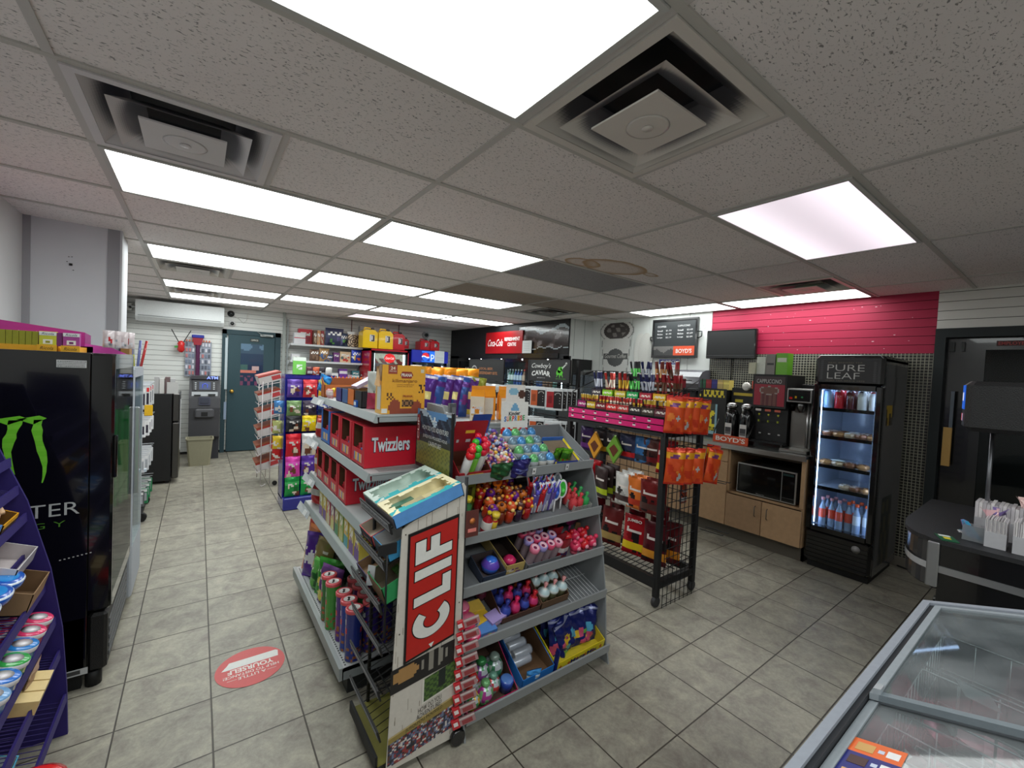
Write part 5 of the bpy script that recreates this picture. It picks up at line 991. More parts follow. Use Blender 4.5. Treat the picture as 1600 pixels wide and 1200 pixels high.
put('yellow_green_card', MB(K(120, 130, 40)).prism([(-.04, 0, 0), (.045, 0, 0), (.02, 0, .18), (-.015, 0, .18)], (0, .003, 0)).prism([(-.012, -.001, .04), (.018, -.001, .04), (.012, -.001, .12), (-.006, -.001, .12)], (0, .001, 0), K(60, 60, 30)), 'print', 'olive green display card behind the left candies', 'display card', 1, 1.075, 1.80)
put('brown_display', tray(.20, .10, .06, .12, K(60, 30, 30), K(60, 30, 26)), 'print', 'dark brown open carton at the back of the second shelf', 'carton', 1, 1.33, 1.865)
# --- third shelf
put('small_box_blue', tray(.13, .13, .04, .06, K(60, 70, 90), K(80, 70, 70)), 'print', 'dark open box with a blue toy candy on the third shelf', 'candy carton', 2, 1.115, 1.585)
put('blue_toy_candy', MB().lathe([(.001, 0), (.03, .01), (.034, .03), (.02, .05), (.006, .056)], n=14, col=[K(40, 80, 200), K(60, 110, 220), K(110, 80, 200), K(60, 120, 230)]), 'gloss', 'blue and purple toy candy in the dark open box', 'candy toy', 2, 1.13, 1.65)
put('cream_carton', tray(.11, .24, .05, .07, K(206, 180, 110), K(60, 50, 46), frontfn=art(K(206, 180, 110), blobs=[K(120, 60, 120), K(230, 220, 200)], seed=1)), 'print', 'cream carton on the third shelf between the blue toy and pink tubes', 'candy carton', 2, 1.245, 1.60)
put('pink_lip_candy', MB().lathe([(.001, 0), (.026, .008), (.028, .022), (.012, .034)], n=12, col=[K(226, 50, 110)]), 'gloss', 'pink round candy inside the cream carton', 'candy', 2, 1.255, 1.66)
for k in range(11):
    c, nm_ = [(K(226, 120, 150), 'pink'), (K(150, 140, 200), 'lilac'), (K(216, 70, 110), 'rose')][k % 3]; r, q = divmod(k, 4)
    m = MB().lathe([(.017, 0), (.018, .01), (.018, .075), (.021, .078), (.021, .098), (.016, .10), (.008, .096), (.001, .096)], n=16, col=[c, K(206, 180, 190), c, c, c, K(236, 190, 204), K(120, 40, 80)])
    t = solo('candy_roller', m, 'gloss', '%s %s open-topped candy tube from the left in the %s row of the third shelf' % (nth(q), nm_, ['front', 'middle', 'rear'][r]), 'candy tube', group='open-topped candy tubes'); putt(t, 2, 1.345+.051*q+.005*r, 1.62+.056*r, dz=.002, rx=.15)
put('grey_carton', tray(.22, .30, .035, .05, K(120, 122, 126), K(90, 90, 92)), 'print', 'grey tray holding the open-topped candy tubes', 'tray', 2, 1.42, 1.585)
for k in range(5): put('wrapped_candy', pouch(.06, .09, .02, art(K(150, 40, 50), (.4, .6, K(230, 220, 220)), blobs=[K(60, 50, 110)], seed=k), seed=k, nu=6, nv=8), 'foil', '%s red and white wrapped sweet right of the candy tubes' % nth(k), 'wrapped sweet', 2, 1.55+.012*k, 1.60+.045*k, dz=.004, g='red and white wrapped sweets')
for k in range(6):
    c, nm_ = [(K(230, 60, 100), 'hot pink'), (K(220, 40, 50), 'red')][k % 2]; r, q = divmod(k, 3)
    m = MB(); m.ball((0, 0, .035), .024, 12, c); m.ball((-.016, -.004, .062), .010, 8, c); m.ball((.016, -.004, .062), .010, 8, c); m.lathe([(.014, 0), (.016, .015)], (0, 0, 0), 10, K(206, 90, 110)); m.ball((0, -.020, .036), .010, 8, K(240, 150, 170))
    put('bear_candy', m, 'gloss', '%s %s bear-shaped candy from the left in the %s row of the third shelf' % (nth(q), nm_, ['front', 'rear'][r]), 'bear candy', 2, 1.65+.06*q, 1.61+.07*r, g='bear-shaped candies')
put('pink_pinwheel', MB().lathe([(.001, -.01), (.045, -.006), (.05, 0), (.045, .006), (.001, .01)], (0, 0, .09), 18, col=[K(206, 60, 140), K(160, 40, 120), K(206, 60, 140)], ax='y', cap=False).rod((0, 0, .045), (0, 0, 0), .006, 6, K(200, 80, 150)), 'gloss', 'round magenta lollipop with pale marks above the bear candies', 'lollipop', 2, 1.755, 1.76)
put('brown_flap', MB(K(120, 90, 60)).prism([(-.02, 0, 0), (.05, 0, 0), (.02, 0, .08), (-.015, 0, .09)], (0, .004, 0)), 'card', 'curved brown cardboard flap at the right end of the third shelf', 'carton flap', 2, 1.765, 1.72)
put('white_pack', pouch(.07, .06, .02, art(K(150, 60, 120), (.4, .7, K(236, 230, 236)), seed=3), seed=3), 'foil', 'purple and white pack at the right end of the third shelf', 'candy pack', 2, 1.785, 1.62)
# --- fourth shelf
for k, (x, y, dz, c) in enumerate(((.99, 1.56, 0, K(230, 60, 110)), (.99, 1.60, .03, K(236, 70, 110)), (.985, 1.655, .045, K(206, 60, 110)))):
    put('cream_cup', MB().lathe([(.026, 0), (.032, .02), (.034, .035), (.03, .045), (.001, .047)], n=18, col=[c, c, c, K(240, 130, 160), c]), 'gloss', '%s round pink candy cup from the lip at the left end of the fourth shelf' % nth(k), 'candy cup', 3, x, y, dz=dz)
put('barcode_card', MB(K(224, 220, 220)).box(-.025, 0, 0, .025, .003, .02).box(-.018, -.0006, .005, .018, 0, .016, K(60, 50, 56)), 'print', 'white barcode card between the pink cups', 'card', 3, 1.02, 1.585, dz=.035)
for k, (x, y, c, bl) in enumerate(((1.075, 1.55, K(90, 140, 210), [K(230, 120, 160), K(240, 220, 90)]), (1.085, 1.60, K(230, 190, 60), [K(60, 150, 200), K(226, 80, 120)]), (1.075, 1.66, K(240, 200, 90), [K(226, 90, 120), K(90, 180, 120)]), (1.15, 1.575, K(180, 160, 220), [K(236, 120, 160), K(240, 240, 240)]))):
    put('sticker_pack', carton(.075, .05, .022, art(c, blobs=bl, seed=k), tuple(q*.7 for q in c[:3])+(1,), c), 'print', '%s flat colourful candy box from the lip beside the pink cups' % nth(k), 'candy box', 3, x, y, dz=.0+.004*k, rz=.2*(k % 2))
put('blue_open_box', tray(.10, .08, .05, .05, K(40, 90, 180), K(40, 60, 110)), 'print', 'blue open box by the pink cups on the fourth shelf', 'candy carton', 3, 1.10, 1.545, rz=-.1) if False else None
for k in range(4): put('dark_pink_cup', MB().lathe([(.03, 0), (.036, .03), (.036, .05), (.001, .052)], n=14, col=[K(130, 50, 80)]), 'gloss', '%s dark pink cup in the shadow at the back of the fourth shelf' % nth(k), 'candy cup', 3, 1.02+.07*k, 1.76+.03*(k % 2), g='dark pink cups')
put('candy_carton_open', tray(.235, .19, .03, .11, K(90, 60, 50), K(84, 60, 50)), 'card', 'brown open carton with blue and pink candies mid fourth shelf', 'candy carton', 3, 1.285, 1.58)
for k in range(9):
    c, nm_ = [(K(50, 60, 150), 'blue'), (K(226, 40, 100), 'pink'), (K(60, 50, 120), 'dark blue'), (K(206, 40, 50), 'red')][k % 4]; r, q = divmod(k, 4)
    m = MB().lathe([(.001, 0), (.022, .008), (.026, .03), (.016, .055), (.005, .06), (.013, .085), (.002, .09)], n=10, col=[c, c, K(230, 70, 130) if k % 2 else K(70, 90, 190), c, c, c]); put('tied_candy_bag', m, 'foil', '%s %s tied candy bag from the left, %s row of the carton' % (nth(q), nm_, ['front', 'middle', 'rear'][r]), 'candy bag', 3, 1.205+.056*q, 1.61+.06*r, dz=.006+.006*r, g='tied candy bags')
put('navy_tub', MB().lathe([(.026, 0), (.03, .06), (.032, .062), (.032, .085), (.001, .086)], n=16, col=[K(30, 50, 130), K(40, 60, 140), K(60, 90, 170), K(60, 90, 170)]), 'gloss', 'navy lidded tub standing behind the tied candy bags', 'candy tub', 3, 1.325, 1.77, dz=.01)
put('orange_stick', MB(K(226, 110, 30)).box(-.008, 0, 0, .008, .006, .13), 'gloss', 'upright orange candy stick beside the navy tub', 'candy stick', 3, 1.375, 1.75)
put('kraft_box', tray(.185, .22, .04, .13, K(110, 84, 62), K(100, 76, 58)), 'card', 'brown carton holding clear cups at the right of the fourth shelf', 'carton', 3, 1.50, 1.578)
for k in range(6):
    r, q = divmod(k, 3); m = MB().lathe([(.018, 0), (.024, .045), (.027, .048), (.026, .058), (.012, .072), (.003, .076), (.010, .10), (.001, .105)], n=14, col=[K(206, 214, 160), K(226, 230, 220), K(226, 230, 226), K(190, 216, 220), K(220, 226, 222), K(226, 150, 150), K(226, 160, 160)])
    put('slush_candy_cup', m, 'poly' if False else 'gloss', '%s clear domed candy cup from the left, %s row of the fourth shelf' % (nth(q), ['front', 'rear'][r]), 'candy cup', 3, 1.44+.062*q, 1.615+.075*r, dz=.002, g='clear domed candy cups')
put('yellow_strip', MB(K(196, 176, 60)).box(-.004, 0, 0, .004, .18, .04), 'card', 'yellow cardboard edge beside the empty wire shelf', 'carton strip', 3, 1.60, 1.60)
# --- bottom shelf
put('bottom_tray', tray(.27, .30, .02, .17, K(190, 26, 90), K(96, 74, 64), frontfn=lambda u, v: K(200, 30, 96)), 'print', 'magenta-edged tray of toy candies at the left of the bottom shelf', 'tray', 4, 1.085, 1.50)
for k, (x, y, c, nm_, r_) in enumerate(((.985, 1.525, (K(230, 180, 40), K(60, 150, 90)), 'yellow-capped', .028), (1.045, 1.53, (K(120, 180, 120), K(180, 60, 150)), 'green and purple', .036), (1.10, 1.55, (K(110, 160, 140), K(200, 60, 60)), 'silver and red', .034), (1.015, 1.59, (K(220, 50, 40), K(230, 90, 60)), 'red', .034), (1.075, 1.62, (K(60, 140, 80), K(150, 80, 160)), 'green foil', .042), (1.145, 1.615, (K(150, 170, 160), K(60, 130, 90)), 'clear and green', .042), (1.0, 1.67, (K(150, 60, 70), K(120, 40, 60)), 'maroon', .034))):
    m = MB(); m.lathe([(r_*.5, 0), (r_*.55, r_*.3)], n=12, col=c[0]); m.ball((0, 0, r_*1.2), r_, 16, None, lambda u, v, c=c: c[0] if math.sin(u*25)*math.sin(v*12) > .1 else (c[1] if math.sin(u*14+v*9) > 0 else K(206, 214, 220))); m.lathe([(r_*.45, r_*2.1), (r_*.5, r_*2.4), (r_*.3, r_*2.6), (.001, r_*2.62)], n=12, col=c[0]); m.f = m.f
    put('globe_candy', m, 'foil', '%s globe-shaped candy container on the bottom shelf' % nm_, 'candy container', 4, x, y, dz=.01)
put('blue_lidded_tub', MB().lathe([(.03, 0), (.032, .05), (.028, .055), (.001, .056)], n=16, col=[K(40, 70, 160), K(50, 80, 170), K(90, 130, 200)]), 'gloss', 'blue tub at the right end of the magenta tray', 'candy tub', 4, 1.175, 1.535, dz=.01)
mb = tray(.20, .33, .05, .17, K(40, 120, 200), K(110, 84, 62)); mb.quad((-.1003, .25, .05), (-.1003, .12, .05), (-.1003, .12, .08), (-.1003, .25, .11), K(30, 60, 140))
put('blue_bin', mb, 'print', 'blue-sided display bin with rolled cans in the middle of the bottom shelf', 'display bin', 4, 1.345, 1.505, rz=.02)
for k in range(6):
    r, q = divmod(k, 2); m = MB().lathe([(.017, 0), (.02, .006), (.02, .085), (.017, .092), (.001, .092)], n=14, col=[K(206, 210, 216), K(190, 196, 206), K(150, 156, 170), K(60, 60, 90)]); m.xf(Matrix.Rotation(PI/2, 4, 'Y') @ Matrix.Translation((-.02, 0, 0)))
    put('rolled_can', m, 'foil', '%s silver can from the front in the %s column of the blue bin' % (nth(r), ['left', 'right'][q]), 'candy can', 4, 1.255+.018*q, 1.60+.05*r+.02*q, dz=.02+.02*q, g='silver cans in the blue bin')
put('blue_candy_pack', pouch(.08, .06, .025, art(K(70, 150, 220), (.3, .6, K(230, 240, 246)), seed=4), seed=4), 'foil', 'light blue pack lying at the front of the blue bin', 'candy pack', 4, 1.32, 1.515, rz=-.2, dz=.008)
def star(m, c, r, x, z, y, col):
    pts = []
    for i in range(10): a = PI/2+PI*i/5; q = r if i % 2 == 0 else r*.45; pts.append((x+q*math.cos(a), y, z+q*math.sin(a)))
    m.poly(pts, col)
YL = K(236, 216, 44); NV = K(26, 36, 110)
mb = tray(.36, .40, .05, .19, YL, K(206, 186, 50), frontfn=lambda u, v: YL)
for k in range(6): star(mb, 0, .014, -.15+.06*k, .022, -.0016, K(190, 90, 30))
for k in range(5): # side stars and navy corners
    pts = []
    for i in range(10): a = PI/2+PI*i/5; q = .022 if i % 2 == 0 else .01; pts.append((-.1806, .06+.075*k+q*math.cos(a), .045+.022*k+q*math.sin(a)))
    mb.poly(pts, K(170, 90, 30))
mb.box(-.184, -.004, 0, -.176, .02, .13, NV); write(mb, 'Mega Mix', (-.08, -.0018, .006), (.2, 0, .0), (0, 0, .03), NV, bold=.02)
write(mb, 'Charms', (-.1812, .30, .10), (0, -.17, -.055), (0, 0, .035), NV, bold=.03)
put('yellow_display_bin', mb, 'print', 'big yellow star-printed display bin at the right of the bottom shelf', 'display bin', 4, 1.635, 1.505, rz=.02)
for k in range(12):
    r, q = divmod(k, 4); f = art(NV, (.9, .96, K(150, 156, 190)), blobs=[K(240, 200, 60), K(90, 180, 220), K(220, 90, 130), K(120, 190, 90)], seed=k+70, nb=7)
    o = put('navy_candy_bag', pouch(.11, .14, .04, f, seed=k+70, wr=.012), 'foil', '%s navy lollipop bag from the left in the %s row of the yellow bin' % (nth(q), ['front', 'middle', 'rear'][r]), 'candy bag', 4, 1.555+.062*q, 1.575+.10*r, dz=.006+.010*r, rz=.3*math.sin(k*2), g='navy lollipop bags'); o.matrix_world = o.matrix_world @ Matrix.Rotation(-.35, 4, 'X') @ Matrix.Rotation(.25*math.sin(k*5), 4, 'Y')

# ================= RED SNACK BAR RACK BESIDE THE END CAP =================
cr = thing('bar_rack', 'black wire snack bar rack with white wood-look side panel and big red sign', 'display rack', (.75, 1.7, 0)); LC = (.75, 1.7, 0)
CY0, CY1 = 1.50, 1.84; BKM = K(18, 18, 19)
mb = MB(BKM)
for x, y in ((.64, CY0+.012), (.64, CY1), (.905, CY0+.012), (.905, CY1)): mb.rod((x, y, .04), (x if x > .8 else x-.0, y, 1.12 if x > .8 else .96), .008, 6)
for y in (CY0+.012, CY1):
    for z in (.1, .5, .9): mb.rod((.64, y, z), (.905, y, z), .005, 5)
for z in (.12, .55, 1.0): mb.rod((.905, CY0+.012, z), (.905, CY1, z), .005, 5)
mb.box(.60, CY0+.005, .035, .92, CY1, .055); mb.rod((.905, 1.66, 1.0), (.905, 1.66, 1.36), .006, 5).rod((.905, CY1, 1.0), (.905, CY1, 1.36), .006, 5)
build('frame', rel(mb, LC), 'matte', cr)
build('caster', rel(MB(BKM).lathe([(.03, -.012), (.034, -.006), (.034, .006), (.03, .012)], (.90, CY0-.012, .034), 16, ax='y'), LC), 'gloss', cr); build('caster', rel(MB(BKM).lathe([(.03, -.012), (.034, -.006), (.034, .006), (.03, .012)], (.90, CY1+.02, .034), 16, ax='y'), LC), 'gloss', cr)
build('base_tray', rel(MB(K(120, 116, 50)).box(.565, CY0+.01, .06, .90, CY1, .066).box(.56, CY0+.01, .055, .57, CY1, .10, BKM), LC), 'matte', cr)
CS = [(.575, .985, .46), (.565, .865, 0), (.56, .72, 0), (.575, .56, 0), (.58, .36, 0), (.585, .19, 0)]
CS = [(.595, .955), (.578, .815), (.568, .66), (.575, .50), (.575, .33), (.58, .17)]
for k, (x, z) in enumerate(CS):
    mb = MB(BKM); xb, zb = .895, z+.10
    for q in range(9): y = CY0+.03+.0375*q; mb.rod((x, y, z), (xb, y, zb), .0022, 4)
    for t in (.3, .7): mb.rod((x+(xb-x)*t, CY0+.02, z+(zb-z)*t), (x+(xb-x)*t, CY1, z+(zb-z)*t), .003, 5)
    sf = build('wire_shelf', rel(mb, LC), 'matte', cr)
    mb = MB(BKM).prism([(x-.006, CY0+.006, z-.016), (x-.018, CY0+.006, z+.028), (x-.012, CY0+.006, z+.030), (x, CY0+.006, z-.014)], (0, CY1-CY0+.02, 0)); mb.prism([(x-.0095, CY0+.014, z-.008), (x-.0185, CY0+.014, z+.024), (x-.0195, CY0+.014, z+.024), (x-.0105, CY0+.014, z-.008)], (0, CY1-CY0+.0, 0), K(150, 152, 156))
    rr = random.Random(k)
    for q in range(26): y = CY0+.02+.0125*q; hh = rr.uniform(.006, .020); mb.prism([(x-.012, y, z+.002), (x-.012-hh*.27, y, z+.002+hh*.9), (x-.0135-hh*.27, y, z+.002+hh*.9), (x-.0135, y, z+.002)], (0, .006, 0), K(80, 84, 90))
    build('price_rail', rel(mb, LC), 'matte', sf, 'price rail with barcodes')
# side panel facing the camera (wood planks, sign, photos)
mb = MB(K(206, 200, 190)); out = [(.622, CY0, .97), (.895, CY0, 1.10), (.915, CY0, 1.06), (.915, CY0, 1.0), (.912, CY0, .0), (.60, CY0, -.0)]
out = [(.628, CY0, .955), (.886, CY0, 1.10), (.897, CY0, 1.085), (.897, CY0, 1.03), (.905, CY0, .14), (.905, CY0, .03), (.60, CY0, .03)]
mb.prism(out, (0, .005, 0))
rr = random.Random(4)
for x in (.690, .748, .812, .868):
    zt = .955+(x-.628)*.56; mb.box(x, CY0-.0007, .40, x+.0016, CY0, zt-.006, K(120, 112, 102))
for q in range(46): x, z = rr.uniform(.61, .89), rr.uniform(.04, 1.0); (mb.box(x, CY0-.0007, z, x+rr.uniform(.001, .003), CY0, z+rr.uniform(.01, .05), K(160, 150, 136)) if z < .955+(x-.628)*.56-.06 else None)
for x, z in ((.64, .93), (.885, 1.045), (.885, .60), (.63, .55)): mb.box(x, CY0-.0009, z, x+.005, CY0, z+.005, K(70, 60, 52))
build('side_panel', rel(mb, LC), 'print', cr, 'white wood-look side panel')
mb = MB(K(20, 20, 20)).box(.648, CY0-.010, .44, .862, CY0-.002, .967); sg = K(186, 38, 32)
# sign is a parallelogram leaning with the panel top
def para(x0, x1, z0, z1, s, y): return [(x0, y, z0), (x1, y, z0+s*(x1-x0)), (x1, y, z1+s*(x1-x0)), (x0, y, z1)]
mb = MB(K(20, 20, 20)).prism(para(.652, .868, .43, .932, .21, CY0-.006), (0, .005, 0)); mb.poly(para(.660, .862, .441, .922, .21, CY0-.0065), sg)
# letters C L I F read upwards (rotated a quarter turn), built as blocks with black edges
def blk(pts, e=.0):
    P = [(p[0], CY0-.0075, p[1]+.21*(p[0]-.66)) for p in pts]; c = (sum(p[0] for p in P)/len(P), sum(p[2] for p in P)/len(P))
    return P
WH = K(226, 226, 220); BLK = K(16, 16, 16)
def rects(L, grow, col, y):
    for x0, z0, x1, z1 in L:
        x0 -= grow; z0 -= grow; x1 += grow; z1 += grow; mb.poly([(x0, y, z0+.21*(x0-.66)), (x1, y, z0+.21*(x1-.66)), (x1, y, z1+.21*(x1-.66)), (x0, y, z1+.21*(x0-.66))], col)
ax0, ax1 = .683, .838
LET = [(ax0, .835, ax1, .868), (ax0, .868, ax0+.038, .902), (ax0+.062, .868, ax0+.10, .902),   # F: stem along z? (bars)
       (ax0, .762, ax1, .800),                                                             # I
       (ax0, .672, ax1, .706), (ax1-.036, .706, ax1, .735)]                              # L
LET = [(ax0, .802, ax1, .838), (ax0, .838, ax0+.042, .890), (ax0+.062, .838, ax0+.10, .890), (ax0, .738, ax1, .776), (ax0, .636, ax1, .672), (ax1-.036, .672, ax1, .716)]
rects(LET, .004, BLK, CY0-.0070); rects(LET, 0, WH, CY0-.0078)
# round C opening upwards
def ring(r0, r1, col, y, a0, a1, cx=.7605, cz=.555):
    n = 26
    for i in range(n):
        a, b = a0+(a1-a0)*i/n, a0+(a1-a0)*(i+1)/n; q = []
        for r, t in ((r0, a), (r1, a), (r1, b), (r0, b)): x = cx+r*math.cos(t)*1.06; z = cz+r*math.sin(t)*.86; q.append((x, y, z+.21*(x-.66)))
        mb.poly(q[::-1], col)
ring(.030, .078, BLK, CY0-.0070, PI*.74-.04, 2*PI+PI*.26+.04); ring(.034, .074, WH, CY0-.0078, PI*.74, 2*PI+PI*.26)
mb.poly([(.752, CY0-.0078, .478), (.775, CY0-.0078, .483), (.764, CY0-.0078, .462)], WH)
build('sign_board', rel(mb, LC), 'print', cr, 'big red board with white letters CLIF')
# photos and lettering on the lower panel
mb = MB()
def crowd(u, v):
    if v > .80-.1*u: return K(150, 130, 70) if v < .95 else K(190, 170, 120)
    r = math.sin(u*97.3+math.floor(v*16)*12.9)*43758; r -= math.floor(r); return [K(60, 66, 92), K(150, 60, 60), K(206, 200, 196), K(44, 44, 52), K(110, 120, 150), K(90, 60, 50)][int(r*6)]
mb.grid(lambda u, v: (.604+.282*u, CY0-.0012, .045+.115*v+u*(.035+.02*v)), 34, 18, crowd, smooth=False)
mb.grid(lambda u, v: (.604+.27*u, CY0-.0012, .325+.095*v+u*.035), 26, 10, lambda u, v: K(170, 130, 80) if (u-.22)**2+(v-.6)**2*.4 < .04 else (K(140, 136, 126) if (u-.68)**2+(v-.6)**2*.35 < .05 and math.sin(u*120)*math.sin(v*60) > -.2 else K(34, 32, 32)), smooth=False)
mb.grid(lambda u, v: (.736+.155*u, CY0-.0018, .235+.10*v+u*.03), 20, 14, lambda u, v: K(220, 216, 206) if u < .05 or v < .06 or u > .95 else (K(30, 40, 36) if abs(u-.55) < .08 and v > .3 else (K(80, 110, 50) if math.sin(u*31)*math.sin(v*27+1) > -.1 else K(50, 74, 40))), smooth=False)
for s_, x, z, w_ in (('HOW DO YOU', .722, .205, .10), ('ADVENTURE?', .716, .180, .108), ("JUSQU'OÙ POUSSEZ-", .672, .150, .160), ("L'AVENTURE?", .715, .127, .110)): write(mb, s_, (x, CY0-.0012, z), (w_, 0, w_*.2), (0, 0, .020), K(50, 46, 44), bold=-.005)
build('photo_prints', rel(mb, LC), 'print', cr, 'printed photos and lettering on the lower panel')
# header sign facing the aisle
def mtn(u, v):
    # u along the board (0 = far end), v up
    ridge = .86+.08*math.sin(u*9)+.05*math.sin(u*21)
    if v < .42: return K(126, 128, 60) if math.sin(u*60)*math.sin(v*70) > -.2 else K(96, 104, 56)
    if v < .52: return K(50, 60, 56)
    if v < ridge: return K(36, 46, 62) if math.sin(u*30+v*20) < .5 else K(60, 76, 96)
    return K(90, 140, 190) if math.sin(u*8+v*13) < .6 else K(180, 200, 214)
hd = MB(); hx = .895
hd.grid(lambda u, v: (hx, 2.00-.36*u, 1.09+.27*v), 28, 26, mtn, smooth=False); hd.box(hx+.0005, 1.64, 1.09, hx+.006, 2.00, 1.36, K(20, 20, 22)); hd.box(hx-.002, 1.63, 1.08, hx+.008, 1.642, 1.37, K(16, 16, 18)); hd.box(hx-.002, 1.64, 1.075, hx+.008, 2.0, 1.092, K(16, 16, 18))
hd.quad((hx-.001, 2.0, 1.20), (hx-.001, 1.965, 1.20), (hx-.001, 1.965, 1.33), (hx-.001, 2.0, 1.33), K(150, 36, 34)); write(hd, 'CLIF', (hx-.0015, 1.972, 1.21), (0, 0, .105), (0, .018, 0), K(236, 232, 226), bold=.02)
for s_, y0_, z_, w_ in (('HOW DO YOU ADVENTURE?', 1.935, 1.265, .27), ("JUSQU'OÙ POUSSEZ-VOUS", 1.925, 1.225, .25), ("L'AVENTURE?", 1.86, 1.195, .13)): write(hd, s_, (hx-.001, y0_, z_), (0, -w_, 0), (0, 0, .022), K(226, 230, 226), bold=-.005)
hd.box(hx-.001, 1.80, 1.315, hx-.0005, 1.815, 1.335, K(236, 240, 240)).box(hx-.001, 1.785, 1.312, hx-.0005, 1.83, 1.318, K(236, 240, 240))
build('header_sign', rel(hd, LC), 'print', cr, 'mountain landscape header sign')
# cartons on its shelves
mb = tray(.36, .30, .055, .075, K(110, 170, 220), K(206, 204, 176), frontfn=art(K(90, 100, 120), blobs=[K(150, 110, 80), K(200, 180, 150)], seed=3)); C1, C2 = K(200, 216, 206), K(236, 226, 184)
mb.quad((-.18, 0, .056), (0, .04, .060), (0, .28, .080), (-.18, .31, .078), C1) if False else None
n0 = len(mb.v)
mb.quad((-.185, -.01, .057), (-.02, -.01, .057), (-.02, .015, .060), (-.185, .02, .060), C1); mb.quad((-.03, -.006, .0575), (.18, -.006, .0575), (.18, .022, .060), (-.03, .022, .060), C2)
mb.quad((-.185, .0, .058), (-.15, .0, .058), (-.15, .30, .078), (-.185, .30, .078), C1); mb.quad((.14, .0, .058), (.18, .0, .058), (.18, .30, .078), (.14, .30, .078), C2); mb.quad((-.03, .02, .059), (.02, .02, .059), (.02, .29, .078), (-.05, .30, .078), K(120, 190, 230)); mb.quad((-.07, .03, .0585), (-.03, .02, .0585), (-.05, .30, .0775), (-.10, .29, .0775), K(20, 160, 170))
def onbar(k, y, t): x, z = CS[k]; return (x+(.895-x)*t, y, z+.10*t+.004)
def barput(o, k, y, t): x, yy, z = onbar(k, y, t); o.matrix_world = Matrix.Translation((x, yy, z)) @ Matrix.Rotation(-math.atan2(.10, .31), 4, 'Y') @ Matrix.Rotation(-PI/2, 4, 'Z'); return o
o = solo('open_bar_carton', MB(), 'print', 'pale open snack bar cartons with torn blue and teal lids on the top rack shelf', 'snack carton'); bpy.data.objects.remove(o)
mb = MB(); c0 = tray(.33, .34, .06, .075, K(90, 150, 210), K(206, 204, 180), frontfn=art(K(100, 96, 100), blobs=[K(160, 120, 80), K(200, 190, 180)], seed=2))
t = thing('open_bar_carton', 'large pale open snack bar carton with torn edges topping the red-signed rack', 'snack carton')
def halfbox(x0, x1, col, inn, seed):
    m = MB(col); h = .055
    m.box(x0, 0, 0, x1, .30, .003, inn); m.box(x0, 0, 0, x0+.003, .30, h, cols=[col, col, col, col, inn, col]); m.box(x1-.003, 0, 0, x1, .30, h, cols=[col, col, col, col, col, inn]); m.box(x0, .297, 0, x1, .30, h, cols=[col, col, inn, col, col, col]); m.box(x0, 0, 0, x1, .003, h*.8, K(110, 104, 110), cols=[None, None, None, inn, None, None]); r_ = random.Random(seed)
    # torn lid rim
    n = 14; m2 = []
    for e in range(4):
        for i in range(n):
            a, b = i/n, (i+1)/n; w1, w2 = r_.uniform(.012, .04), 0
            if e == 0: q = [(x0, .3*a, h), (x0, .3*b, h), (x0+w1, .3*b, h+.001), (x0+w1, .3*a, h+.001)]
            elif e == 1: q = [(x1, .3*b, h), (x1, .3*a, h), (x1-w1, .3*a, h+.001), (x1-w1, .3*b, h+.001)]
            elif e == 2: q = [(x0+(x1-x0)*a, 0, h), (x0+(x1-x0)*a, w1, h+.001), (x0+(x1-x0)*b, w1, h+.001), (x0+(x1-x0)*b, 0, h)]
            else: q = [(x0+(x1-x0)*a, .3, h), (x0+(x1-x0)*b, .3, h), (x0+(x1-x0)*b, .3-w1, h+.001), (x0+(x1-x0)*a, .3-w1, h+.001)]
            m.poly(q, [inn, K(40, 170, 176), inn, inn][e] if col != inn else inn)
    return m
build('left_box', halfbox(-.175, -.002, K(190, 206, 200), K(206, 222, 212), 1), 'card', t, 'pale green half'); build('right_box', halfbox(.002, .172, K(90, 150, 214), K(240, 230, 190), 2), 'card', t, 'cream half with a blue printed side')
m = MB()
for k in range(3): m.box(.03+.04*k, .04+.03*k, .004, .065+.04*k, .13+.03*k, .035, [K(90, 140, 120), K(200, 190, 150), K(120, 160, 200)][k])
build('bars', m, 'foil', t); barput(t, 0, 1.665, .02)
for k, (c, inn, lab, h) in enumerate(((K(214, 90, 90), K(190, 176, 160), 'open carton with a red torn lid and black tag on the second bar rack shelf', .05), (K(90, 76, 120), K(150, 120, 90), 'brown torn carton on the third bar rack shelf', .04))):
    o = solo('open_bar_carton', tray(.15, .26, h, h+.02, c, inn, frontfn=art(K(90, 90, 100), blobs=[c, K(200, 200, 200)], seed=k)), 'card', lab, 'snack carton'); barput(o, 1+k, 1.77-.0*k, .04)
o = solo('open_bar_carton', tray(.14, .28, .06, .08, K(60, 150, 200), K(190, 190, 190), frontfn=art(K(90, 110, 120), seed=2)), 'card', 'open carton with a light blue side near the panel on the second bar rack shelf', 'snack carton'); barput(o, 1, 1.60, .05)
o = solo('open_bar_carton', tray(.16, .28, .07, .09, K(40, 140, 80), K(120, 110, 90), frontfn=lambda u, v: K(150, 120, 90)), 'card', 'green open carton of foil bars on the third bar rack shelf', 'snack carton'); barput(o, 2, 1.60, .05)
for k in range(5): o = solo('foil_bar', pouch(.035, .11, .015, art(K(70, 120, 50), (.3, .6, K(170, 180, 80)), seed=k), seed=k, nu=5, nv=8), 'foil', '%s green foil bar lying in the green carton' % nth(k), 'snack bar', group='green foil bars'); barput(o, 2, 1.56+.02*k, .3); o.matrix_world = o.matrix_world @ Matrix.Translation((0, 0, .045)) @ Matrix.Rotation(-1.4, 4, 'X')
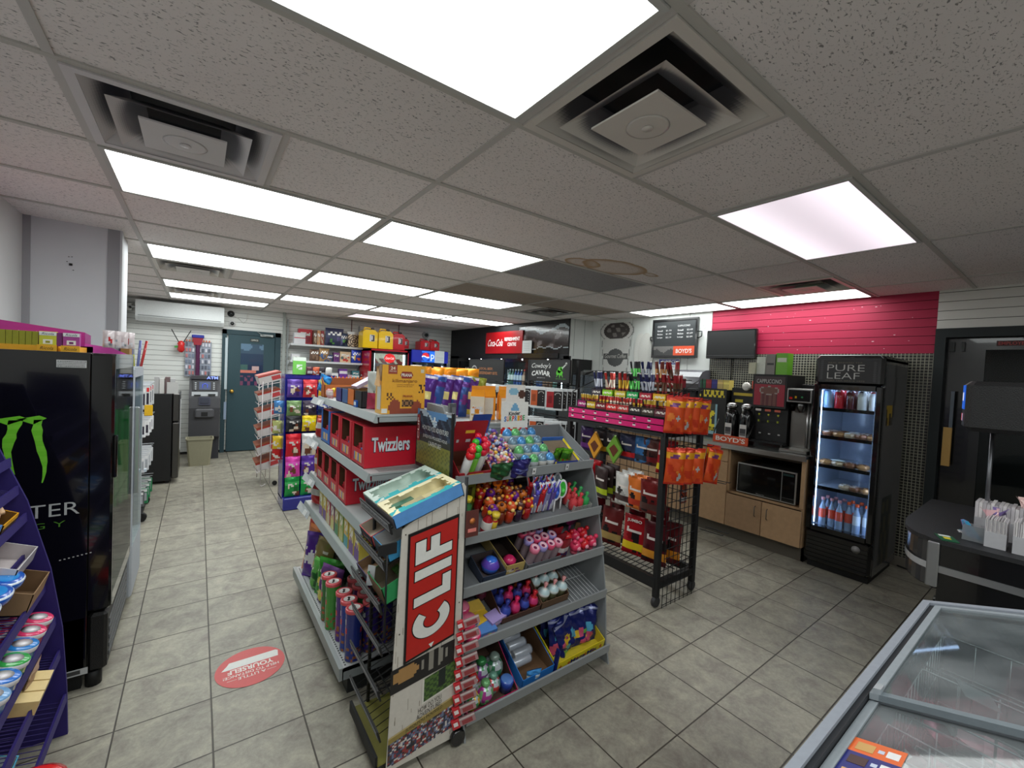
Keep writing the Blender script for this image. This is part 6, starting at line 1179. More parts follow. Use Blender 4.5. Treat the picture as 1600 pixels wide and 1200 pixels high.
o = solo('white_leaflet', MB(K(226, 230, 232)).prism([(0, 0, 0), (.05, 0, .02), (.06, 0, .10), (.012, 0, .09)], (0, .002, 0)), 'print', 'white torn cardboard piece sticking up in the third shelf of the bar rack', 'card piece', (.565, 1.70, .67), rz=-1.3)
solo('tag_holder', MB(K(20, 20, 22)).box(-.035, 0, .87, .035, .006, .91).rod((0, .004, .56), (0, .004, .87), .004, 6), 'matte', 'black blank tag on a thin pole in front of the bar rack shelves', 'tag holder', (.575, 1.50, 0))
# gum packs clipped along the right edge of the side panel, fanned out one above another
RG = K(196, 40, 50)
for k in range(9):
    z = .50-.052*k+.02; t = thing('clipped_pack', '%s red and clear clipped pack from the top along the edge of the wood-look panel' % nth(k), 'hanging pack', (.905, 1.475, z), group='red clipped packs'); t.rotation_euler = (0, -.28, -.35)
    m = MB(RG).box(-.030-.001*k, -.002, -.022, -.005, .012, .018, b=.002); m.box(-.03, -.003, -.008, -.012, -.002, .008, K(236, 226, 226)); build('end_label', m, 'gloss', t)
    m = MB(K(170, 130, 132)).box(-.005, -.001, -.018, .062, .011, .012); m.box(-.004, -.002, .009, .062, -.001, .016, K(206, 190, 188)); m.box(.005, -.002, -.014, .05, -.001, .004, K(150, 60, 64)); build('sleeve', m, 'gloss', t)
t = thing('brown_card_pack', 'brown card of sweets hanging at the top right corner of the wood-look panel', 'hanging card', (.925, 1.485, .93)); m = MB(K(96, 50, 44)).box(-.03, 0, -.055, .03, .004, .055); m.lathe([(.014, -.001), (.001, -.0015)], (0, 0, .01), 12, K(206, 120, 60), ax='y'); m.box(-.02, -.001, -.035, .02, 0, -.02, K(226, 130, 120)); build('card', m, 'print', t)
# ================= BACK OF THE STORE =================
ws = thing('wall_shelving', 'white shelving against the back wall beside the office door', 'store shelving', (1.87, 8.3, 0)); LW = (1.87, 8.3, 0)
for k, z in enumerate((1.87, 1.58, 1.28, .98)):
    mb = MB(K(214, 218, 220)).box(1.27, 8.16 if k < 2 else 8.12, z-.012, 2.49, 8.49, z).box(1.27, 8.155 if k < 2 else 8.115, z-.03, 2.49, 8.165 if k < 2 else 8.125, z+.004)
    for x in (1.27, 2.48): mb.prism([(x, 8.2, z-.012), (x, 8.47, z-.012), (x, 8.47, z-.10)], (.006, 0, 0))
    build('shelf', rel(mb, LW), 'shelf', ws)
for x in (1.255, 2.492): build('upright', rel(MB(K(150, 156, 156)).box(x, 8.44, 0, x+.02, 8.49, 2.3), LW), 'shelf', ws)
def b6(nm_, x, z, w, h, col, lab, cat='box', bl=(), m='print', y=8.22, d=.12, bag=False, band=None, sd=0):
    h *= 1.25 if z > 1.5 else 1.1
    f = art(col, band, (.15, .55, .85, .8, K(236, 236, 232)), blobs=list(bl), seed=sd) if bl or band else col
    mb = pouch(w, h, .07, f if callable(f) else (lambda u, v: col), seed=sd, nu=8, nv=10, wr=.01) if bag else carton(w, d, h, f, tuple(q*.8 for q in col[:3])+(1,))
    return solo(nm_, mb, 'foil' if bag else m, lab, cat, (x+w/2, y, z+.001))
S1, S2, S3 = 1.871, 1.581, 1.281
wh = K(226, 226, 230)
b6('white_box', 1.33, S1, .18, .155, wh, 'white carton at the left end of the top wall shelf', band=(.5, .56, K(200, 60, 80)))
b6('red_box', 1.42, S1, .22, .22, K(206, 44, 60), 'red carton behind the white one on the top wall shelf', y=8.35, bl=[K(170, 30, 60)])
for k, (x, c) in enumerate(((1.64, K(100, 70, 50)), (1.70, K(210, 150, 100)), (1.76, K(150, 40, 44)))): b6('upright_box', x, S1, .055, .21, c, '%s book-like box from the left after the red carton' % nth(k), bl=[K(190, 170, 140)], sd=k)
for k, (x, w, c, lab) in enumerate(((1.83, .32, K(60, 64, 96), 'left big clear bag of dark and green stuff on the top wall shelf'), (2.07, .16, K(70, 84, 110), 'smaller dark bag right of the big clear bag'))): b6('stuffed_bag', x, S1, w, .26-.06*k, c, lab, 'bag', [K(90, 150, 80), K(40, 44, 70), K(96, 90, 140)], bag=True, sd=k+4)
t = thing('patterned_bag', 'clear bag with cream swirling pattern beside the yellow fuel cans', 'bag', (2.34, 8.24, S1)); mb = MB(); mb.grid(lambda u, v: ((u-.5)*.24, -.03*math.sin(PI*u), v*.29), 26, 30, lambda u, v: K(196, 196, 194) if v > .82 else (K(214, 190, 160) if math.sin(40*math.hypot(u-.5, (v-.4)*1.2)) > 0 and math.sin(math.atan2(v-.4, u-.5)*6) > -.75 else K(84, 66, 56))); mb.box(-.12, 0, 0, .12, .04, .28, K(150, 120, 90)); build('bag', mb, 'foil', t)
b6('face_pack', 1.30, S2, .13, .085, wh, 'small white pack at the left end of the second wall shelf', bl=[K(170, 60, 60), K(60, 40, 40)])
for k, (x, w, h, c, bl, lab) in enumerate(((1.58, .17, .17, K(110, 84, 70), [K(150, 120, 100)], 'brown bag on the second wall shelf'), (1.74, .17, .19, K(176, 140, 96), [K(70, 100, 150)], 'tan and blue bag on the second wall shelf'), (1.86, .12, .10, K(70, 90, 130), [K(150, 130, 120)], 'small blue bag on the second wall shelf'), (2.30, .19, .20, K(50, 70, 180), [K(236, 200, 60), K(230, 110, 60), K(226, 226, 236)], 'bright blue bag at the right end of the second wall shelf'))): b6('snack_bag', x, S2, w, h, c, lab, 'snack bag', bl, bag=True, sd=k)
b6('purple_box', 1.99, S2, .10, .14, K(120, 60, 130), 'purple box on the second wall shelf', bl=[K(90, 40, 110)]); b6('picture_box', 2.10, S2, .19, .16, K(226, 196, 160), 'cream box with red picture on the second wall shelf', bl=[K(206, 60, 50), K(90, 110, 110)], sd=2)
for k in range(3): b6('cookie_bag', 1.60+.105*k, S3, .13, .14, K(120, 84, 70), '%s brown and white cookie bag from the left on the third wall shelf' % nth(k), 'snack bag', [K(236, 232, 230), K(206, 170, 160)], bag=True, sd=k+9)
b6('white_pack', 1.93, S3, .15, .09, wh, 'white printed box on the third wall shelf', bl=[K(60, 60, 60)]); b6('purple_box', 2.10, S3, .14, .165, K(110, 50, 150), 'purple box with white band on the third wall shelf', band=(.5, .8, K(226, 220, 236))); b6('small_box', 2.25, S3, .08, .07, K(200, 170, 180), 'small pink-grey box between the purple and teal boxes'); b6('teal_box', 2.33, S3, .13, .14, K(60, 130, 140), 'teal box at the right end of the third wall shelf', band=(.2, .4, K(226, 240, 236)))
for k in range(5): b6('small_box', 1.32+.21*k, .981, .17, .13, [K(190, 60, 60), K(230, 224, 220), K(70, 60, 110), K(206, 140, 60), K(110, 70, 50)][k], '%s box from the left on the lowest visible wall shelf' % nth(k), bl=[K(240, 230, 220), K(60, 50, 50)], sd=k)
# drink fridges with glass doors, one red-sided, one blue-topped
def fridge(x0, x1, y0, zt, side, name, lab, hdr, hz):
    L = ((x0+x1)/2, y0+.3, 0); t = thing('drinks_fridge', lab, 'fridge', L)
    build('cabinet', rel(MB(side).box(x0, y0+.03, .0, x0+.03, y0+.62, zt).box(x1-.03, y0+.03, 0, x1, y0+.62, zt).box(x0, y0+.03, zt-.04, x1, y0+.62, zt).box(x0, y0+.03, 0, x1, y0+.62, .2).box(x0+.03, y0+.58, .2, x1-.03, y0+.62, zt-.04, K(170, 190, 196)), L), 'gloss', t)
    mb = MB(K(16, 16, 18)).box(x0+.03, y0, .1, x0+.08, y0+.03, zt-hz).box(x1-.08, y0, .1, x1-.03, y0+.03, zt-hz).box(x0+.03, y0, zt-hz-.04, x1-.03, y0+.03, zt-hz).box(x0+.03, y0, .1, x1-.03, y0+.03, .2)
    d_ = build('door', rel(mb, L), 'gloss', t); build('glass_pane', rel(MB((.5, .6, .6, 1)).box(x0+.08, y0+.012, .2, x1-.08, y0+.016, zt-hz-.04), L), 'pane', d_)
    build('light_strip', rel(MB(K(226, 244, 250)).box(x0+.085, y0+.05, .3, x0+.10, y0+.07, zt-hz-.05).box(x1-.10, y0+.05, .3, x1-.085, y0+.07, zt-hz-.05), L), 'glow', t)
    for z in (1.45, 1.1, .75): build('wire_shelf', rel(MB(K(190, 200, 206)).box(x0+.04, y0+.1, z-.32, x1-.04, y0+.55, z-.31), L), 'metal', t)
    return t, L
t, L = fridge(2.50, 3.25, 7.75, 1.86, K(180, 24, 40), 'coke', 'black-framed drinks fridge with a red side under the fuel cans', 0, .03)
mb = MB(); mb.grid(lambda u, v: (2.59+.57*u, 7.762, 1.60+.18*v), 30, 8, lambda u, v: K(110, 50, 40) if (v < .55 and math.sin(u*23+v*7) > -.4) else K(196, 206, 186), smooth=False); mb.poly([(2.87+.11*math.cos(PI*i/4), 7.759, 1.70+.09*math.sin(PI*i/4)) for i in range(8)][::-1], K(200, 30, 36)); write(mb, 'Coca-Cola', (2.79, 7.758, 1.68), (.16, 0, 0), (0, 0, .045), K(240, 236, 230), shear=.4)
build('header_sign', rel(mb, L), 'screen', t, 'lit header picture with a red disc'); mb = MB(); write(mb, 'Coca', (2.498, 8.3, 1.25), (0, -.35, 0), (0, 0, .12), K(236, 226, 226), shear=.4); build('side_lettering', rel(mb, L), 'print', t)
bt = bottle(.26, .033, K(206, 230, 236), K(230, 236, 240), K(120, 200, 220), n=8).mesh('water'); bt.materials.append(MT['gloss'])
bc = bottle(.25, .033, K(60, 30, 24), K(200, 30, 36), K(200, 30, 40), n=8).mesh('cola'); bc.materials.append(MT['gloss'])
def bot(me, x, y, z, lab, grp, sc=1.): o = bpy.data.objects.new('drink_bottle', me); COL.objects.link(o); o.location = (x, y, z); o.scale = (sc,)*3; return setp(o, lab, 'bottle', grp)
for r, z in enumerate((1.14, .79)):
    for k in range(8): bot(bt if (k+r) % 4 else bc, 2.63+.07*k, 7.90, z+.0, '%s bottle from the left on the %s shelf of the red-sided fridge' % (nth(k), ['upper', 'lower'][r]), 'bottles in the red-sided fridge', 1.2)
t, L = fridge(3.30, 4.07, 7.75, 1.90, K(20, 30, 110), 'pepsi', 'blue-headed drinks fridge with a paper taped on it', 0, .25)
mb = MB(K(24, 34, 130)).box(3.30, 7.74, 1.66, 4.07, 7.78, 1.89); 
mb.grid(lambda u, v: (3.50+.16*u, 7.738, 1.69+.16*v), 16, 16, lambda u, v: K(24, 34, 130) if (u-.5)**2+(v-.5)**2 > .24 else (K(206, 40, 50) if v > .56+.08*math.sin(u*6) else (K(236, 236, 240) if v > .42+.08*math.sin(u*6) else K(40, 100, 210))), smooth=False); mb.box(3.50, 7.739, 1.67, 3.78, 7.7395, 1.88, K(30, 110, 226)); write(mb, 'p', (3.69, 7.737, 1.69), (.07, 0, 0), (0, 0, .13), K(226, 236, 246)); build('header_sign', rel(mb, L), 'screen', t, 'blue header with round emblem and letter p')
build('paper_notice', rel(MB(K(214, 222, 226)).box(3.77, 7.73, 1.66, 3.98, 7.735, 1.90).box(3.80, 7.729, 1.72, 3.95, 7.7305, 1.725, K(150, 150, 156)).box(3.80, 7.729, 1.76, 3.95, 7.7305, 1.765, K(150, 150, 156)), L), 'print', t, 'white taped notice')
for k in range(8): bot(bt if k % 3 else bc, 3.42+.075*k, 7.92, 1.14, '%s bottle from the left in the blue-headed fridge' % nth(k), 'bottles in the blue-headed fridge', 1.2)
# fuel cans on the fridges
def can_(x, y, z, w, h, c, lab, small=False):
    t = thing('fuel_can', lab, 'fuel can', (x, y, z)); mb = MB(c); d = .26
    pr_ = [(-w/2, 0, .01), (w/2, 0, .01), (w/2, 0, h*.78), (w/2-.05, 0, h*.92), (-w/2+.06, 0, h*.92), (-w/2, 0, h*.80)]
    mb.prism(pr_, (0, d, 0)); mb.prism([(-w/2+.02, -.006, .03), (w/2-.02, -.006, .03), (w/2-.02, -.006, h*.75), (-w/2+.02, -.006, h*.75)], (0, .006, 0)); bd = build('body', mb, 'gloss', t)
    build('handle', MB(c).tube([(-w*.3, d/2, h*.90), (-w*.25, d/2, h*1.02), (w*.1, d/2, h*1.02), (w*.2, d/2, h*.90)], .014, 6), 'gloss', t)
    build('cap', MB(K(30, 26, 26)).lathe([(.03, h*.9), (.032, h*1.0), (.02, h*1.04), (.001, h*1.05)], (w*.22, d*.3, 0), 12), 'gloss', t)
    m = MB(K(206, 206, 206)).box(-w*.05, -.008, h*.35, w*.28, -.006, h*.68); m.box(w*.06, -.009, h*.36, w*.27, -.008, h*.66, K(50, 44, 44)).box(w*.07, -.0095, h*.42, w*.15, -.009, h*.62, K(220, 220, 220)); build('label', m, 'print', t, 'black and white warning label'); return t
YC, RC = K(240, 200, 0), K(190, 24, 36)
can_(2.52, 7.83, 1.862, .27, .37, YC, 'left yellow fuel can on top of the red-sided fridge'); can_(2.81, 7.83, 1.862, .27, .37, YC, 'right yellow fuel can on top of the red-sided fridge'); can_(3.07, 7.85, 1.862, .24, .34, RC, 'larger red fuel can right of the yellow ones'); can_(3.26, 8.0, 1.902, .15, .22, RC, 'small red fuel can between the big red can and the blue-headed fridge paper')
can_(3.66, 7.95, 1.902, .20, .22, K(206, 30, 44), 'left red fuel can on top of the blue-headed fridge'); can_(3.87, 7.95, 1.902, .20, .22, K(206, 30, 44), 'right red fuel can on top of the blue-headed fridge')
solo('wall_notice', MB(K(206, 206, 212)).box(4.12, 8.46, 1.0, 4.30, 8.48, 1.75).box(4.15, 8.458, 1.45, 4.28, 8.46, 1.62, K(206, 120, 130)), 'print', 'pale tall notice sheet at the right end of the back wall', 'notice')
for x in (2.36, 3.30): solo('electrical_cable', MB(K(90, 30, 40)).rod((x, 8.47, 2.05), (x, 8.47, 2.41), .008, 5), 'matte', 'thin dark red cord down the slatwall %s' % ('above the yellow fuel cans' if x < 3 else 'between the red cans and the round camera'), 'cord')
# walk-in cooler doors, bottles and signs
wk = thing('cooler_doors', 'row of black-framed lit glass doors of the walk-in cooler', 'cooler doors', (CX, 6.5, 0)); LK = (CX, 6.5, 0)
for k in range(4):
    y0 = 4.86+.815*k; y1 = y0+.80; mb = MB(K(14, 15, 17)).box(CX-.03, y0, .16, CX, y0+.06, 1.79).box(CX-.03, y1-.06, .16, CX, y1, 1.79).box(CX-.03, y0+.06, 1.73, CX, y1-.06, 1.79).box(CX-.03, y0+.06, .16, CX, y1-.06, .24)
    d_ = build('door', rel(mb, LK), 'gloss', wk); build('glass_pane', rel(MB((.5, .6, .6, 1)).box(CX-.018, y0+.06, .24, CX-.014, y1-.06, 1.73), LK), 'pane', d_); build('door_handle', rel(MB(K(60, 62, 66)).box(CX-.06, y0+.015, .8, CX-.03, y0+.035, 1.4), LK), 'metal', d_)
    build('light_tube', rel(MB(K(220, 240, 250)).box(CX+.03, y0+.03, .3, CX+.05, y0+.05, 1.7), LK), 'glow', wk)
    for z in (.6, .98, 1.33): build('shelf', rel(MB(K(170, 180, 190)).box(CX+.06, y0+.03, z-.02, CX+.45, y1-.03, z), LK), 'metal', wk)
for k, y in enumerate((7.6, 7.15, 6.45, 5.82, 5.15)): build('indicator_lamp', rel(MB(K(240, 244, 250)).box(CX-.035, y, 1.765, CX-.03, y+.025, 1.785), LK), 'glow', wk)
bm = [bottle(.22, .033, a, b, c, n=8).mesh('b') for a, b, c in ((K(60, 90, 160), K(230, 230, 230), K(200, 210, 226)), (K(90, 130, 120), K(210, 214, 220), K(220, 224, 226)), (K(150, 110, 90), K(190, 60, 50), K(200, 170, 150)))]
for m_ in bm: m_.materials.append(MT['gloss'])
for k in range(4):
    for r, z in enumerate((.981, 1.331)):
        for q in range(8): bot(bm[(k+r+q//3) % 3], CX+.12, 4.86+.815*k+.10+.085*q, z, '%s bottle from the near side on the %s shelf behind the %s cooler door' % (nth(q), ['middle', 'top'][r], nth(k)), 'bottles in the walk-in cooler', 1.25)
mb = MB(K(164, 10, 20)).box(CX-.03, 5.86, 1.885, CX-.005, 7.02, 2.285); write(mb, 'Coca-Cola', (CX-.031, 6.94, 2.02), (0, -.50, 0), (0, 0, .13), K(244, 238, 236), bold=.01, shear=.45); write(mb, 'REFRESHMENT', (CX-.031, 6.39, 2.11), (0, -.46, 0), (0, 0, .065), K(244, 238, 236), bold=.02); write(mb, 'CENTRE', (CX-.031, 6.29, 2.015), (0, -.26, 0), (0, 0, .065), K(244, 238, 236), bold=.02)
solo('refreshment_sign', mb, 'print', 'red sign reading Coca-Cola refreshment centre on the black cooler wall', 'sign')
mb = MB(K(206, 210, 210)).box(CX-.03, 5.60, 1.885, CX-.02, 5.85, 2.10)
for k in range(5): mb.box(CX-.031, 5.65, 1.93+.03*k, CX-.03, 5.81, 1.935+.03*k, K(160, 164, 166))
solo('paper_notice', mb, 'print', 'white paper notice right of the red refreshment sign', 'notice')
solo('menu_rail', MB(K(30, 32, 36)).box(CX-.02, 4.95, 1.80, CX, 6.0, 1.88, b=.004), 'gloss', 'black lamp rail over the near cooler doors', 'rail')

# ================= WIRE CANDY BAR RACK =================
wr_ = thing('wire_carton_rack', 'white wire rack holding six tiers of candy bar cartons', 'display rack', (.72, 6.15, 0)); LR = (.72, 6.15, 0)
mb = MB(K(222, 214, 214))
for x in (.645, .745, .90):
    for y in (6.02, 6.42): mb.rod((x, y, .02), (x, y, 1.30), .006, 5)
for k in range(6): mb.rod((.645, 6.02, .2+.21*k), (.90, 6.02, .26+.21*k), .005, 4).rod((.61, 6.0, .17+.21*k), (.61, 6.42, .17+.21*k), .005, 4).rod((.61, 6.0, .17+.21*k), (.645, 6.02, .2+.21*k), .005, 4)
mb.tube([(.645, 6.02, .02), (.66, 6.0, .004), (.70, 6.0, .03)], .006, 5); build('frame', rel(mb, LR), 'gloss', wr_); build('caster', rel(MB(K(20, 20, 20)).lathe([(.028, -.01), (.028, .01)], (.80, 6.0, .03), 12, ax='y'), LR), 'matte', wr_)
for k in range(6):
    z = .18+.215*k; t = thing('bar_carton', '%s tilted candy bar carton from the bottom of the white wire rack' % nth(k), 'candy carton', (.62, 6.03, z), rot=(0, -.30, 0), group='cartons on the white wire rack')
    mb = MB(K(226, 222, 218)).box(0, 0, 0, .26, .36, .10, cols=[None, K(110, 66, 44) if k < 5 else K(196, 110, 90), K(206, 200, 196), None, None, K(226, 222, 220)]); mb.box(0, -.001, .085, .26, 0, .10, K(170, 50, 44)); mb.box(.14, -.002, .02, .24, 0, .07, K(196, 70, 70)); mb.box(0, .005, .10, .25, .35, .115, K(150, 80, 50) if k < 5 else K(206, 120, 110)); build('carton', mb, 'print', t)
for k, (z, c, lab) in enumerate(((1.0, K(70, 130, 190), 'blue bag hanging between the wire rack and the blue rack'), (.62, K(236, 200, 50), 'yellow bag hanging between the wire rack and the blue rack'), (.50, K(206, 40, 40), 'red bag hanging below the yellow one'), (.78, K(190, 196, 120), 'pale green bag between the two racks'))): solo('side_bag', pouch(.10, .14, .05, art(c, blobs=[K(236, 230, 220)], seed=k), seed=k, nu=6, nv=8), 'foil', lab, 'candy bag', (.70, 5.10+.02*k, z), rz=-.4)

# ================= BLUE CHOCOLATE RACK =================
br_ = thing('blue_bag_rack', 'dark blue rack of chocolate bags at the head of the aisle', 'display rack', (.98, 5.1, 0)); LB = (.98, 5.1, 0); NB = K(30, 36, 130)
mb = MB(NB).box(.735, 4.99, .10, .75, 5.25, 1.42).box(1.22, 4.99, .10, 1.235, 5.25, 1.42).box(.735, 4.985, 1.385, 1.235, 5.0, 1.415).box(.735, 5.23, .1, 1.235, 5.25, 1.42); build('frame', rel(mb, LB), 'gloss', br_)
build('base', rel(MB(K(40, 44, 140)).box(.735, 4.90, .0, 1.235, 5.25, .13, b=.01), LB), 'gloss', br_)
for z in (1.40, 1.20, 1.03, .86, .66, .42): build('hook_bar', rel(MB(K(36, 40, 120)).box(.75, 5.10, z-.01, 1.22, 5.12, z).rod((.83, 5.10, z-.005), (.83, 4.99, z), .004, 4).rod((.98, 5.1, z-.005), (.98, 4.99, z), .004, 4).rod((1.13, 5.1, z-.005), (1.13, 4.99, z), .004, 4), LB), 'matte', br_)
rows = [(1.185, .19, [(K(90, 60, 150), 'purple'), (K(200, 50, 60), 'red'), (K(230, 180, 50), 'gold')]), (.99, .16, [(K(110, 140, 90), 'green and white'), (K(60, 50, 70), 'dark'), (K(40, 60, 120), 'navy')]), (.82, .17, [(K(44, 44, 48), 'black'), (K(240, 206, 30), 'yellow'), (K(190, 90, 40), 'orange')]), (.56, .24, [(K(206, 30, 46), 'red'), (K(226, 226, 226), 'white'), (K(206, 40, 50), 'crimson')]), (.34, .22, [(K(230, 70, 180), 'magenta'), (K(90, 50, 160), 'violet'), (K(60, 50, 110), 'dark blue')]), (.135, .21, [(K(30, 150, 70), 'green'), (K(30, 160, 76), 'bright green'), (K(30, 140, 66), 'deep green')])]
for r, (z, h, L3) in enumerate(rows):
    for k, (c, nm_) in enumerate(L3): solo('chocolate_bag', pouch(.145, h, .05, art(c, (.6, .75, tuple(min(1, q*1.5+.05) for q in c[:3])+(1,)), (.15, .5, .85, .7, K(236, 230, 226)), blobs=[K(120, 70, 50), K(236, 220, 200), tuple(q*.5 for q in c[:3])+(1,)], seed=r*3+k), seed=r*3+k, nu=10, nv=12), 'foil', '%s chocolate bag, %s from the left, %s row of the blue rack' % (nm_, nth(k), ['top', 'second', 'third', 'fourth', 'fifth', 'bottom'][r]), 'chocolate bag', (.825+.152*k, 4.975-.02*(r > 2), z))
solo('green_header_bag', carton(.13, .02, .19, art(K(120, 200, 90), (.8, 1., K(226, 236, 226)), (.3, .3, .7, .6, K(230, 240, 230))), K(110, 180, 90)), 'print', 'pale green and white pack standing above the blue chocolate rack', 'snack pack', (.90, 5.18, 1.422))
for k in range(4): solo('small_choc_pack', pouch(.08, .09, .03, art([K(90, 50, 60), K(190, 90, 60), K(50, 44, 50), K(206, 206, 200)][k], blobs=[K(206, 206, 206)], seed=k), seed=k, nu=6, nv=6), 'foil', '%s small pack on top of the blue rack right of the green one' % nth(k), 'candy pack', (1.0+.065*k, 5.15, 1.421))
# ================= PEG RACK WITH BLACK SIGNS =================
pk = thing('peg_rack', 'black peg rack with two black header signs behind the jerky rack', 'display rack', (3.0, 3.9, 0)); LP_ = (3.0, 3.9, 0); BB = K(20, 20, 22)
mb = MB(BB)
for y in (2.88, 3.62, 4.30, 4.80): mb.box(2.90, y, 0, 2.93, y+.03, 1.70)
for z in (.1, .45, .80, 1.13, 1.45): mb.box(2.905, 2.88, z, 2.925, 4.83, z+.012)
mb.box(2.60, 2.88, .05, 3.1, 4.83, .08); build('frame', rel(mb, LP_), 'matte', pk)
for y in (2.93, 3.12, 3.31, 3.5, 3.86, 4.08, 4.40, 4.62):
    for z in (1.43, 1.12): build('hook', rel(MB(K(60, 62, 66)).rod((2.91, y, z), (2.70, y, z+.015), .003, 4), LP_), 'metal', pk)
def sgn(y0, y1, z0, z1): return MB(K(34, 35, 36)).box(2.795, y0, z0, 2.81, y1, z1, K(34, 35, 36)).box(2.793, y0-.012, z0-.012, 2.812, y0, z1+.012, BB).box(2.793, y1, z0-.012, 2.812, y1+.012, z1+.012, BB).box(2.793, y0, z1, 2.812, y1, z1+.012, BB).box(2.793, y0, z0-.012, 2.812, y1, z0, BB).box(2.81, (y0+y1)/2-.02, z0, 2.91, (y0+y1)/2+.02, z0+.04, BB)
mb = sgn(2.90, 3.49, 1.49, 1.685); x = 2.7945
write(mb, "Cowboy's", (x, 3.455, 1.60), (0, -.30, .0), (0, 0, .062), K(232, 234, 232), shear=.4); write(mb, 'CAVIAR', (x, 3.45, 1.525), (0, -.29, 0), (0, 0, .05), K(232, 234, 232), bold=.03, bend=.35); write(mb, 'BEEF JERKY CO', (x, 3.36, 1.508), (0, -.12, 0), (0, 0, .01), K(220, 220, 220))
for k, (dy, dz, r_) in enumerate(((3.03, 1.60, .030), (3.05, 1.575, .026), (3.01, 1.57, .024), (3.0, 1.615, .018))): mb.poly([(x, dy+r_*math.cos(2*PI*i/9)*(1+.25*math.sin(i*5)), dz+r_*math.sin(2*PI*i/9)*(1+.2*math.cos(i*7))) for i in range(9)][::-1], K(90, 200, 50))
for a, b in (((3.05, 1.57), (3.07, 1.53)), ((3.03, 1.56), (3.025, 1.525)), ((3.0, 1.57), (2.985, 1.53))): mb.quad((x-.0003, a[0]+.006, a[1]), (x-.0003, a[0]-.006, a[1]), (x-.0003, b[0]-.004, b[1]), (x-.0003, b[0]+.004, b[1]), K(90, 200, 50))
mb.quad((x-.0003, 3.0, 1.62), (x-.0003, 2.94, 1.665), (x-.0003, 2.93, 1.655), (x-.0003, 2.99, 1.61), K(200, 206, 200)); mb.poly([(x-.0003, 2.94+.013*math.cos(PI*i/4), 1.66+.013*math.sin(PI*i/4)) for i in range(8)][::-1], K(226, 230, 226)); write(mb, 'SNACK LIKE A COWBOY', (x, 3.08, 1.51), (0, -.14, 0), (0, 0, .008), K(90, 190, 60))
build('header_sign', rel(mb, LP_), 'print', pk, "black sign reading Cowboy's Caviar with a green rider")
mb = sgn(3.97, 4.72, 1.42, 1.685); write(mb, 'LOCAL BEEF,', (x, 4.48, 1.565), (0, -.30, 0), (0, 0, .032), K(196, 130, 84)); write(mb, 'LEGENDARY BITE.', (x, 4.48, 1.515), (0, -.40, 0), (0, 0, .032), K(196, 130, 84))
for r0, r1 in ((.062, .068), (.052, .055)):
    for i in range(24):
        a, b = 2*PI*i/24, 2*PI*(i+1)/24; mb.quad((x, 4.60-r0*math.cos(a), 1.55+r0*math.sin(a)), (x, 4.60-r1*math.cos(a), 1.55+r1*math.sin(a)), (x, 4.60-r1*math.cos(b), 1.55+r1*math.sin(b)), (x, 4.60-r0*math.cos(b), 1.55+r0*math.sin(b)), K(206, 206, 206))
write(mb, 'RANCH', (x, 4.65, 1.538), (0, -.10, 0), (0, 0, .026), K(220, 220, 220), bold=.03); build('header_sign', rel(mb, LP_), 'print', pk, 'black sign with a round badge and brown lettering')
# hanging clear pouches
def jerky_pouch(c, dark=K(34, 30, 32)):
    t = thing('jerky_pouch', 'x', 'jerky pouch', group='clear jerky pouches on the peg rack'); build('pouch', MB(K(214, 218, 220)).box(-.082, -.004, -.215, .082, .004, -.01, b=.003), 'gloss', t)
    m = MB(c).box(-.074, -.006, -.19, -.005, -.004, -.04); m.box(-.005, -.006, -.195, .074, -.004, -.035, dark)
    for i in range(7): a = PI*i/6; m.box(.034+.026*math.cos(a)-.004, -.0065, -.07+.016*math.sin(a), .034+.026*math.cos(a)+.004, -.006, -.064+.016*math.sin(a), K(220, 220, 216))
    for zz in (-.10, -.125, -.15): m.box(.05, -.0065, zz, .056, -.006, zz+.006, K(226, 226, 226))
    m.box(-.06, -.0065, -.15, -.02, -.006, -.08, tuple(q*.55 for q in c[:3])+(1,)); build('label', m, 'print', t); return t
pp = [(jerky_pouch(K(170, 190, 60)), 'yellow-green'), (jerky_pouch(K(190, 90, 50)), 'orange-brown'), (jerky_pouch(K(160, 36, 44)), 'dark red')]
for r, z in enumerate((1.43, 1.12)):
    for k, y in enumerate((3.44, 3.22, 2.98)):
        for q in range(4):
            p_, nm_ = pp[k]; o = p_ if (r == 0 and q == 0) else dup(p_, (0, 0, 0)); o.location = (2.70+.05*q, y-.012*q, z+.002); o.rotation_euler = (0, 0, -PI/2+.5+.08*(k-1)); o['label'] = '%s-labelled clear jerky pouch, %s back on its hook, %s row of the peg rack' % (nm_, nth(q), ['upper', 'lower'][r])
for r, z in enumerate((1.41, 1.10)):
    for k in range(4):
        for q in range(2): solo('white_snack_pouch', pouch(.17, .22, .03, art(K(206, 208, 210), (.25, .6, K(44, 40, 50)), (.2, .62, .8, .75, K(60, 60, 66)), seed=k+r), seed=k+q, nu=8, nv=10), 'foil', '%s white pouch from the near side, %s back, %s row under the badge sign' % (nth(k), nth(q), ['upper', 'lower'][r]), 'snack pouch', (2.72+.07*q, 3.80+.24*k, z-.22), rz=-PI/2+.5, group='white pouches on the peg rack')

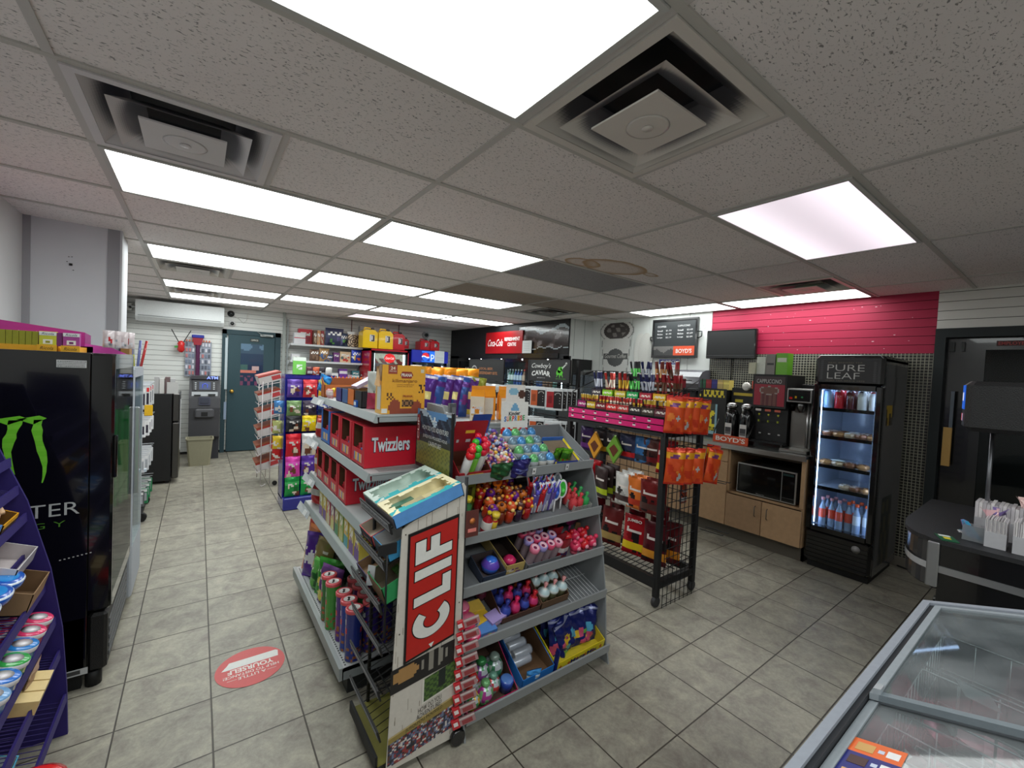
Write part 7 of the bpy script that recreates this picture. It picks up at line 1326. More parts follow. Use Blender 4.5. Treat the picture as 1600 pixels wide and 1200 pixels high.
# ================= JERKY RACK =================
jr = thing('jerky_rack', 'black wheeled wire rack of meat snacks with pink strips', 'display rack', (2.85, 2.15, 0)); LJ = (2.85, 2.15, 0); JX, JX1, JY, JY1 = 2.55, 2.99, 1.69, 2.60
mb = MB(BB)
for x, y in ((JX, JY), (JX, JY1), (JX1, JY), (JX1, JY1)): mb.box(x-.018, y-.018, .07, x+.018, y+.018, 1.30)
for z in (.13, 1.17): mb.box(JX-.02, JY, z, JX+.02, JY1, z+.075 if z < 1 else z+.03); mb.box(JX1-.02, JY, z, JX1+.02, JY1, z+.05); mb.box(JX, JY-.02, z, JX1, JY+.02, z+.05); mb.box(JX, JY1-.02, z, JX1, JY1+.02, z+.05)
build('frame', rel(mb, LJ), 'matte', jr)
for x, y in ((JX, JY), (JX1, JY), (JX, JY1), (JX1, JY1)): build('caster', rel(MB(K(48, 48, 50)).lathe([(.034, -.014), (.038, -.006), (.038, .006), (.034, .014)], (x, y, .038), 16, ax='y').box(x-.01, y-.008, .05, x+.01, y+.008, .09), LJ), 'matte', jr)
mb = MB(BB)
for k in range(22): y = JY+.03+.04*k; mb.rod((JX, y, .205), (JX1, y, .235), .0035, 4)
for k in range(4): x = JX+.08+.13*k; mb.rod((x, JY, .206+.007*k), (x, JY1, .206+.007*k), .004, 4)
build('wire_deck', rel(mb, LJ), 'matte', jr)
mb = MB(BB)
for k in range(13): y = JY+.03+.07*k; mb.rod((2.83, y, .25), (2.83, y, 1.18), .0025, 4)
for k in range(12): z = .28+.08*k; mb.rod((2.83, JY, z), (2.83, JY1, z), .0025, 4)
build('grid_back', rel(mb, LJ), 'matte', jr)
mb = MB(BB)
for z in (1.205, 1.25): mb.box(JX-.024, JY, z, JX-.020, JY1, z+.038, K(214, 44, 116))
for z in (1.205, 1.25):
    for k in range(7): mb.box(JX-.026, JY+.10+.125*k, z+.012, JX-.024, JY+.125+.125*k, z+.024, K(226, 206, 214)).box(JX-.026, JY+.105+.125*k, z+.024, JX-.024, JY+.12+.125*k, z+.034, K(60, 30, 40))
mb.box(JX-.02, JY, 1.195, JX-.012, JY1, 1.30); build('pink_price_strip', rel(mb, LJ), 'gloss', jr, 'double hot pink price strip')
mb = MB(BB)
for k, (x, z) in enumerate(((2.56, 1.30), (2.70, 1.40), (2.84, 1.50))):
    mb.box(x, JY, z-.01, x+.14, JY1, z); mb.rod((x, JY, z+.06), (x, JY1, z+.06), .003, 4)
for x in (2.56, 2.98):
    mb.rod((x, JY, 1.30), (x, JY, 1.42 if x < 2.7 else 1.58), .004, 4).rod((x, JY1, 1.30), (x, JY1, 1.42 if x < 2.7 else 1.58), .004, 4)
mb.rod((2.56, JY, 1.42), (2.98, JY, 1.58), .004, 4); mb.rod((2.56, JY1, 1.42), (2.98, JY1, 1.58), .004, 4); build('stepped_shelf', rel(mb, LJ), 'matte', jr)
# grid panels at the near end
mb = MB(BB); gy_ = 1.655
for k in range(8): x = 2.575+.052*k; mb.rod((x, gy_, .0), (x, gy_, 1.50), .003, 4)
for k in range(24): z = .02+.064*k; mb.rod((2.575, gy_, z), (2.94, gy_, z), .003, 4)
for k in range(5): a = k/4; x, y = 2.94+.20*a, gy_+.05+.16*a*.0+.12*a; mb.rod((x, y-.05, .02), (x, y-.05, 1.50), .003, 4)
for k in range(24): z = .02+.064*k; mb.rod((2.94, gy_, z), (3.14, gy_+.12, z), .003, 4)
build('grid_panel', rel(mb, LJ), 'matte', jr)
for (z, xs) in ((1.435, (2.60, 2.72)), (1.12, (2.62, 2.80)), (.84, (3.0, 3.06)), (.47, (3.0, 3.08))):
    for x in xs: build('hook', rel(MB(K(30, 30, 32)).tube([(x, gy_, z), (x+(.0 if z > 1 else .02), gy_-.16, z), (x+.0, gy_-.175, z+.012)], .003, 4), LJ), 'matte', jr)
# boxes of meat sticks on the stepped shelves
def stick(c, h, c2): return MB(c).box(-.008, -.003, 0, .008, .003, h).box(-.0082, -.0034, h*.35, .0082, -.003, h*.7, c2).box(-.006, -.0015, h, .006, .0015, h+.008, K(226, 226, 226))
pals = [(K(170, 40, 40), K(230, 190, 60)), (K(200, 60, 50), K(240, 226, 206)), (K(150, 30, 36), K(90, 60, 40)), (K(30, 30, 34), K(90, 200, 90)), (K(40, 44, 90), K(200, 206, 220)), (K(120, 50, 40), K(210, 150, 90)), (K(206, 170, 60), K(150, 30, 36))]
sm_ = []
for a, b in pals: m_ = stick(a, .19, b).mesh('stick'); m_.materials.append(MT['foil']); sm_.append(m_)
nb = 0
for s_, (x, z, hh, secs) in enumerate(((2.58, 1.301, .10, [(2.50, K(160, 30, 110), 6), (2.41, K(206, 170, 40), 6), (2.30, K(120, 24, 36), 0), (2.19, K(206, 40, 40), 1), (2.08, K(190, 60, 60), 1), (1.97, K(50, 40, 44), 0), (1.86, K(70, 60, 50), 6), (1.75, K(96, 50, 60), 6)]),
                                    (2.71, 1.401, .19, [(2.47, K(60, 50, 60), 4), (2.35, K(140, 200, 40), 1), (2.22, K(206, 190, 60), 0), (2.10, K(40, 170, 90), 3), (1.98, K(180, 40, 60), 4), (1.86, K(236, 180, 40), 2), (1.74, K(200, 30, 36), 2)]),
                                    (2.85, 1.501, .19, [(2.20, K(40, 150, 80), 3), (2.10, K(44, 50, 100), 4), (1.98, K(140, 60, 40), 5), (1.86, K(160, 36, 40), 2)]))):
    for k, (y, c, pi_) in enumerate(secs):
        mb = tray(.105, .11, .05, .07, c, K(60, 30, 30), frontfn=art(c, (.3, .7, tuple(min(1, q*1.6+.03) for q in c[:3])+(1,)), (.15, .3, .85, .75, K(240, 236, 226)), seed=k))
        solo('meat_stick_box', mb, 'print', '%s meat stick box from the far end on the %s tier of the jerky rack' % (nth(k), ['front', 'middle', 'rear'][s_]), 'snack box', (x, y, z), rz=-PI/2, group='meat stick boxes')
        for q in range(6):
            o = bpy.data.objects.new('meat_stick', sm_[pi_]); COL.objects.link(o); o.location = (x+.03+.025*(q % 2), y-.04+.016*q, z+.004); o.rotation_euler = (.22*math.sin(q*3+k*2), -.10+.08*math.sin(q*5+k), -PI/2+.3*math.sin(q*2)); o.scale = (1, 1, hh/.19 if s_ == 0 else 1.0)
            setp(o, '%s stick from the far side in the %s box of the %s tier' % (nth(5-q), nth(k), ['front', 'middle', 'rear'][s_]), 'meat stick', 'meat sticks in the stepped boxes')
# hanging jerky bags in two rows, standing bags on the deck
def jbag(c, b, seed, w=.15, h=.23, dk=K(34, 26, 28)): return pouch(w, h, .035, art(c, (.12, .34, b), (.15, .55, .85, .70, K(236, 226, 220)), blobs=[dk, tuple(q*.6 for q in c[:3])+(1,)], seed=seed, edge=tuple(q*.7 for q in c[:3])+(1,)), seed=seed)
hang1 = [(2.50, K(60, 30, 90), K(120, 60, 140), 'purple'), (2.36, K(44, 40, 44), K(230, 170, 50), 'black and amber'), (2.22, K(50, 46, 50), K(130, 180, 50), 'black and green'), (2.08, K(56, 60, 90), K(206, 40, 44), 'blue and red'), (1.94, K(50, 110, 170), K(40, 50, 70), 'blue'), (1.86, K(90, 50, 46), K(120, 30, 36), 'brown'), (1.75, K(176, 26, 36), K(236, 206, 40), 'red and yellow')]
for k, (y, c, b, nm_) in enumerate(hang1):
    for q in range(2 if k in (1, 6) else 1): solo('jerky_bag', jbag(c, b, k, h=.20 if k != 6 else .24), 'foil', '%s hanging jerky bag, %s from the far end, upper row%s' % (nm_, nth(k), ' behind its twin' if q else ''), 'jerky bag', (2.66+.04*q, y, 1.13-(.20 if k != 6 else .24)), rz=-PI/2+.1*math.sin(k*3), group='hanging jerky bags')
for k in (0, 1):  # diamond shaped pouches
    c = [K(230, 160, 50), K(120, 170, 60)][k]; mb = MB(); y0 = [2.36, 2.16][k]
    mb.prism([(2.60, y0+.075, 1.0), (2.60, y0, 1.11), (2.60, y0-.075, 1.0), (2.60, y0, .89)][::-1], (.02, 0, 0), c); mb.quad((2.598, y0+.045, 1.0), (2.598, y0, .94), (2.598, y0-.045, 1.0), (2.598, y0, 1.04), K(110, 60, 40)); solo('diamond_pouch', mb, 'foil', '%s diamond-shaped pouch hanging in the upper row of the jerky rack' % ['amber', 'green'][k], 'snack pouch')
hang2 = [(2.46, K(190, 30, 40), K(236, 150, 60), 'red and orange', 3), (2.27, K(60, 46, 46), K(190, 210, 50), 'black and lime', 3), (2.05, K(216, 214, 210), K(70, 50, 50), 'white', 3), (1.93, K(226, 120, 50), K(190, 60, 40), 'orange', 2), (1.81, K(120, 36, 36), K(90, 60, 56), 'maroon', 2)]
for k, (y, c, b, nm_, n) in enumerate(hang2):
    for q in range(n): solo('jerky_bag', jbag(c, b, k+10, .16, .24), 'foil', '%s jerky bag, %s back on its hook in the lower hanging row' % (nm_, nth(q)), 'jerky bag', (2.60+.05*q, y-.015*q, .84-.24+.01*q), rz=-PI/2+.15*math.sin(k*5), group='jerky bags in the lower hanging row')
for k, (y, c, b, nm_) in enumerate(((2.46, K(120, 50, 36), K(200, 140, 60), 'brown and tan'), (2.20, K(110, 36, 36), K(180, 150, 90), 'maroon and tan'), (1.98, K(170, 24, 34), K(240, 206, 40), 'red and yellow jumbo'), (1.80, K(90, 26, 34), K(226, 150, 50), 'dark red and amber'), (1.77, K(100, 30, 34), K(220, 140, 40), 'dark amber'))):
    mb = jbag(c, b, k+20, .19, .29)
    if k == 2: write(mb, 'JUMBO', (-.06, -.022, .235), (.12, 0, 0), (0, 0, .028), K(240, 236, 230), bold=.03)
    solo('jerky_bag', mb, 'foil', '%s jerky bag standing on the wire deck' % nm_, 'jerky bag', (2.66+.12*(k == 4), y, .232), rot=(-.12, 0, -PI/2+.15), group='jerky bags on the wire deck')
for k in range(4): solo('jerky_bag', jbag(K(110, 24, 34), K(60, 30, 34), k+30, .16, .22), 'foil', '%s dark red bag from the far end hanging behind the lower row' % nth(k), 'jerky bag', (2.80, 2.46-.2*k, .40), rz=-PI/2, group='dark bags low in the jerky rack')
# orange puffed snack bags on the end hooks
def puff(seed): return pouch(.14, .24, .05, art(K(226, 84, 36), (.70, .88, K(240, 170, 40)), (.15, .72, .7, .84, K(120, 60, 120)), blobs=[K(236, 130, 50), K(206, 60, 30), K(190, 190, 190)], seed=seed, edge=K(206, 50, 30)), seed=seed, nu=14, nv=18, wr=.008)
pm = [puff(s_).mesh('p') for s_ in (1, 2, 3)]
for m_ in pm: m_.materials.append(MT['foil'])
for r, (z, pts) in enumerate(((1.21, [(2.475, 1.60), (2.545, 1.585), (2.615, 1.57), (2.70, 1.54), ]), (.87, [(2.51, 1.60), (2.575, 1.58), (2.66, 1.55), (2.82, 1.52), (2.92, 1.58)]))):
    for k, (x, y) in enumerate(pts):
        o = bpy.data.objects.new('puffed_snack_bag', pm[(k+r) % 3]); COL.objects.link(o); o.location = (x+.03, y, z-.01*(k == 3)); o.rotation_euler = (0, .05+.05*math.sin(k*3)+(.12 if r and k > 2 else 0), -.55+.35*(k > 2)); setp(o, '%s orange puffed snack bag from the left on the %s end hooks' % (nth(k), ['upper', 'lower'][r]), 'snack bag', 'orange snack bags on the grid end')
solo('small_hanging_bag', jbag(K(206, 90, 60), K(206, 206, 206), 3, .09, .16), 'foil', 'small orange and grey bag hanging low behind the grid panel', 'snack bag', (3.0, 1.80, .62))
# ================= COFFEE COUNTER =================
WD = K(176, 142, 106); WD2 = K(160, 128, 96); ST = K(170, 170, 168)
cc_ = thing('coffee_cabinet', 'wood-look base cabinet of the coffee counter with an open microwave niche', 'cabinet', (4.6, 2.6, 0)); LO = (4.6, 2.6, 0)
mb = MB(WD); mb.box(4.27, 1.425, .14, 5.02, 1.445, .92); mb.box(4.27, 2.085, .14, 5.02, 2.11, .92); mb.box(4.27, 3.68, .14, 5.02, 3.70, .92); mb.box(4.27, 1.445, .465, 5.02, 2.085, .485); mb.box(4.27, 1.445, .14, 5.02, 3.68, .16); mb.box(4.25, 1.425, .485, 4.27, 1.455, .92); mb.box(4.25, 2.07, .485, 4.27, 2.12, .92); mb.box(4.25, 1.455, .88, 4.27, 2.07, .92, K(60, 48, 38)); mb.box(4.99, 1.445, .16, 5.02, 3.68, .92, K(70, 56, 44))
build('carcass', rel(mb, LO), 'card', cc_); build('plinth', rel(MB(K(90, 84, 74)).box(4.34, 1.43, 0, 4.36, 3.69, .14).box(4.34, 1.43, 0, 5.0, 1.45, .14), LO), 'wall', cc_)
for k, (y0, y1, z0, z1) in enumerate(((1.43, 1.752, .145, .462), (1.757, 2.085, .145, .462), (2.09, 2.39, .145, .765), (2.395, 2.80, .145, .765), (2.805, 3.24, .145, .765), (3.245, 3.69, .145, .765))):
    d_ = build('cabinet_door', rel(MB(WD2 if k % 2 else WD).box(4.235, y0, z0, 4.25, y1, z1, b=.002), LO), 'card', cc_)
    if k < 2: yy = (y1-.05 if k == 0 else y0+.05); build('handle', rel(MB(K(120, 112, 104)).tube([(4.235, yy, .31), (4.215, yy, .32), (4.215, yy, .40), (4.235, yy, .41)], .004, 6), LO), 'metal', d_)
for y0, y1 in ((2.09, 2.39), (2.395, 2.80), (2.805, 3.24), (3.245, 3.69)): build('drawer', rel(MB(WD).box(4.235, y0, .77, 4.25, y1, .90, b=.002), LO), 'card', cc_)
solo('worktop', MB(K(150, 150, 146)).box(4.20, 1.415, .922, 5.025, 3.74, .950, b=.003).box(4.195, 1.41, .905, 4.21, 3.74, .945, K(190, 190, 186)), 'steel', 'long stainless coffee counter top', 'worktop')
mw = thing('microwave', 'black microwave with silver trim in the counter niche', 'microwave', (4.27, 1.75, .487))
build('body', MB(K(60, 60, 60)).box(.012, -.255, .012, .38, .255, .295, b=.004), 'gloss', mw); mb = MB(K(196, 196, 194)).box(.0, -.257, .01, .012, .257, .298, b=.003); build('trim', mb, 'metal', mw, 'silver front trim')
build('door', MB(K(10, 10, 11)).box(-.004, -.135, .022, .001, .248, .286), 'black', mw); mb = MB(K(12, 12, 13)).box(-.004, -.245, .022, .001, -.142, .286); mb.box(-.005, -.235, .255, -.004, -.15, .275, K(40, 60, 60)).box(-.006, -.144, .03, -.002, -.139, .28, K(120, 120, 120)).box(-.0055, -.245, .055, -.004, -.145, .057, K(110, 110, 110)); write(mb, 'Panasonic', (-.0045, .07, .028), (0, -.07, 0), (0, 0, .009), K(160, 160, 160)); build('control_panel', mb, 'black', mw)
for y in (-.2, .2): build('foot', MB(K(10, 10, 10)).box(.05, y-.01, 0, .08, y+.01, .012), 'matte', mw)
ZC = .951
# cappuccino machine
cp = thing('cappuccino_machine', 'black three-spout cappuccino machine with a dark red cup picture', 'coffee machine', (4.40, 1.82, ZC))
mb = MB(K(18, 18, 19)).box(.06, -.15, 0, .42, .15, .70).box(0, -.15, .38, .06, .15, .70).box(0, -.15, 0, .06, .15, .06).box(-.02, -.15, 0, .0, .15, .05); build('body', mb, 'leather', cp)
def cup(u, v):
    r = math.hypot((u-.5)*1.0, (v-.52)*2.4)
    if r < .34: return K(150, 140, 134) if r > .28 else K(110, 70, 60)
    if v < .5 and abs(u-.5) < .30-.10*(.5-v): return K(110, 70, 62) if int(u*14) % 2 else K(90, 40, 44)
    return K(60, 44, 46) if v > .72 else K(150, 30, 50)
mb = MB(); mb.grid(lambda u, v: (-.002, .135-.27*u, .40+.28*v), 22, 22, cup, smooth=False); write(mb, 'CAPPUCCINO', (-.003, .115, .615), (0, -.22, 0), (0, 0, .038), K(196, 192, 190)); build('picture_panel', mb, 'print', cp)
for k in range(3):
    y = .085-.085*k; build('label_tag', MB(K(196, 190, 186) if k == 0 else K(190, 90, 70)).box(-.004, y-.025, .345, 0, y+.025, .365), 'print', cp); build('spout', MB(K(190, 190, 60)).lathe([(.004, 0), (.010, .012), (.008, .02)], (.02, y, .30), 8).box(.01, y-.006, .24, .03, y+.006, .26, K(140, 150, 50)), 'gloss', cp); build('button', MB(K(186, 186, 184)).box(.056, y-.010, .12, .06, y+.010, .132), 'gloss', cp)
build('drip_tray', MB(K(12, 12, 12)).box(-.06, -.15, 0, .0, .15, .045), 'gloss', cp)
solo('napkin_box', MB(K(110, 190, 40)).box(-.06, -.10, 0, .06, -.0, .205, cols=[None, None, None, None, None, K(120, 196, 50)]).box(-.061, -.09, .12, -.06, -.01, .16, K(226, 236, 210)), 'print', 'bright green paper box on the right top of the cappuccino machine', 'box', (4.52, 1.80, ZC+.701)); solo('grey_box', MB(K(140, 136, 130)).box(-.05, -.04, 0, .05, .04, .195).box(-.051, -.03, .09, -.05, .03, .11, K(60, 60, 60)), 'print', 'grey printed box beside the green box', 'box', (4.50, 1.845, ZC+.701)); solo('white_tissue_box', MB(K(226, 232, 220)).box(-.05, -.04, 0, .05, .04, .17), 'print', 'white box left of the grey one on the machine', 'box', (4.50, 1.93, ZC+.701)); solo('cream_box', MB(K(206, 206, 180)).box(-.06, -.03, 0, .03, .03, .11), 'print', 'short cream box furthest left on the machine', 'box', (4.48, 2.0-.0, ZC+.701)) 
mb = MB(K(24, 24, 25)).box(0, 0, 0, .3, .19, .62, b=.005).box(-.003, .03, .30, 0, .16, .5, K(16, 16, 16)); solo('black_dispenser', mb, 'matte', 'plain black dispenser behind the steel brewer', 'dispenser', (4.68, 1.46, ZC))
sb = thing('steel_brewer', 'stainless brewer with a control head beside the tall cooler', 'brewer', (4.40, 1.555, ZC)); build('head', MB(K(176, 176, 174)).box(-.02, -.10, .45, .24, .105, .58, b=.006), 'steel', sb); mb = MB(K(26, 28, 30)).box(-.024, -.085, .465, -.02, .09, .565); mb.box(-.026, .055, .48, -.024, .08, .5, K(200, 40, 40)).box(-.026, .02, .49, -.024, .035, .51, K(210, 160, 40)).box(-.026, -.03, .495, -.024, -.015, .51, K(60, 140, 90)); build('control_panel', mb, 'gloss', sb)
build('column', MB(K(160, 158, 154)).box(.10, -.09, .03, .24, .10, .45), 'steel', sb); build('server_pipe', MB(K(200, 200, 200)).rod((.06, -.05, .04), (.06, -.05, .45), .012, 8).rod((.06, -.075, .04), (.06, -.075, .45), .008, 8), 'steel', sb); build('nozzle', MB(K(120, 120, 120)).lathe([(.02, .36), (.035, .42), (.035, .45)], (.04, .0, 0), 12).lathe([(.02, .37), (.028, .45)], (.04, .07, 0), 10, K(16, 16, 16)), 'steel', sb); build('base_plate', MB(K(190, 190, 188)).box(-.10, -.11, 0, .24, .11, .028, b=.004), 'steel', sb)
# airpots and orange tray
for k, y in enumerate((2.165, 2.02)):
    t = thing('airpot', '%s black airpot with a silver pump lid behind the orange tray' % ['left', 'right'][k], 'airpot', (4.42, y, ZC+.012)); build('body', MB(K(14, 14, 15)).lathe([(.06, 0), (.065, .01), (.065, .27), (.05, .31), (.03, .33)], n=18), 'black', t); build('pump_lid', MB(K(190, 190, 190)).lathe([(.035, .33), (.05, .345), (.05, .37), (.03, .385), (.001, .39)], n=16).box(-.09, -.014, .345, -.03, .014, .36).lathe([(.008, .29), (.010, .35)], (-.085, 0, 0), 8), 'steel', t)
    mb = MB(K(206, 204, 200)).box(-.069, -.032, .03, -.062, .032, .18); mb.box(-.070, -.028, .075, -.069, .028, .14, K(60, 60, 62)).box(-.0705, -.028, .07, -.070, .028, .095, K(100, 100, 100)); build('label', mb, 'print', t)
mb = MB(K(14, 14, 15)).box(4.36, 1.93, ZC, 4.60, 2.28, ZC+.01); mb.box(4.285, 1.93, ZC, 4.36, 2.28, ZC+.006); mb.box(4.275, 1.93, ZC, 4.285, 2.275, ZC+.075, K(206, 80, 44)); write(mb, "BOYD'S", (4.274, 2.245, ZC+.014), (0, -.29, 0), (0, 0, .046), K(236, 230, 222), bold=.02); mb.rod((4.285, 2.275, ZC+.07), (4.38, 2.28, ZC+.22), .005, 5).rod((4.285, 1.935, ZC+.07), (4.38, 1.93, ZC+.20), .005, 5)
solo('airpot_tray', mb, 'print', "orange-fronted tray with white letters BOYD'S under the airpots", 'tray')
# star boxes, tea boxes, lid and paper towel
mb = MB(K(22, 22, 22)).box(4.55, 2.30, ZC, 4.85, 2.62, ZC+.52); mb.box(4.548, 2.30, ZC+.43, 4.55, 2.62, ZC+.53)
mb.grid(lambda u, v: (4.547, 2.60-.28*u, ZC+.435+.075*v), 24, 6, lambda u, v: K(226, 206, 50) if math.sin(u*33)*math.cos(v*5) > -.1 else K(30, 28, 20), smooth=False)
mb.grid(lambda u, v: (4.546, 2.59-.20*u, ZC+.03+.33*v), 18, 18, lambda u, v: K(150, 190, 200) if (u < .12 or u > .88 or v < .1) else (K(30, 30, 26) if (math.hypot(u-.5, v-.55) < .10) else (K(240, 220, 50) if (math.hypot(u-.5, (v-.6)) < .27+.12*math.cos(5*math.atan2(v-.6, u-.5)-PI/2) or v < .35) else K(60, 66, 60))), smooth=False); write(mb, 'CACTUS', (4.545, 2.57, ZC+.065), (0, -.17, 0), (0, 0, .045), K(30, 30, 20), bold=.03)
solo('cup_cabinet', mb, 'print', 'black cup cabinet with a yellow star poster', 'cup cabinet')
for k, c in enumerate((K(30, 90, 60), K(150, 34, 44), K(50, 50, 130), K(206, 180, 110), K(226, 206, 110))): solo('tea_box', carton(.062, .10, .105, art(c, (.55, .8, tuple(min(1, q*1.4) for q in c[:3])+(1,))), c), 'print', '%s tea box in the row on the cup cabinet' % ['green', 'red', 'blue', 'tan', 'yellow'][k], 'tea box', (4.60, 2.60-.066*k, ZC+.521), rz=-PI/2)
mb = MB(K(20, 20, 20)).box(4.62, 2.02, ZC, 4.9, 2.28, ZC+.55); mb.box(4.618, 2.06, ZC+.47, 4.62, 2.26, ZC+.50, K(206, 180, 60)).box(4.618, 2.16, ZC+.40, 4.62, 2.24, ZC+.43, K(206, 190, 60)); solo('condiment_stand', mb, 'matte', 'black stand with yellow strips behind the airpots', 'stand')
solo('drink_cover', MB().lathe([(.04, 0), (.045, -.01), (.035, -.025), (.001, -.028)], n=20, col=K(226, 222, 214), ax='x'), 'gloss', 'round cream lid leaning above the airpots', 'lid', (4.60, 2.12, ZC+.57)); solo('red_tag', MB(K(226, 76, 46)).box(0, 0, 0, .004, .04, .08), 'print', 'small orange-red tag beside the cappuccino machine', 'tag', (4.60, 2.03, ZC+.55))
td = thing('towel_dispenser', 'smoky grey domed paper towel dispenser above the counter', 'towel dispenser', (4.80, 2.92, 1.46)); mb = MB(K(90, 88, 96)); n = 10
prf = [(.0, .0)]+[(-.20*math.sin(PI/2*i/n)*1.0 if i else -.0, .0) for i in range(0)]
prf = [(.22, 0), (-.02, 0), (-.035, .06), (-.02, .14), (.04, .20), (.12, .225), (.22, .23)]; mb.prism([(x, -.17, z) for x, z in prf], (0, .34, 0)); build('cover', mb, 'gloss', td); build('outlet', MB(K(30, 30, 32)).box(-.02, -.14, -.03, .2, .14, 0), 'matte', td); build('wall_post', MB(K(30, 30, 32)).box(.02, -.10, -.509, .2, .10, -.03), 'matte', td)
for k in range(5):
    t = thing('lidded_bin', '%s clear bin with a black lid from the cooler wall on the coffee counter' % nth(k), 'storage bin', (4.56, 4.42-.24*k, 1.30), group='clear lidded bins'); build('bin', MB(K(90, 98, 106)).box(-.12, -.10, 0, .16, .10, .26), 'tint', t); build('lid', MB(K(30, 30, 32)).prism([(-.13, -.105, .26), (-.13, .105, .26), (-.10, .09, .30), (.0, .0, .335), (-.10, -.09, .30)], (.28, 0, 0)), 'gloss', t)
solo('bin_shelf', MB(K(40, 42, 44)).box(4.30, 3.78, 0, 4.98, 4.64, 1.298).box(4.40, 3.30, .951, 4.80, 3.78, 1.298), 'matte', 'dark stand under the clear lidded bins', 'stand')
# wall: cup picture, menu board, notice, screen
mb = MB(); X = 5.02
def cupf(u, v):
    r = math.hypot((u-.5)*1.0, (v-.84)*2.1)
    if v > .68:
        if r < .37: return K(130, 124, 120) if math.sin(u*23+v*9)*math.sin(v*31) > .2 and r < .28 else K(60, 52, 50)
        return K(214, 212, 208) if r < .455 else (K(140, 140, 138) if r < .48 else None)
    if abs(u-.5) > .46-.12*(1-v): return None
    if abs(u-.5) > .445-.12*(1-v) or v < .012: return K(140, 140, 138)
    if math.hypot(u-.5, (v-.30)*1.35) < .24 or (abs(v-.33) < .055 and abs(u-.5) < .34): return K(76, 78, 78)
    return K(214, 214, 210)
nu, nv = 46, 60
for j in range(nv):
    for i in range(nu):
        c = cupf((i+.5)/nu, (j+.5)/nv)
        if c: mb.quad((X, 4.57-.66*i/nu, 1.62+.74*j/nv), (X, 4.57-.66*(i+1)/nu, 1.62+.74*j/nv), (X, 4.57-.66*(i+1)/nu, 1.62+.74*(j+1)/nv), (X, 4.57-.66*i/nu, 1.62+.74*(j+1)/nv), c)
write(mb, 'Gourmet Coffee', (X-.001, 4.44, 1.835), (0, -.40, 0), (0, 0, .06), K(214, 212, 206), shear=.3)
for yy, w_ in ((3.80, .10), (3.70, .13)): mb.poly([(X-.001-.001*(w_ > .1), yy+w_*math.cos(2*PI*i/24), 1.92+.27*math.sin(2*PI*i/24)) for i in range(24)][::-1], K(226, 226, 220) if w_ < .12 else K(214, 214, 208))
solo('coffee_cup_poster', mb, 'print', 'large flat picture of a gourmet coffee cup and lids on the white wall', 'wall picture')
mn = thing('menu_board', "framed black menu board of coffee prices with Boyd's logo", 'menu board', (4.98, 3.25, 1.84)); mb = MB(K(26, 26, 28)).box(-.01, -.325, 0, .03, .325, .03).box(-.01, -.325, .48, .03, .325, .51).box(-.01, -.325, .03, .03, -.30, .48).box(-.01, .30, .03, .03, .325, .48); build('frame', mb, 'gloss', mn)
mb = MB(K(44, 48, 50)).box(0, -.30, .03, .02, .30, .48); mb.grid(lambda u, v: (-.001, .30-.30*u, .03+.12*v), 14, 8, lambda u, v: K(110, 108, 106) if v > .5+.2*math.sin(u*9) else K(60, 60, 60), smooth=False); mb.quad((-.001, 0, .03), (-.001, -.30, .03), (-.001, -.30, .15), (-.001, 0, .15), K(220, 84, 50)); write(mb, "BOYD'S", (-.002, -.04, .06), (0, -.22, 0), (0, 0, .055), K(240, 232, 226), bold=.02)
for x0, ttl, pr_ in ((.25, 'COFFEE', ('$1.79', '$1.99', '$2.19')), (-.05, 'CAPPUCCINO', ('$2.49', '$2.69', '$2.89'))):
    write(mb, ttl, (-.001, x0, .40), (0, -.13 if x0 > 0 else -.17, 0), (0, 0, .022), K(220, 220, 220))
    for q, s_ in enumerate(('Small', 'Medium', 'Large')): write(mb, s_, (-.001, x0, .345-.045*q), (0, -.08, 0), (0, 0, .022), K(220, 220, 220), bold=.01); write(mb, pr_[q], (-.001, x0-.13, .345-.045*q), (0, -.08, 0), (0, 0, .022), K(220, 220, 220))
build('board', mb, 'print', mn); build('hanger', MB(K(60, 62, 64)).tube([(.02, -.33, .25), (.02, -.37, .27), (.02, -.37, .33), (.02, -.33, .33)], .008, 6), 'metal', mn); build('hanger', MB(K(60, 62, 64)).tube([(.02, .33, .22), (.02, .37, .24), (.02, .37, .28), (.02, .33, .28)], .008, 6), 'metal', mn)
mb = MB(K(232, 234, 236)).box(5.015, 3.17, 1.50, 5.022, 3.48, 1.825); mb.box(5.0145, 3.175, 1.755, 5.015, 3.475, 1.82, K(40, 50, 150)); write(mb, 'NOTICE', (5.014, 3.42, 1.768), (0, -.20, 0), (0, 0, .04), K(240, 240, 244), bold=.03)
for q, s_ in enumerate(('YOU SPILL IT', 'PLEASE CLEAN', 'WIPE UP', 'THANK YOU')): write(mb, s_, (5.0145, 3.34, 1.715-.042*q), (0, -.13, 0), (0, 0, .018), K(60, 60, 66))
solo('notice_sign', mb, 'print', 'white notice sign with a blue heading band under the menu board', 'sign')
tv = thing('wall_screen', 'black flat screen mounted on the wall between the menu board and the cooler', 'television', (4.95, 2.50, 1.83)); mb = MB(K(14, 14, 15)).box(0, -.285, 0, .05, .285, .335, b=.006); build('casing', mb, 'gloss', tv); build('screen', MB(K(16, 17, 18)).box(-.002, -.268, .045, .0, .268, .318), 'matte', tv); build('trim_line', MB(K(90, 92, 94)).box(-.003, -.27, .034, -.001, .27, .038), 'metal', tv); build('bracket', MB(K(20, 20, 20)).box(.05, -.06, .1, .08, .06, .24), 'matte', tv); build('cable', MB(K(20, 20, 20)).rod((.06, .0, 0), (.07, .0, -.32), .006, 5), 'matte', tv)
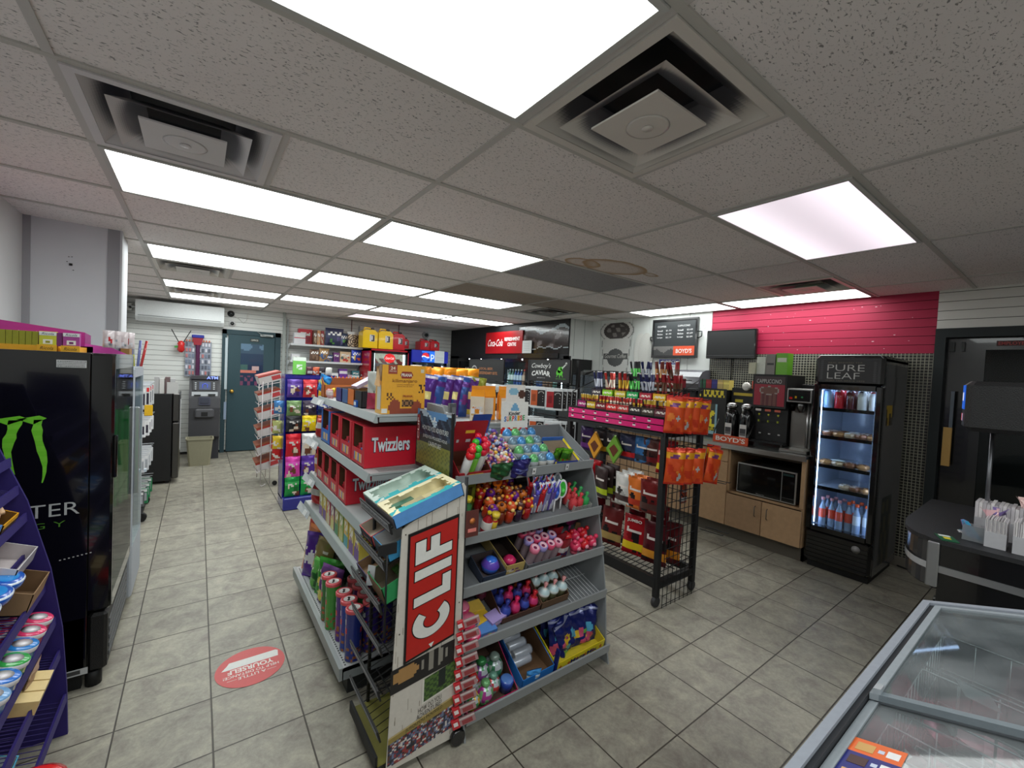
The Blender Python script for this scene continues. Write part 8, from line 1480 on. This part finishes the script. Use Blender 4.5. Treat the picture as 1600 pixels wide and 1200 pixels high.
solo('wall_hook_ring', MB(K(206, 206, 204)).tube([(5.02, 2.86+.02*math.cos(2*PI*i/12), 2.23+.02*math.sin(2*PI*i/12)) for i in range(12)], .003, 5, closed=True), 'metal', 'small pale ring on the white wall beside the pink slats', 'hook')
# ================= TALL PASTRY AND DRINKS COOLER =================
pl = thing('display_cooler', 'tall black Pure Leaf glass-door cooler of pastries and drinks', 'cooler', (4.64, 1.185, 0)); LL = (4.64, 1.185, 0); a0, a1 = .955, 1.415
mb = MB(K(60, 62, 64)).box(4.34, a0, .06, 5.0, a0+.02, 1.80, cols=[None, None, K(84, 84, 86), None, None, None]).box(4.34, a1-.02, .06, 5.0, a1, 1.80).box(4.96, a0+.02, .06, 5.0, a1-.02, 1.80, K(190, 200, 220)).box(4.34, a0, 1.78, 5.0, a1, 1.82, K(20, 20, 22)).box(4.34, a0+.02, .06, 5.0, a1-.02, .34); mb.box(4.345, a0+.02, .34, 4.96, a0+.026, 1.56, K(200, 210, 226)).box(4.345, a1-.026, .34, 4.96, a1-.02, 1.56, K(200, 210, 226)).box(4.36, a0+.02, .34, 4.96, a1-.02, .35, K(190, 200, 216)); build('cabinet', rel(mb, LL), 'gloss', pl)
def decal(u, v): # side artwork
    if v > .70 and abs(u-.35-.1*math.sin(v*9)) < .05: return K(60, 60, 62)
    if .70 < v < .80 and .1 < u < .38: return K(170, 140, 40) if math.sin(u*40)+math.sin(v*50) > -.2 else K(60, 50, 30)
    if v < .35 and abs(u-.4) < .22: return K(46, 50, 52) if math.sin(u*30)*math.sin(v*38) > -.1 else K(80, 76, 60)
    return K(92, 92, 94)
mb = MB(); mb.grid(lambda u, v: (4.36+.62*u, a0-.001, .12+1.64*v), 22, 50, decal, smooth=False); build('side_graphic', rel(mb, LL), 'print', pl)
mb = MB(K(12, 12, 13)).box(4.28, a0, .33, 4.34, a0+.045, 1.58, b=.008).box(4.28, a1-.045, .33, 4.34, a1, 1.58, b=.008).box(4.28, a0+.045, .33, 4.34, a1-.045, .37).box(4.28, a0+.045, 1.54, 4.34, a1-.045, 1.58); d_ = build('door', rel(mb, LL), 'black', pl); build('glass_pane', rel(MB((.4, .5, .6, 1)).box(4.30, a0+.045, .37, 4.304, a1-.045, 1.54), LL), 'pane', d_)
mb = MB(K(16, 16, 17)).box(4.28, a0, 1.58, 4.34, a1, 1.82, b=.02); build('header', rel(mb, LL), 'black', pl)
mb = MB(K(34, 34, 36)).box(4.277, a0+.04, 1.60, 4.28, a1-.03, 1.79); write(mb, 'PURE', (4.2765, 1.325, 1.695), (0, -.25, 0), (0, 0, .052), K(190, 190, 186), bold=-.01); write(mb, 'LEAF', (4.2765, 1.325, 1.63), (0, -.22, 0), (0, 0, .052), K(190, 190, 186), bold=-.01); write(mb, 'REAL BREWED TEA', (4.2765, 1.32, 1.758), (0, -.23, 0), (0, 0, .010), K(110, 104, 84)); write(mb, 'ICED TEA SINCE 1972', (4.2765, 1.33, 1.61), (0, -.26, 0), (0, 0, .010), K(110, 104, 84))
for k in range(9): mb.poly([(4.2768, 1.365-.012*math.cos(2*PI*i/6+k), 1.63+.018*k+.010*math.sin(2*PI*i/6+k)) for i in range(6)][::-1], K(56, 56, 58)); mb.poly([(4.2768, 1.01-.012*math.cos(2*PI*i/6+k), 1.62+.018*k+.010*math.sin(2*PI*i/6+k)) for i in range(6)][::-1], K(56, 56, 58))
build('logo_panel', rel(mb, LL), 'print', pl, 'header panel reading Pure Leaf')
build('top_rim', rel(MB(K(206, 214, 220)).tube([(4.285, a0+.01, 1.80), (4.285, a0+.03, 1.823), (4.285, a1-.03, 1.823), (4.285, a1-.005, 1.79)], .003, 5), LL), 'metal', pl)
mb = MB(K(14, 14, 15)).box(4.28, a0, .06, 4.34, a1, .33, b=.02)
for k in range(6): mb.box(4.272, a0+.02, .08+.035*k, 4.28, a1-.02, .098+.035*k, K(22, 22, 23))
mb.lathe([(.03, -.001), (.001, -.0015)], (4.272, 1.05, .265), 14, K(160, 160, 160), ax='x'); build('base_grille', rel(mb, LL), 'gloss', pl); build('plinth', rel(MB(K(10, 10, 10)).box(4.33, a0+.02, 0, 4.96, a1-.02, .06), LL), 'matte', pl)
build('light_strip', rel(MB(K(190, 214, 255)).box(4.345, a1-.045, .38, 4.36, a1-.03, 1.53).box(4.345, a0+.03, .38, 4.36, a0+.045, 1.53).box(4.40, a0+.05, 1.55, 4.44, a1-.05, 1.56), LL), 'glow', pl)
SHZ = [1.375, 1.135, .885, .695]
for z in SHZ: build('shelf', rel(MB(K(206, 214, 226)).box(4.37, a0+.028, z-.006, 4.94, a1-.028, z).box(4.355, a0+.028, z-.022, 4.37, a1-.028, z+.006, K(14, 14, 15)), LL), 'gloss', pl)
ct = [(K(150, 180, 206), K(60, 90, 130)), (K(206, 40, 50), K(240, 230, 226)), (K(90, 40, 44), K(200, 190, 190)), (K(206, 200, 190), K(60, 60, 90)), (K(226, 220, 216), K(190, 40, 50))]
for k, (a, b) in enumerate(ct):
    t = thing('drink_can', '%s tall drink can from the left on the top cooler shelf' % nth(k), 'drink can', (4.42, 1.345-.078*k, SHZ[0]+.001)); build('can', MB().lathe([(.028, 0), (.034, .008), (.034, .145), (.026, .155), (.026, .158), (.001, .156)], n=18, colfn=lambda u, v, a=a, b=b: b if abs(v-.42) < .12 and (u*3) % 1 < .6 else a), 'gloss', t)
    for q in (1,): o = dup(t, (4.50, 1.345-.078*k, SHZ[0]+.001)); o['label'] = '%s tall drink can from the left in the second row of the top cooler shelf' % nth(k)
def pastry(c, g, s_): r_ = random.Random(s_); m = MB(); n = 16; ph = r_.uniform(0, 6); m.grid(lambda u, v: ((.028+.017*(1+.25*math.sin(6*2*PI*u+ph))*math.cos(2*PI*v))*math.cos(2*PI*u)*1.1, (.028+.017*(1+.25*math.sin(6*2*PI*u+ph))*math.cos(2*PI*v))*math.sin(2*PI*u), .022+.022*math.sin(2*PI*v)), 22, 9, lambda u, v: g if .12 < v < .40 and math.sin(u*17+ph)+math.sin(v*30+u*9) > 0 else c, wrap=True); return m
for r, z in enumerate(SHZ[1:]):
    n = [5, 4, 3][r]
    for k in range(n):
        y = ([1.335-.078*k, 1.335-.085*k, 1.19-.07*k])[r]; c, g = [(K(150, 100, 70), K(226, 206, 190)), (K(190, 140, 90), K(110, 70, 50)), (K(206, 180, 150), K(240, 236, 230))][(k+r) % 3]
        t = thing('wrapped_pastry', '%s wrapped pastry from the left on the %s cooler shelf' % (nth(k), ['second', 'third', 'fourth'][r]), 'pastry', (4.43, y, z+.001)); build('pastry', pastry(c, g, r*7+k), 'foil', t)
        if (r, k) == (1, 1): build('paper_disc', MB(K(226, 236, 236)).lathe([(.05, .046), (.052, .05), (.001, .056)], n=18), 'gloss', t)
        if r == 0: t2 = dup(t, (4.55, y, z+.001), .7); t2['label'] = '%s wrapped pastry from the left in the rear row of the second cooler shelf' % nth(k)
for k in range(6):
    q, r = k % 6, 0; wht = k >= 4; t = thing('drink_bottle', '%s tall bottle from the left on the cooler floor, %s label' % (nth(k), 'white' if wht else 'coral red'), 'bottle', (4.42+.02*(k % 2), 1.335-.06*k, .352)); build('bottle', bottle(.24, .027, K(150, 166, 190), K(150, 166, 190), K(226, 90, 70) if not wht else K(214, 220, 226), neck=.36), 'gloss', t); build('cap', MB(K(206, 140, 146) if k < 3 else K(236, 90, 40)).lathe([(.0145, .222), (.0145, .246), (.001, .247)], n=12), 'gloss', t)
    t2 = dup(t, (4.52, 1.33-.06*k, .352)); t2['label'] = '%s tall bottle from the left in the second row on the cooler floor' % nth(k)
solo('power_cord', MB(K(16, 16, 17)).tube([(4.98, .93, .02), (5.0, .88, .008), (4.96, .80, .008), (4.90, .74, .008), (4.86, .60, .008)], .007, 6), 'matte', 'black power cord curling on the floor behind the tall cooler', 'cord')
# ================= CASH COUNTER =================
kc = thing('cash_counter', 'black checkout counter with rounded end and silver bands', 'checkout counter', (3.2, 0, 0)); LQ = (3.2, 0, 0); BT = K(30, 31, 34)
arc = [(2.75, .40)]+[(2.75+.36*(1-math.cos(PI/2*i/10))+.02, .40+.15*math.sin(PI/2*i/10)) for i in range(1, 11)]+[(3.75, .56), (3.75, -1.6), (2.75, -1.6)]
mb = MB(BT).prism([(x, y, .865) for x, y in arc], (0, 0, .02)); build('top', rel(mb, LQ), 'leather', kc)
skin = MB(K(26, 26, 28)); a2 = arc[:12]
for i in range(len(a2)-1): (x0, y0), (x1, y1) = a2[i], a2[i+1]; skin.quad((x0+.01, y0-.01, .66), (x1+.01, y1-.01, .66), (x1+.01, y1-.01, .866), (x0+.01, y0-.01, .866), K(50, 50, 52)); skin.quad((x0+.004, y0-.004, .735), (x1+.004, y1-.004, .735), (x1+.004, y1-.004, .765), (x0+.004, y0-.004, .765), K(170, 172, 174)); skin.quad((x1+.03, y1-.03, .66), (x0+.03, y0-.03, .66), (x0+.03, y0-.03, .866), (x1+.03, y1-.03, .866))
skin.prism([(x+.011, y-.011, .655) for x, y in a2]+[(3.6, -.2, .655), (2.9, -.2, .655)], (0, 0, .006)); build('curved_front', rel(skin, LQ), 'gloss', kc)
build('front_panel', rel(MB(K(14, 14, 16)).box(2.76, -1.6, .08, 2.79, .375, .866), LQ), 'gloss', kc); build('silver_band', rel(MB(K(176, 178, 180)).box(2.752, -1.6, .735, 2.761, .372, .765), LQ), 'metal', kc); build('corner_post', rel(MB(K(160, 162, 164)).box(2.742, .372, .665, 2.775, .412, .872, b=.004), LQ), 'metal', kc); build('leg', rel(MB(K(150, 152, 150)).box(2.775, .355, 0, 2.79, .385, .60).box(2.775, .345, .59, 2.80, .385, .61), LQ), 'metal', kc); build('base_cabinet', rel(MB(K(18, 18, 19)).box(2.95, -1.55, 0, 3.65, .30, .655), LQ), 'matte', kc)
TZ = .886
def sheaf(x, y, w, d, h, lab, lean=0, c=K(214, 210, 210)):
    t = thing('paper_bag_stack', lab, 'paper bags', (x, y, TZ), rz=-PI/2+lean); mb = MB(c); n = 16
    for k in range(n): xx = -w/2+w*k/n; mb.box(xx, 0, .004, xx+w/n-.0012, d, h-.004*math.sin(k*2.7), [K(206, 202, 204), K(226, 222, 222), K(190, 186, 190)][k % 3])
    build('bags', mb, 'print', t); mb = MB(K(206, 200, 200)); mb.box(-w/2, -.002, 0, w/2, 0, h*.55, K(190, 190, 194)); mb.box(-w/2, 0, 0, w/2, d, .004); build('holder', mb, 'gloss', t); return t
sheaf(2.84, .215, .065, .10, .125, 'upright stack of white paper bags in the front clear holder'); sheaf(2.83, .115, .10, .12, .135, 'tall stack of white paper bags at the right edge of the photo'); sheaf(3.02, .20, .20, .12, .16, 'back row of white paper bags on the cash counter'); sheaf(3.00, .02, .16, .12, .17, 'furthest right rear stack of paper bags')
bx = thing('straw_box', 'clear box of blue tissue and straws at the left of the paper bags', 'clear box', (2.87, .285, TZ), rz=-PI/2-.05); build('box', MB(K(150, 156, 160)).box(-.035, 0, 0, .035, .055, .07), 'tint', bx); mb = MB(K(60, 160, 206))
for k in range(6): mb.prism([(.02-.01*k, .01+.006*k, .01), (.03-.01*k, .01+.006*k, .012), (-.02-.004*k, .01+.006*k, .085), (-.03-.004*k, .01+.006*k, .08)], (0, .004, 0), [K(60, 160, 206), K(90, 180, 220), K(150, 130, 190)][k % 3])
build('straws', mb, 'gloss', bx)
for k, (x, y, c, lab) in enumerate(((2.93, .235, K(236, 190, 196), 'crumpled pink-white paper bag top beside the blue tissue'), (3.02, .22, K(140, 120, 180), 'purple crumpled paper top among the white bags'), (3.05, .14, K(240, 206, 200), 'pink twisted paper top sticking up from the back bags'), (3.12, .05, K(236, 226, 220), 'white crumpled paper top at the right edge'))):
    r_ = random.Random(k); mb = MB(c)
    for q in range(7): p0 = Vector((r_.uniform(-.03, .03), r_.uniform(-.02, .02), .0)); mb.poly([tuple(p0), tuple(p0+Vector((r_.uniform(-.03, .03), r_.uniform(-.03, .03), r_.uniform(.02, .05)))), tuple(p0+Vector((r_.uniform(-.03, .03), r_.uniform(-.03, .03), r_.uniform(.0, .05))))])
    solo('crumpled_paper', mb, 'print', lab, 'paper', (x, y, TZ+.115+.05*(k > 1)))
mb = MB(K(30, 90, 60)).box(-.05, -.03, 0, .05, .03, .003); mb.box(-.02, -.012, .003, .01, .012, .0034, K(226, 206, 60)).box(.02, -.02, .003, .044, .02, .0034, K(220, 224, 216)); write(mb, 'CASH', (-.045, -.022, .0032), (.0, .044, 0), (-.012, 0, 0), K(226, 206, 60)) if False else None
solo('lottery_card', mb, 'print', 'green and yellow card lying at the corner of the cash counter', 'card', (2.81, .36, TZ), rz=.4); mb = MB(K(220, 220, 220)).box(-.02, -.02, 0, .02, .02, .003); mb.box(-.012, -.012, .003, .012, .012, .0034, K(150, 150, 160)).box(.02, -.03, 0, .04, .01, .002, K(40, 140, 160)); solo('small_card', mb, 'print', 'small white and teal card behind the clear straw box', 'card', (3.02, .33, TZ), rz=.3)
ds = thing('lottery_display', 'black display box on a thin pole above the cash counter', 'display', (3.1, .15, TZ), .17); build('casing', MB(K(20, 20, 21)).rbox(-.16, -.50, .50, .04, .225, .735, .02), 'leather', ds); mb = MB(K(26, 90, 200)).box(-.13, .225, .60, -.02, .229, .715, b=.001); mb.box(-.10, .2295, .64, -.05, .23, .68, K(220, 226, 236)).box(-.12, .2295, .545, -.09, .23, .58, K(150, 160, 190)).box(-.08, .2295, .545, -.05, .23, .58, K(200, 70, 80)); build('side_screen', mb, 'screen', ds, 'small blue side screen'); build('pole', MB(K(110, 112, 116)).rod((0, .12, 0), (0, .12, .5), .008, 8), 'metal', ds); build('foot', MB(K(20, 20, 20)).box(-.05, .07, 0, .05, .17, .008), 'matte', ds)
solo('hanging_pouch', MB(K(190, 150, 80)).box(0, 0, 0, .03, .05, .32).box(0, .0, .32, .02, .02, .62, K(90, 100, 110)), 'print', 'amber packet hanging beside the dark doorway', 'packet', (5.0, .66, .95))
# ================= CHEST FREEZER =================
fz = thing('chest_freezer', 'grey sliding-glass ice cream chest freezer at the lower right', 'freezer', (1.4, -.02, 0)); LZ = (1.4, -.02, 0); FX0, FX1, FY0, FY1 = .45, 2.16, -.42, .325
def zt(y): return .795+.32*(.325-y)
gz = K(150, 156, 166)
mb = MB(K(150, 154, 160)); mb.prism([(FX0+.02, FY1-.02, .06), (FX0+.02, FY1-.02, zt(FY1-.02)-.03), (FX0+.02, FY0+.02, zt(FY0)-.04), (FX0+.02, FY0+.02, .06)], (.03, 0, 0)); mb.prism([(FX1-.05, FY1-.02, .06), (FX1-.05, FY1-.02, zt(FY1-.02)-.03), (FX1-.05, FY0+.02, zt(FY0)-.04), (FX1-.05, FY0+.02, .06)], (.03, 0, 0)); mb.box(FX0+.02, FY1-.05, .06, FX1-.02, FY1-.02, zt(FY1)-.03); mb.box(FX0+.02, FY0+.02, .06, FX1-.02, FY0+.05, zt(FY0)-.05); mb.box(FX0+.02, FY0+.02, .06, FX1-.02, FY1-.02, .22, K(120, 124, 130)); build('cabinet', rel(mb, LZ), 'gloss', fz)
def strip(x0, x1, y0, y1, up, dn, col, b=MB): m = MB(col); P = [(x0, y0), (x1, y0), (x1, y1), (x0, y1)]; n = 0; m.v = [(x, y, zt(y)+dn) for x, y in P]+[(x, y, zt(y)+up) for x, y in P]; [m.face(list(f)) for f in ((0, 3, 2, 1), (4, 5, 6, 7), (0, 1, 5, 4), (2, 3, 7, 6), (1, 2, 6, 5), (3, 0, 4, 7))]; return m
def addm(a, b): n = len(a.v); a.v += b.v; a.f += [[i+n for i in f] for f in b.f]; a.c += b.c; a.s += b.s; return a
mb = strip(FX0, FX1, FY1-.022, FY1, .004, -.05, gz); addm(mb, strip(FX0, FX1, FY0, FY0+.03, .004, -.05, gz)); addm(mb, strip(FX1-.026, FX1, FY0+.03, FY1-.022, .004, -.05, gz)); addm(mb, strip(FX0, FX0+.03, FY0+.03, FY1-.022, .004, -.05, gz)); addm(mb, strip(FX0+.03, FX1-.026, FY1-.034, FY1-.022, -.006, -.03, K(40, 42, 46))); addm(mb, strip(FX1-.010, FX1-.006, .02, .08, .005, .0, K(30, 30, 32))); build('rim', rel(mb, LZ), 'matte', fz)
def lid(x0, x1, dz, nm_):
    g = K(150, 158, 164); y0, y1 = FY0+.035, FY1-.036; m = strip(x0, x1, y1-.018, y1, dz, dz-.016, g); addm(m, strip(x0, x1, y0, y0+.02, dz, dz-.016, g)); addm(m, strip(x0, x0+.02, y0+.02, y1-.018, dz, dz-.016, K(120, 130, 136))); addm(m, strip(x1-.02, x1, y0+.02, y1-.018, dz, dz-.016, g)); L_ = build('sliding_lid', rel(m, LZ), 'matte', fz, nm_); build('glass_pane', rel(strip(x0+.02, x1-.02, y0+.02, y1-.018, dz-.006, dz-.010, (.6, .7, .7, 1)), LZ), 'frost_pane', L_); return L_
lid(1.37, FX1-.03, -.002, 'far sliding lid'); l2 = lid(.50, 1.40, -.022, 'near sliding lid with price stickers')
build('lid_handle', rel(strip(1.37, 1.40, .268, .283, .012, -.002, K(170, 178, 184)), LZ), 'gloss', fz)
mb = strip(1.06, 1.30, .10, .235, -.0275, -.028, K(226, 100, 30)) if False else MB()
def stk(x0, x1, y0, y1, c, up=-.0262): addm(mb, strip(x0, x1, y0, y1, up, up-.0006, c))
stk(1.145, 1.20, .185, .272, K(230, 104, 34)); stk(.90, 1.145, .185, .272, K(34, 40, 120))
for k, x in enumerate((1.172, 1.118, 1.065, 1.01, .955)): stk(x-.012, x+.012, .192, .212, K(236, 236, 236), -.0255); stk(x-.016, x+.014, .232, .262, [K(206, 160, 90), K(70, 44, 40), K(214, 170, 110), K(240, 236, 226), K(120, 70, 50)][k], -.0255); stk(x-.006, x+.006, .216, .226, K(200, 210, 230), -.0255)
build('price_sticker', rel(mb, LZ), 'print', l2, 'orange and navy price stickers with ice cream pictures')
mb = MB(K(206, 210, 214))
for x0 in (.50, .98, 1.50, 1.82):
    x1 = x0+(.44 if x0 < 1.4 else .29)
    for z in (.48, .60, .72):
        mb.tube([(x0, -.36, z), (x1, -.36, z), (x1, .26, z), (x0, .26, z)], .0032, 5, closed=True)
    for k in range(8): t_ = k/7; xx = x0+(x1-x0)*t_; mb.rod((xx, .26, .44), (xx, .26, .72), .002, 4).rod((xx, -.36, .44), (xx, -.36, .72), .002, 4).rod((xx, -.36, .44), (xx, .26, .44), .002, 4)
    for k in range(9): yy = -.36+.0775*k; mb.rod((x0, yy, .44), (x0, yy, .72), .002, 4).rod((x1, yy, .44), (x1, yy, .72), .002, 4)
build('wire_basket', rel(mb, LZ), 'metal', fz)
r_ = random.Random(8); cp_ = [(K(190, 90, 120), 'pink'), (K(60, 50, 90), 'dark purple'), (K(206, 150, 160), 'pale pink'), (K(150, 40, 60), 'wine red'), (K(200, 206, 214), 'silver')]
for k in range(18):
    i, j = divmod(k, 3); x = [.62, .82, 1.12, 1.30, 1.62, 1.92][i]; c, nm_ = cp_[(k*2+i) % 5]
    solo('frozen_treat', pouch(.15, .20, .05, art(c, (.5, .75, tuple(min(1, q*1.4+.02) for q in c[:3])+(1,)), blobs=[K(236, 226, 226), tuple(q*.5 for q in c[:3])+(1,)], seed=k), seed=k, nu=8, nv=10), 'foil', '%s frozen treat pack, %s from the front in the %s basket group' % (nm_, nth(j), nth(i)), 'ice cream', (x, .19-.17*j, .47), rot=(-1.1, .2*math.sin(k), .3*math.sin(k*2)), group='frozen treats in the freezer')
solo('frost_paper', MB(K(150, 154, 158)).box(-.05, -.035, 0, .05, .035, .002), 'print', 'white sheet lying inside the far half of the freezer', 'sheet', (1.74, .14, .735), rot=(.2, .1, .3)); solo('frozen_pizza_box', MB(K(190, 110, 120)).box(-.16, -.14, 0, .16, .14, .03), 'print', 'flat rosy box under the near freezer lid', 'box', (1.2, .0, .60), rz=.2)
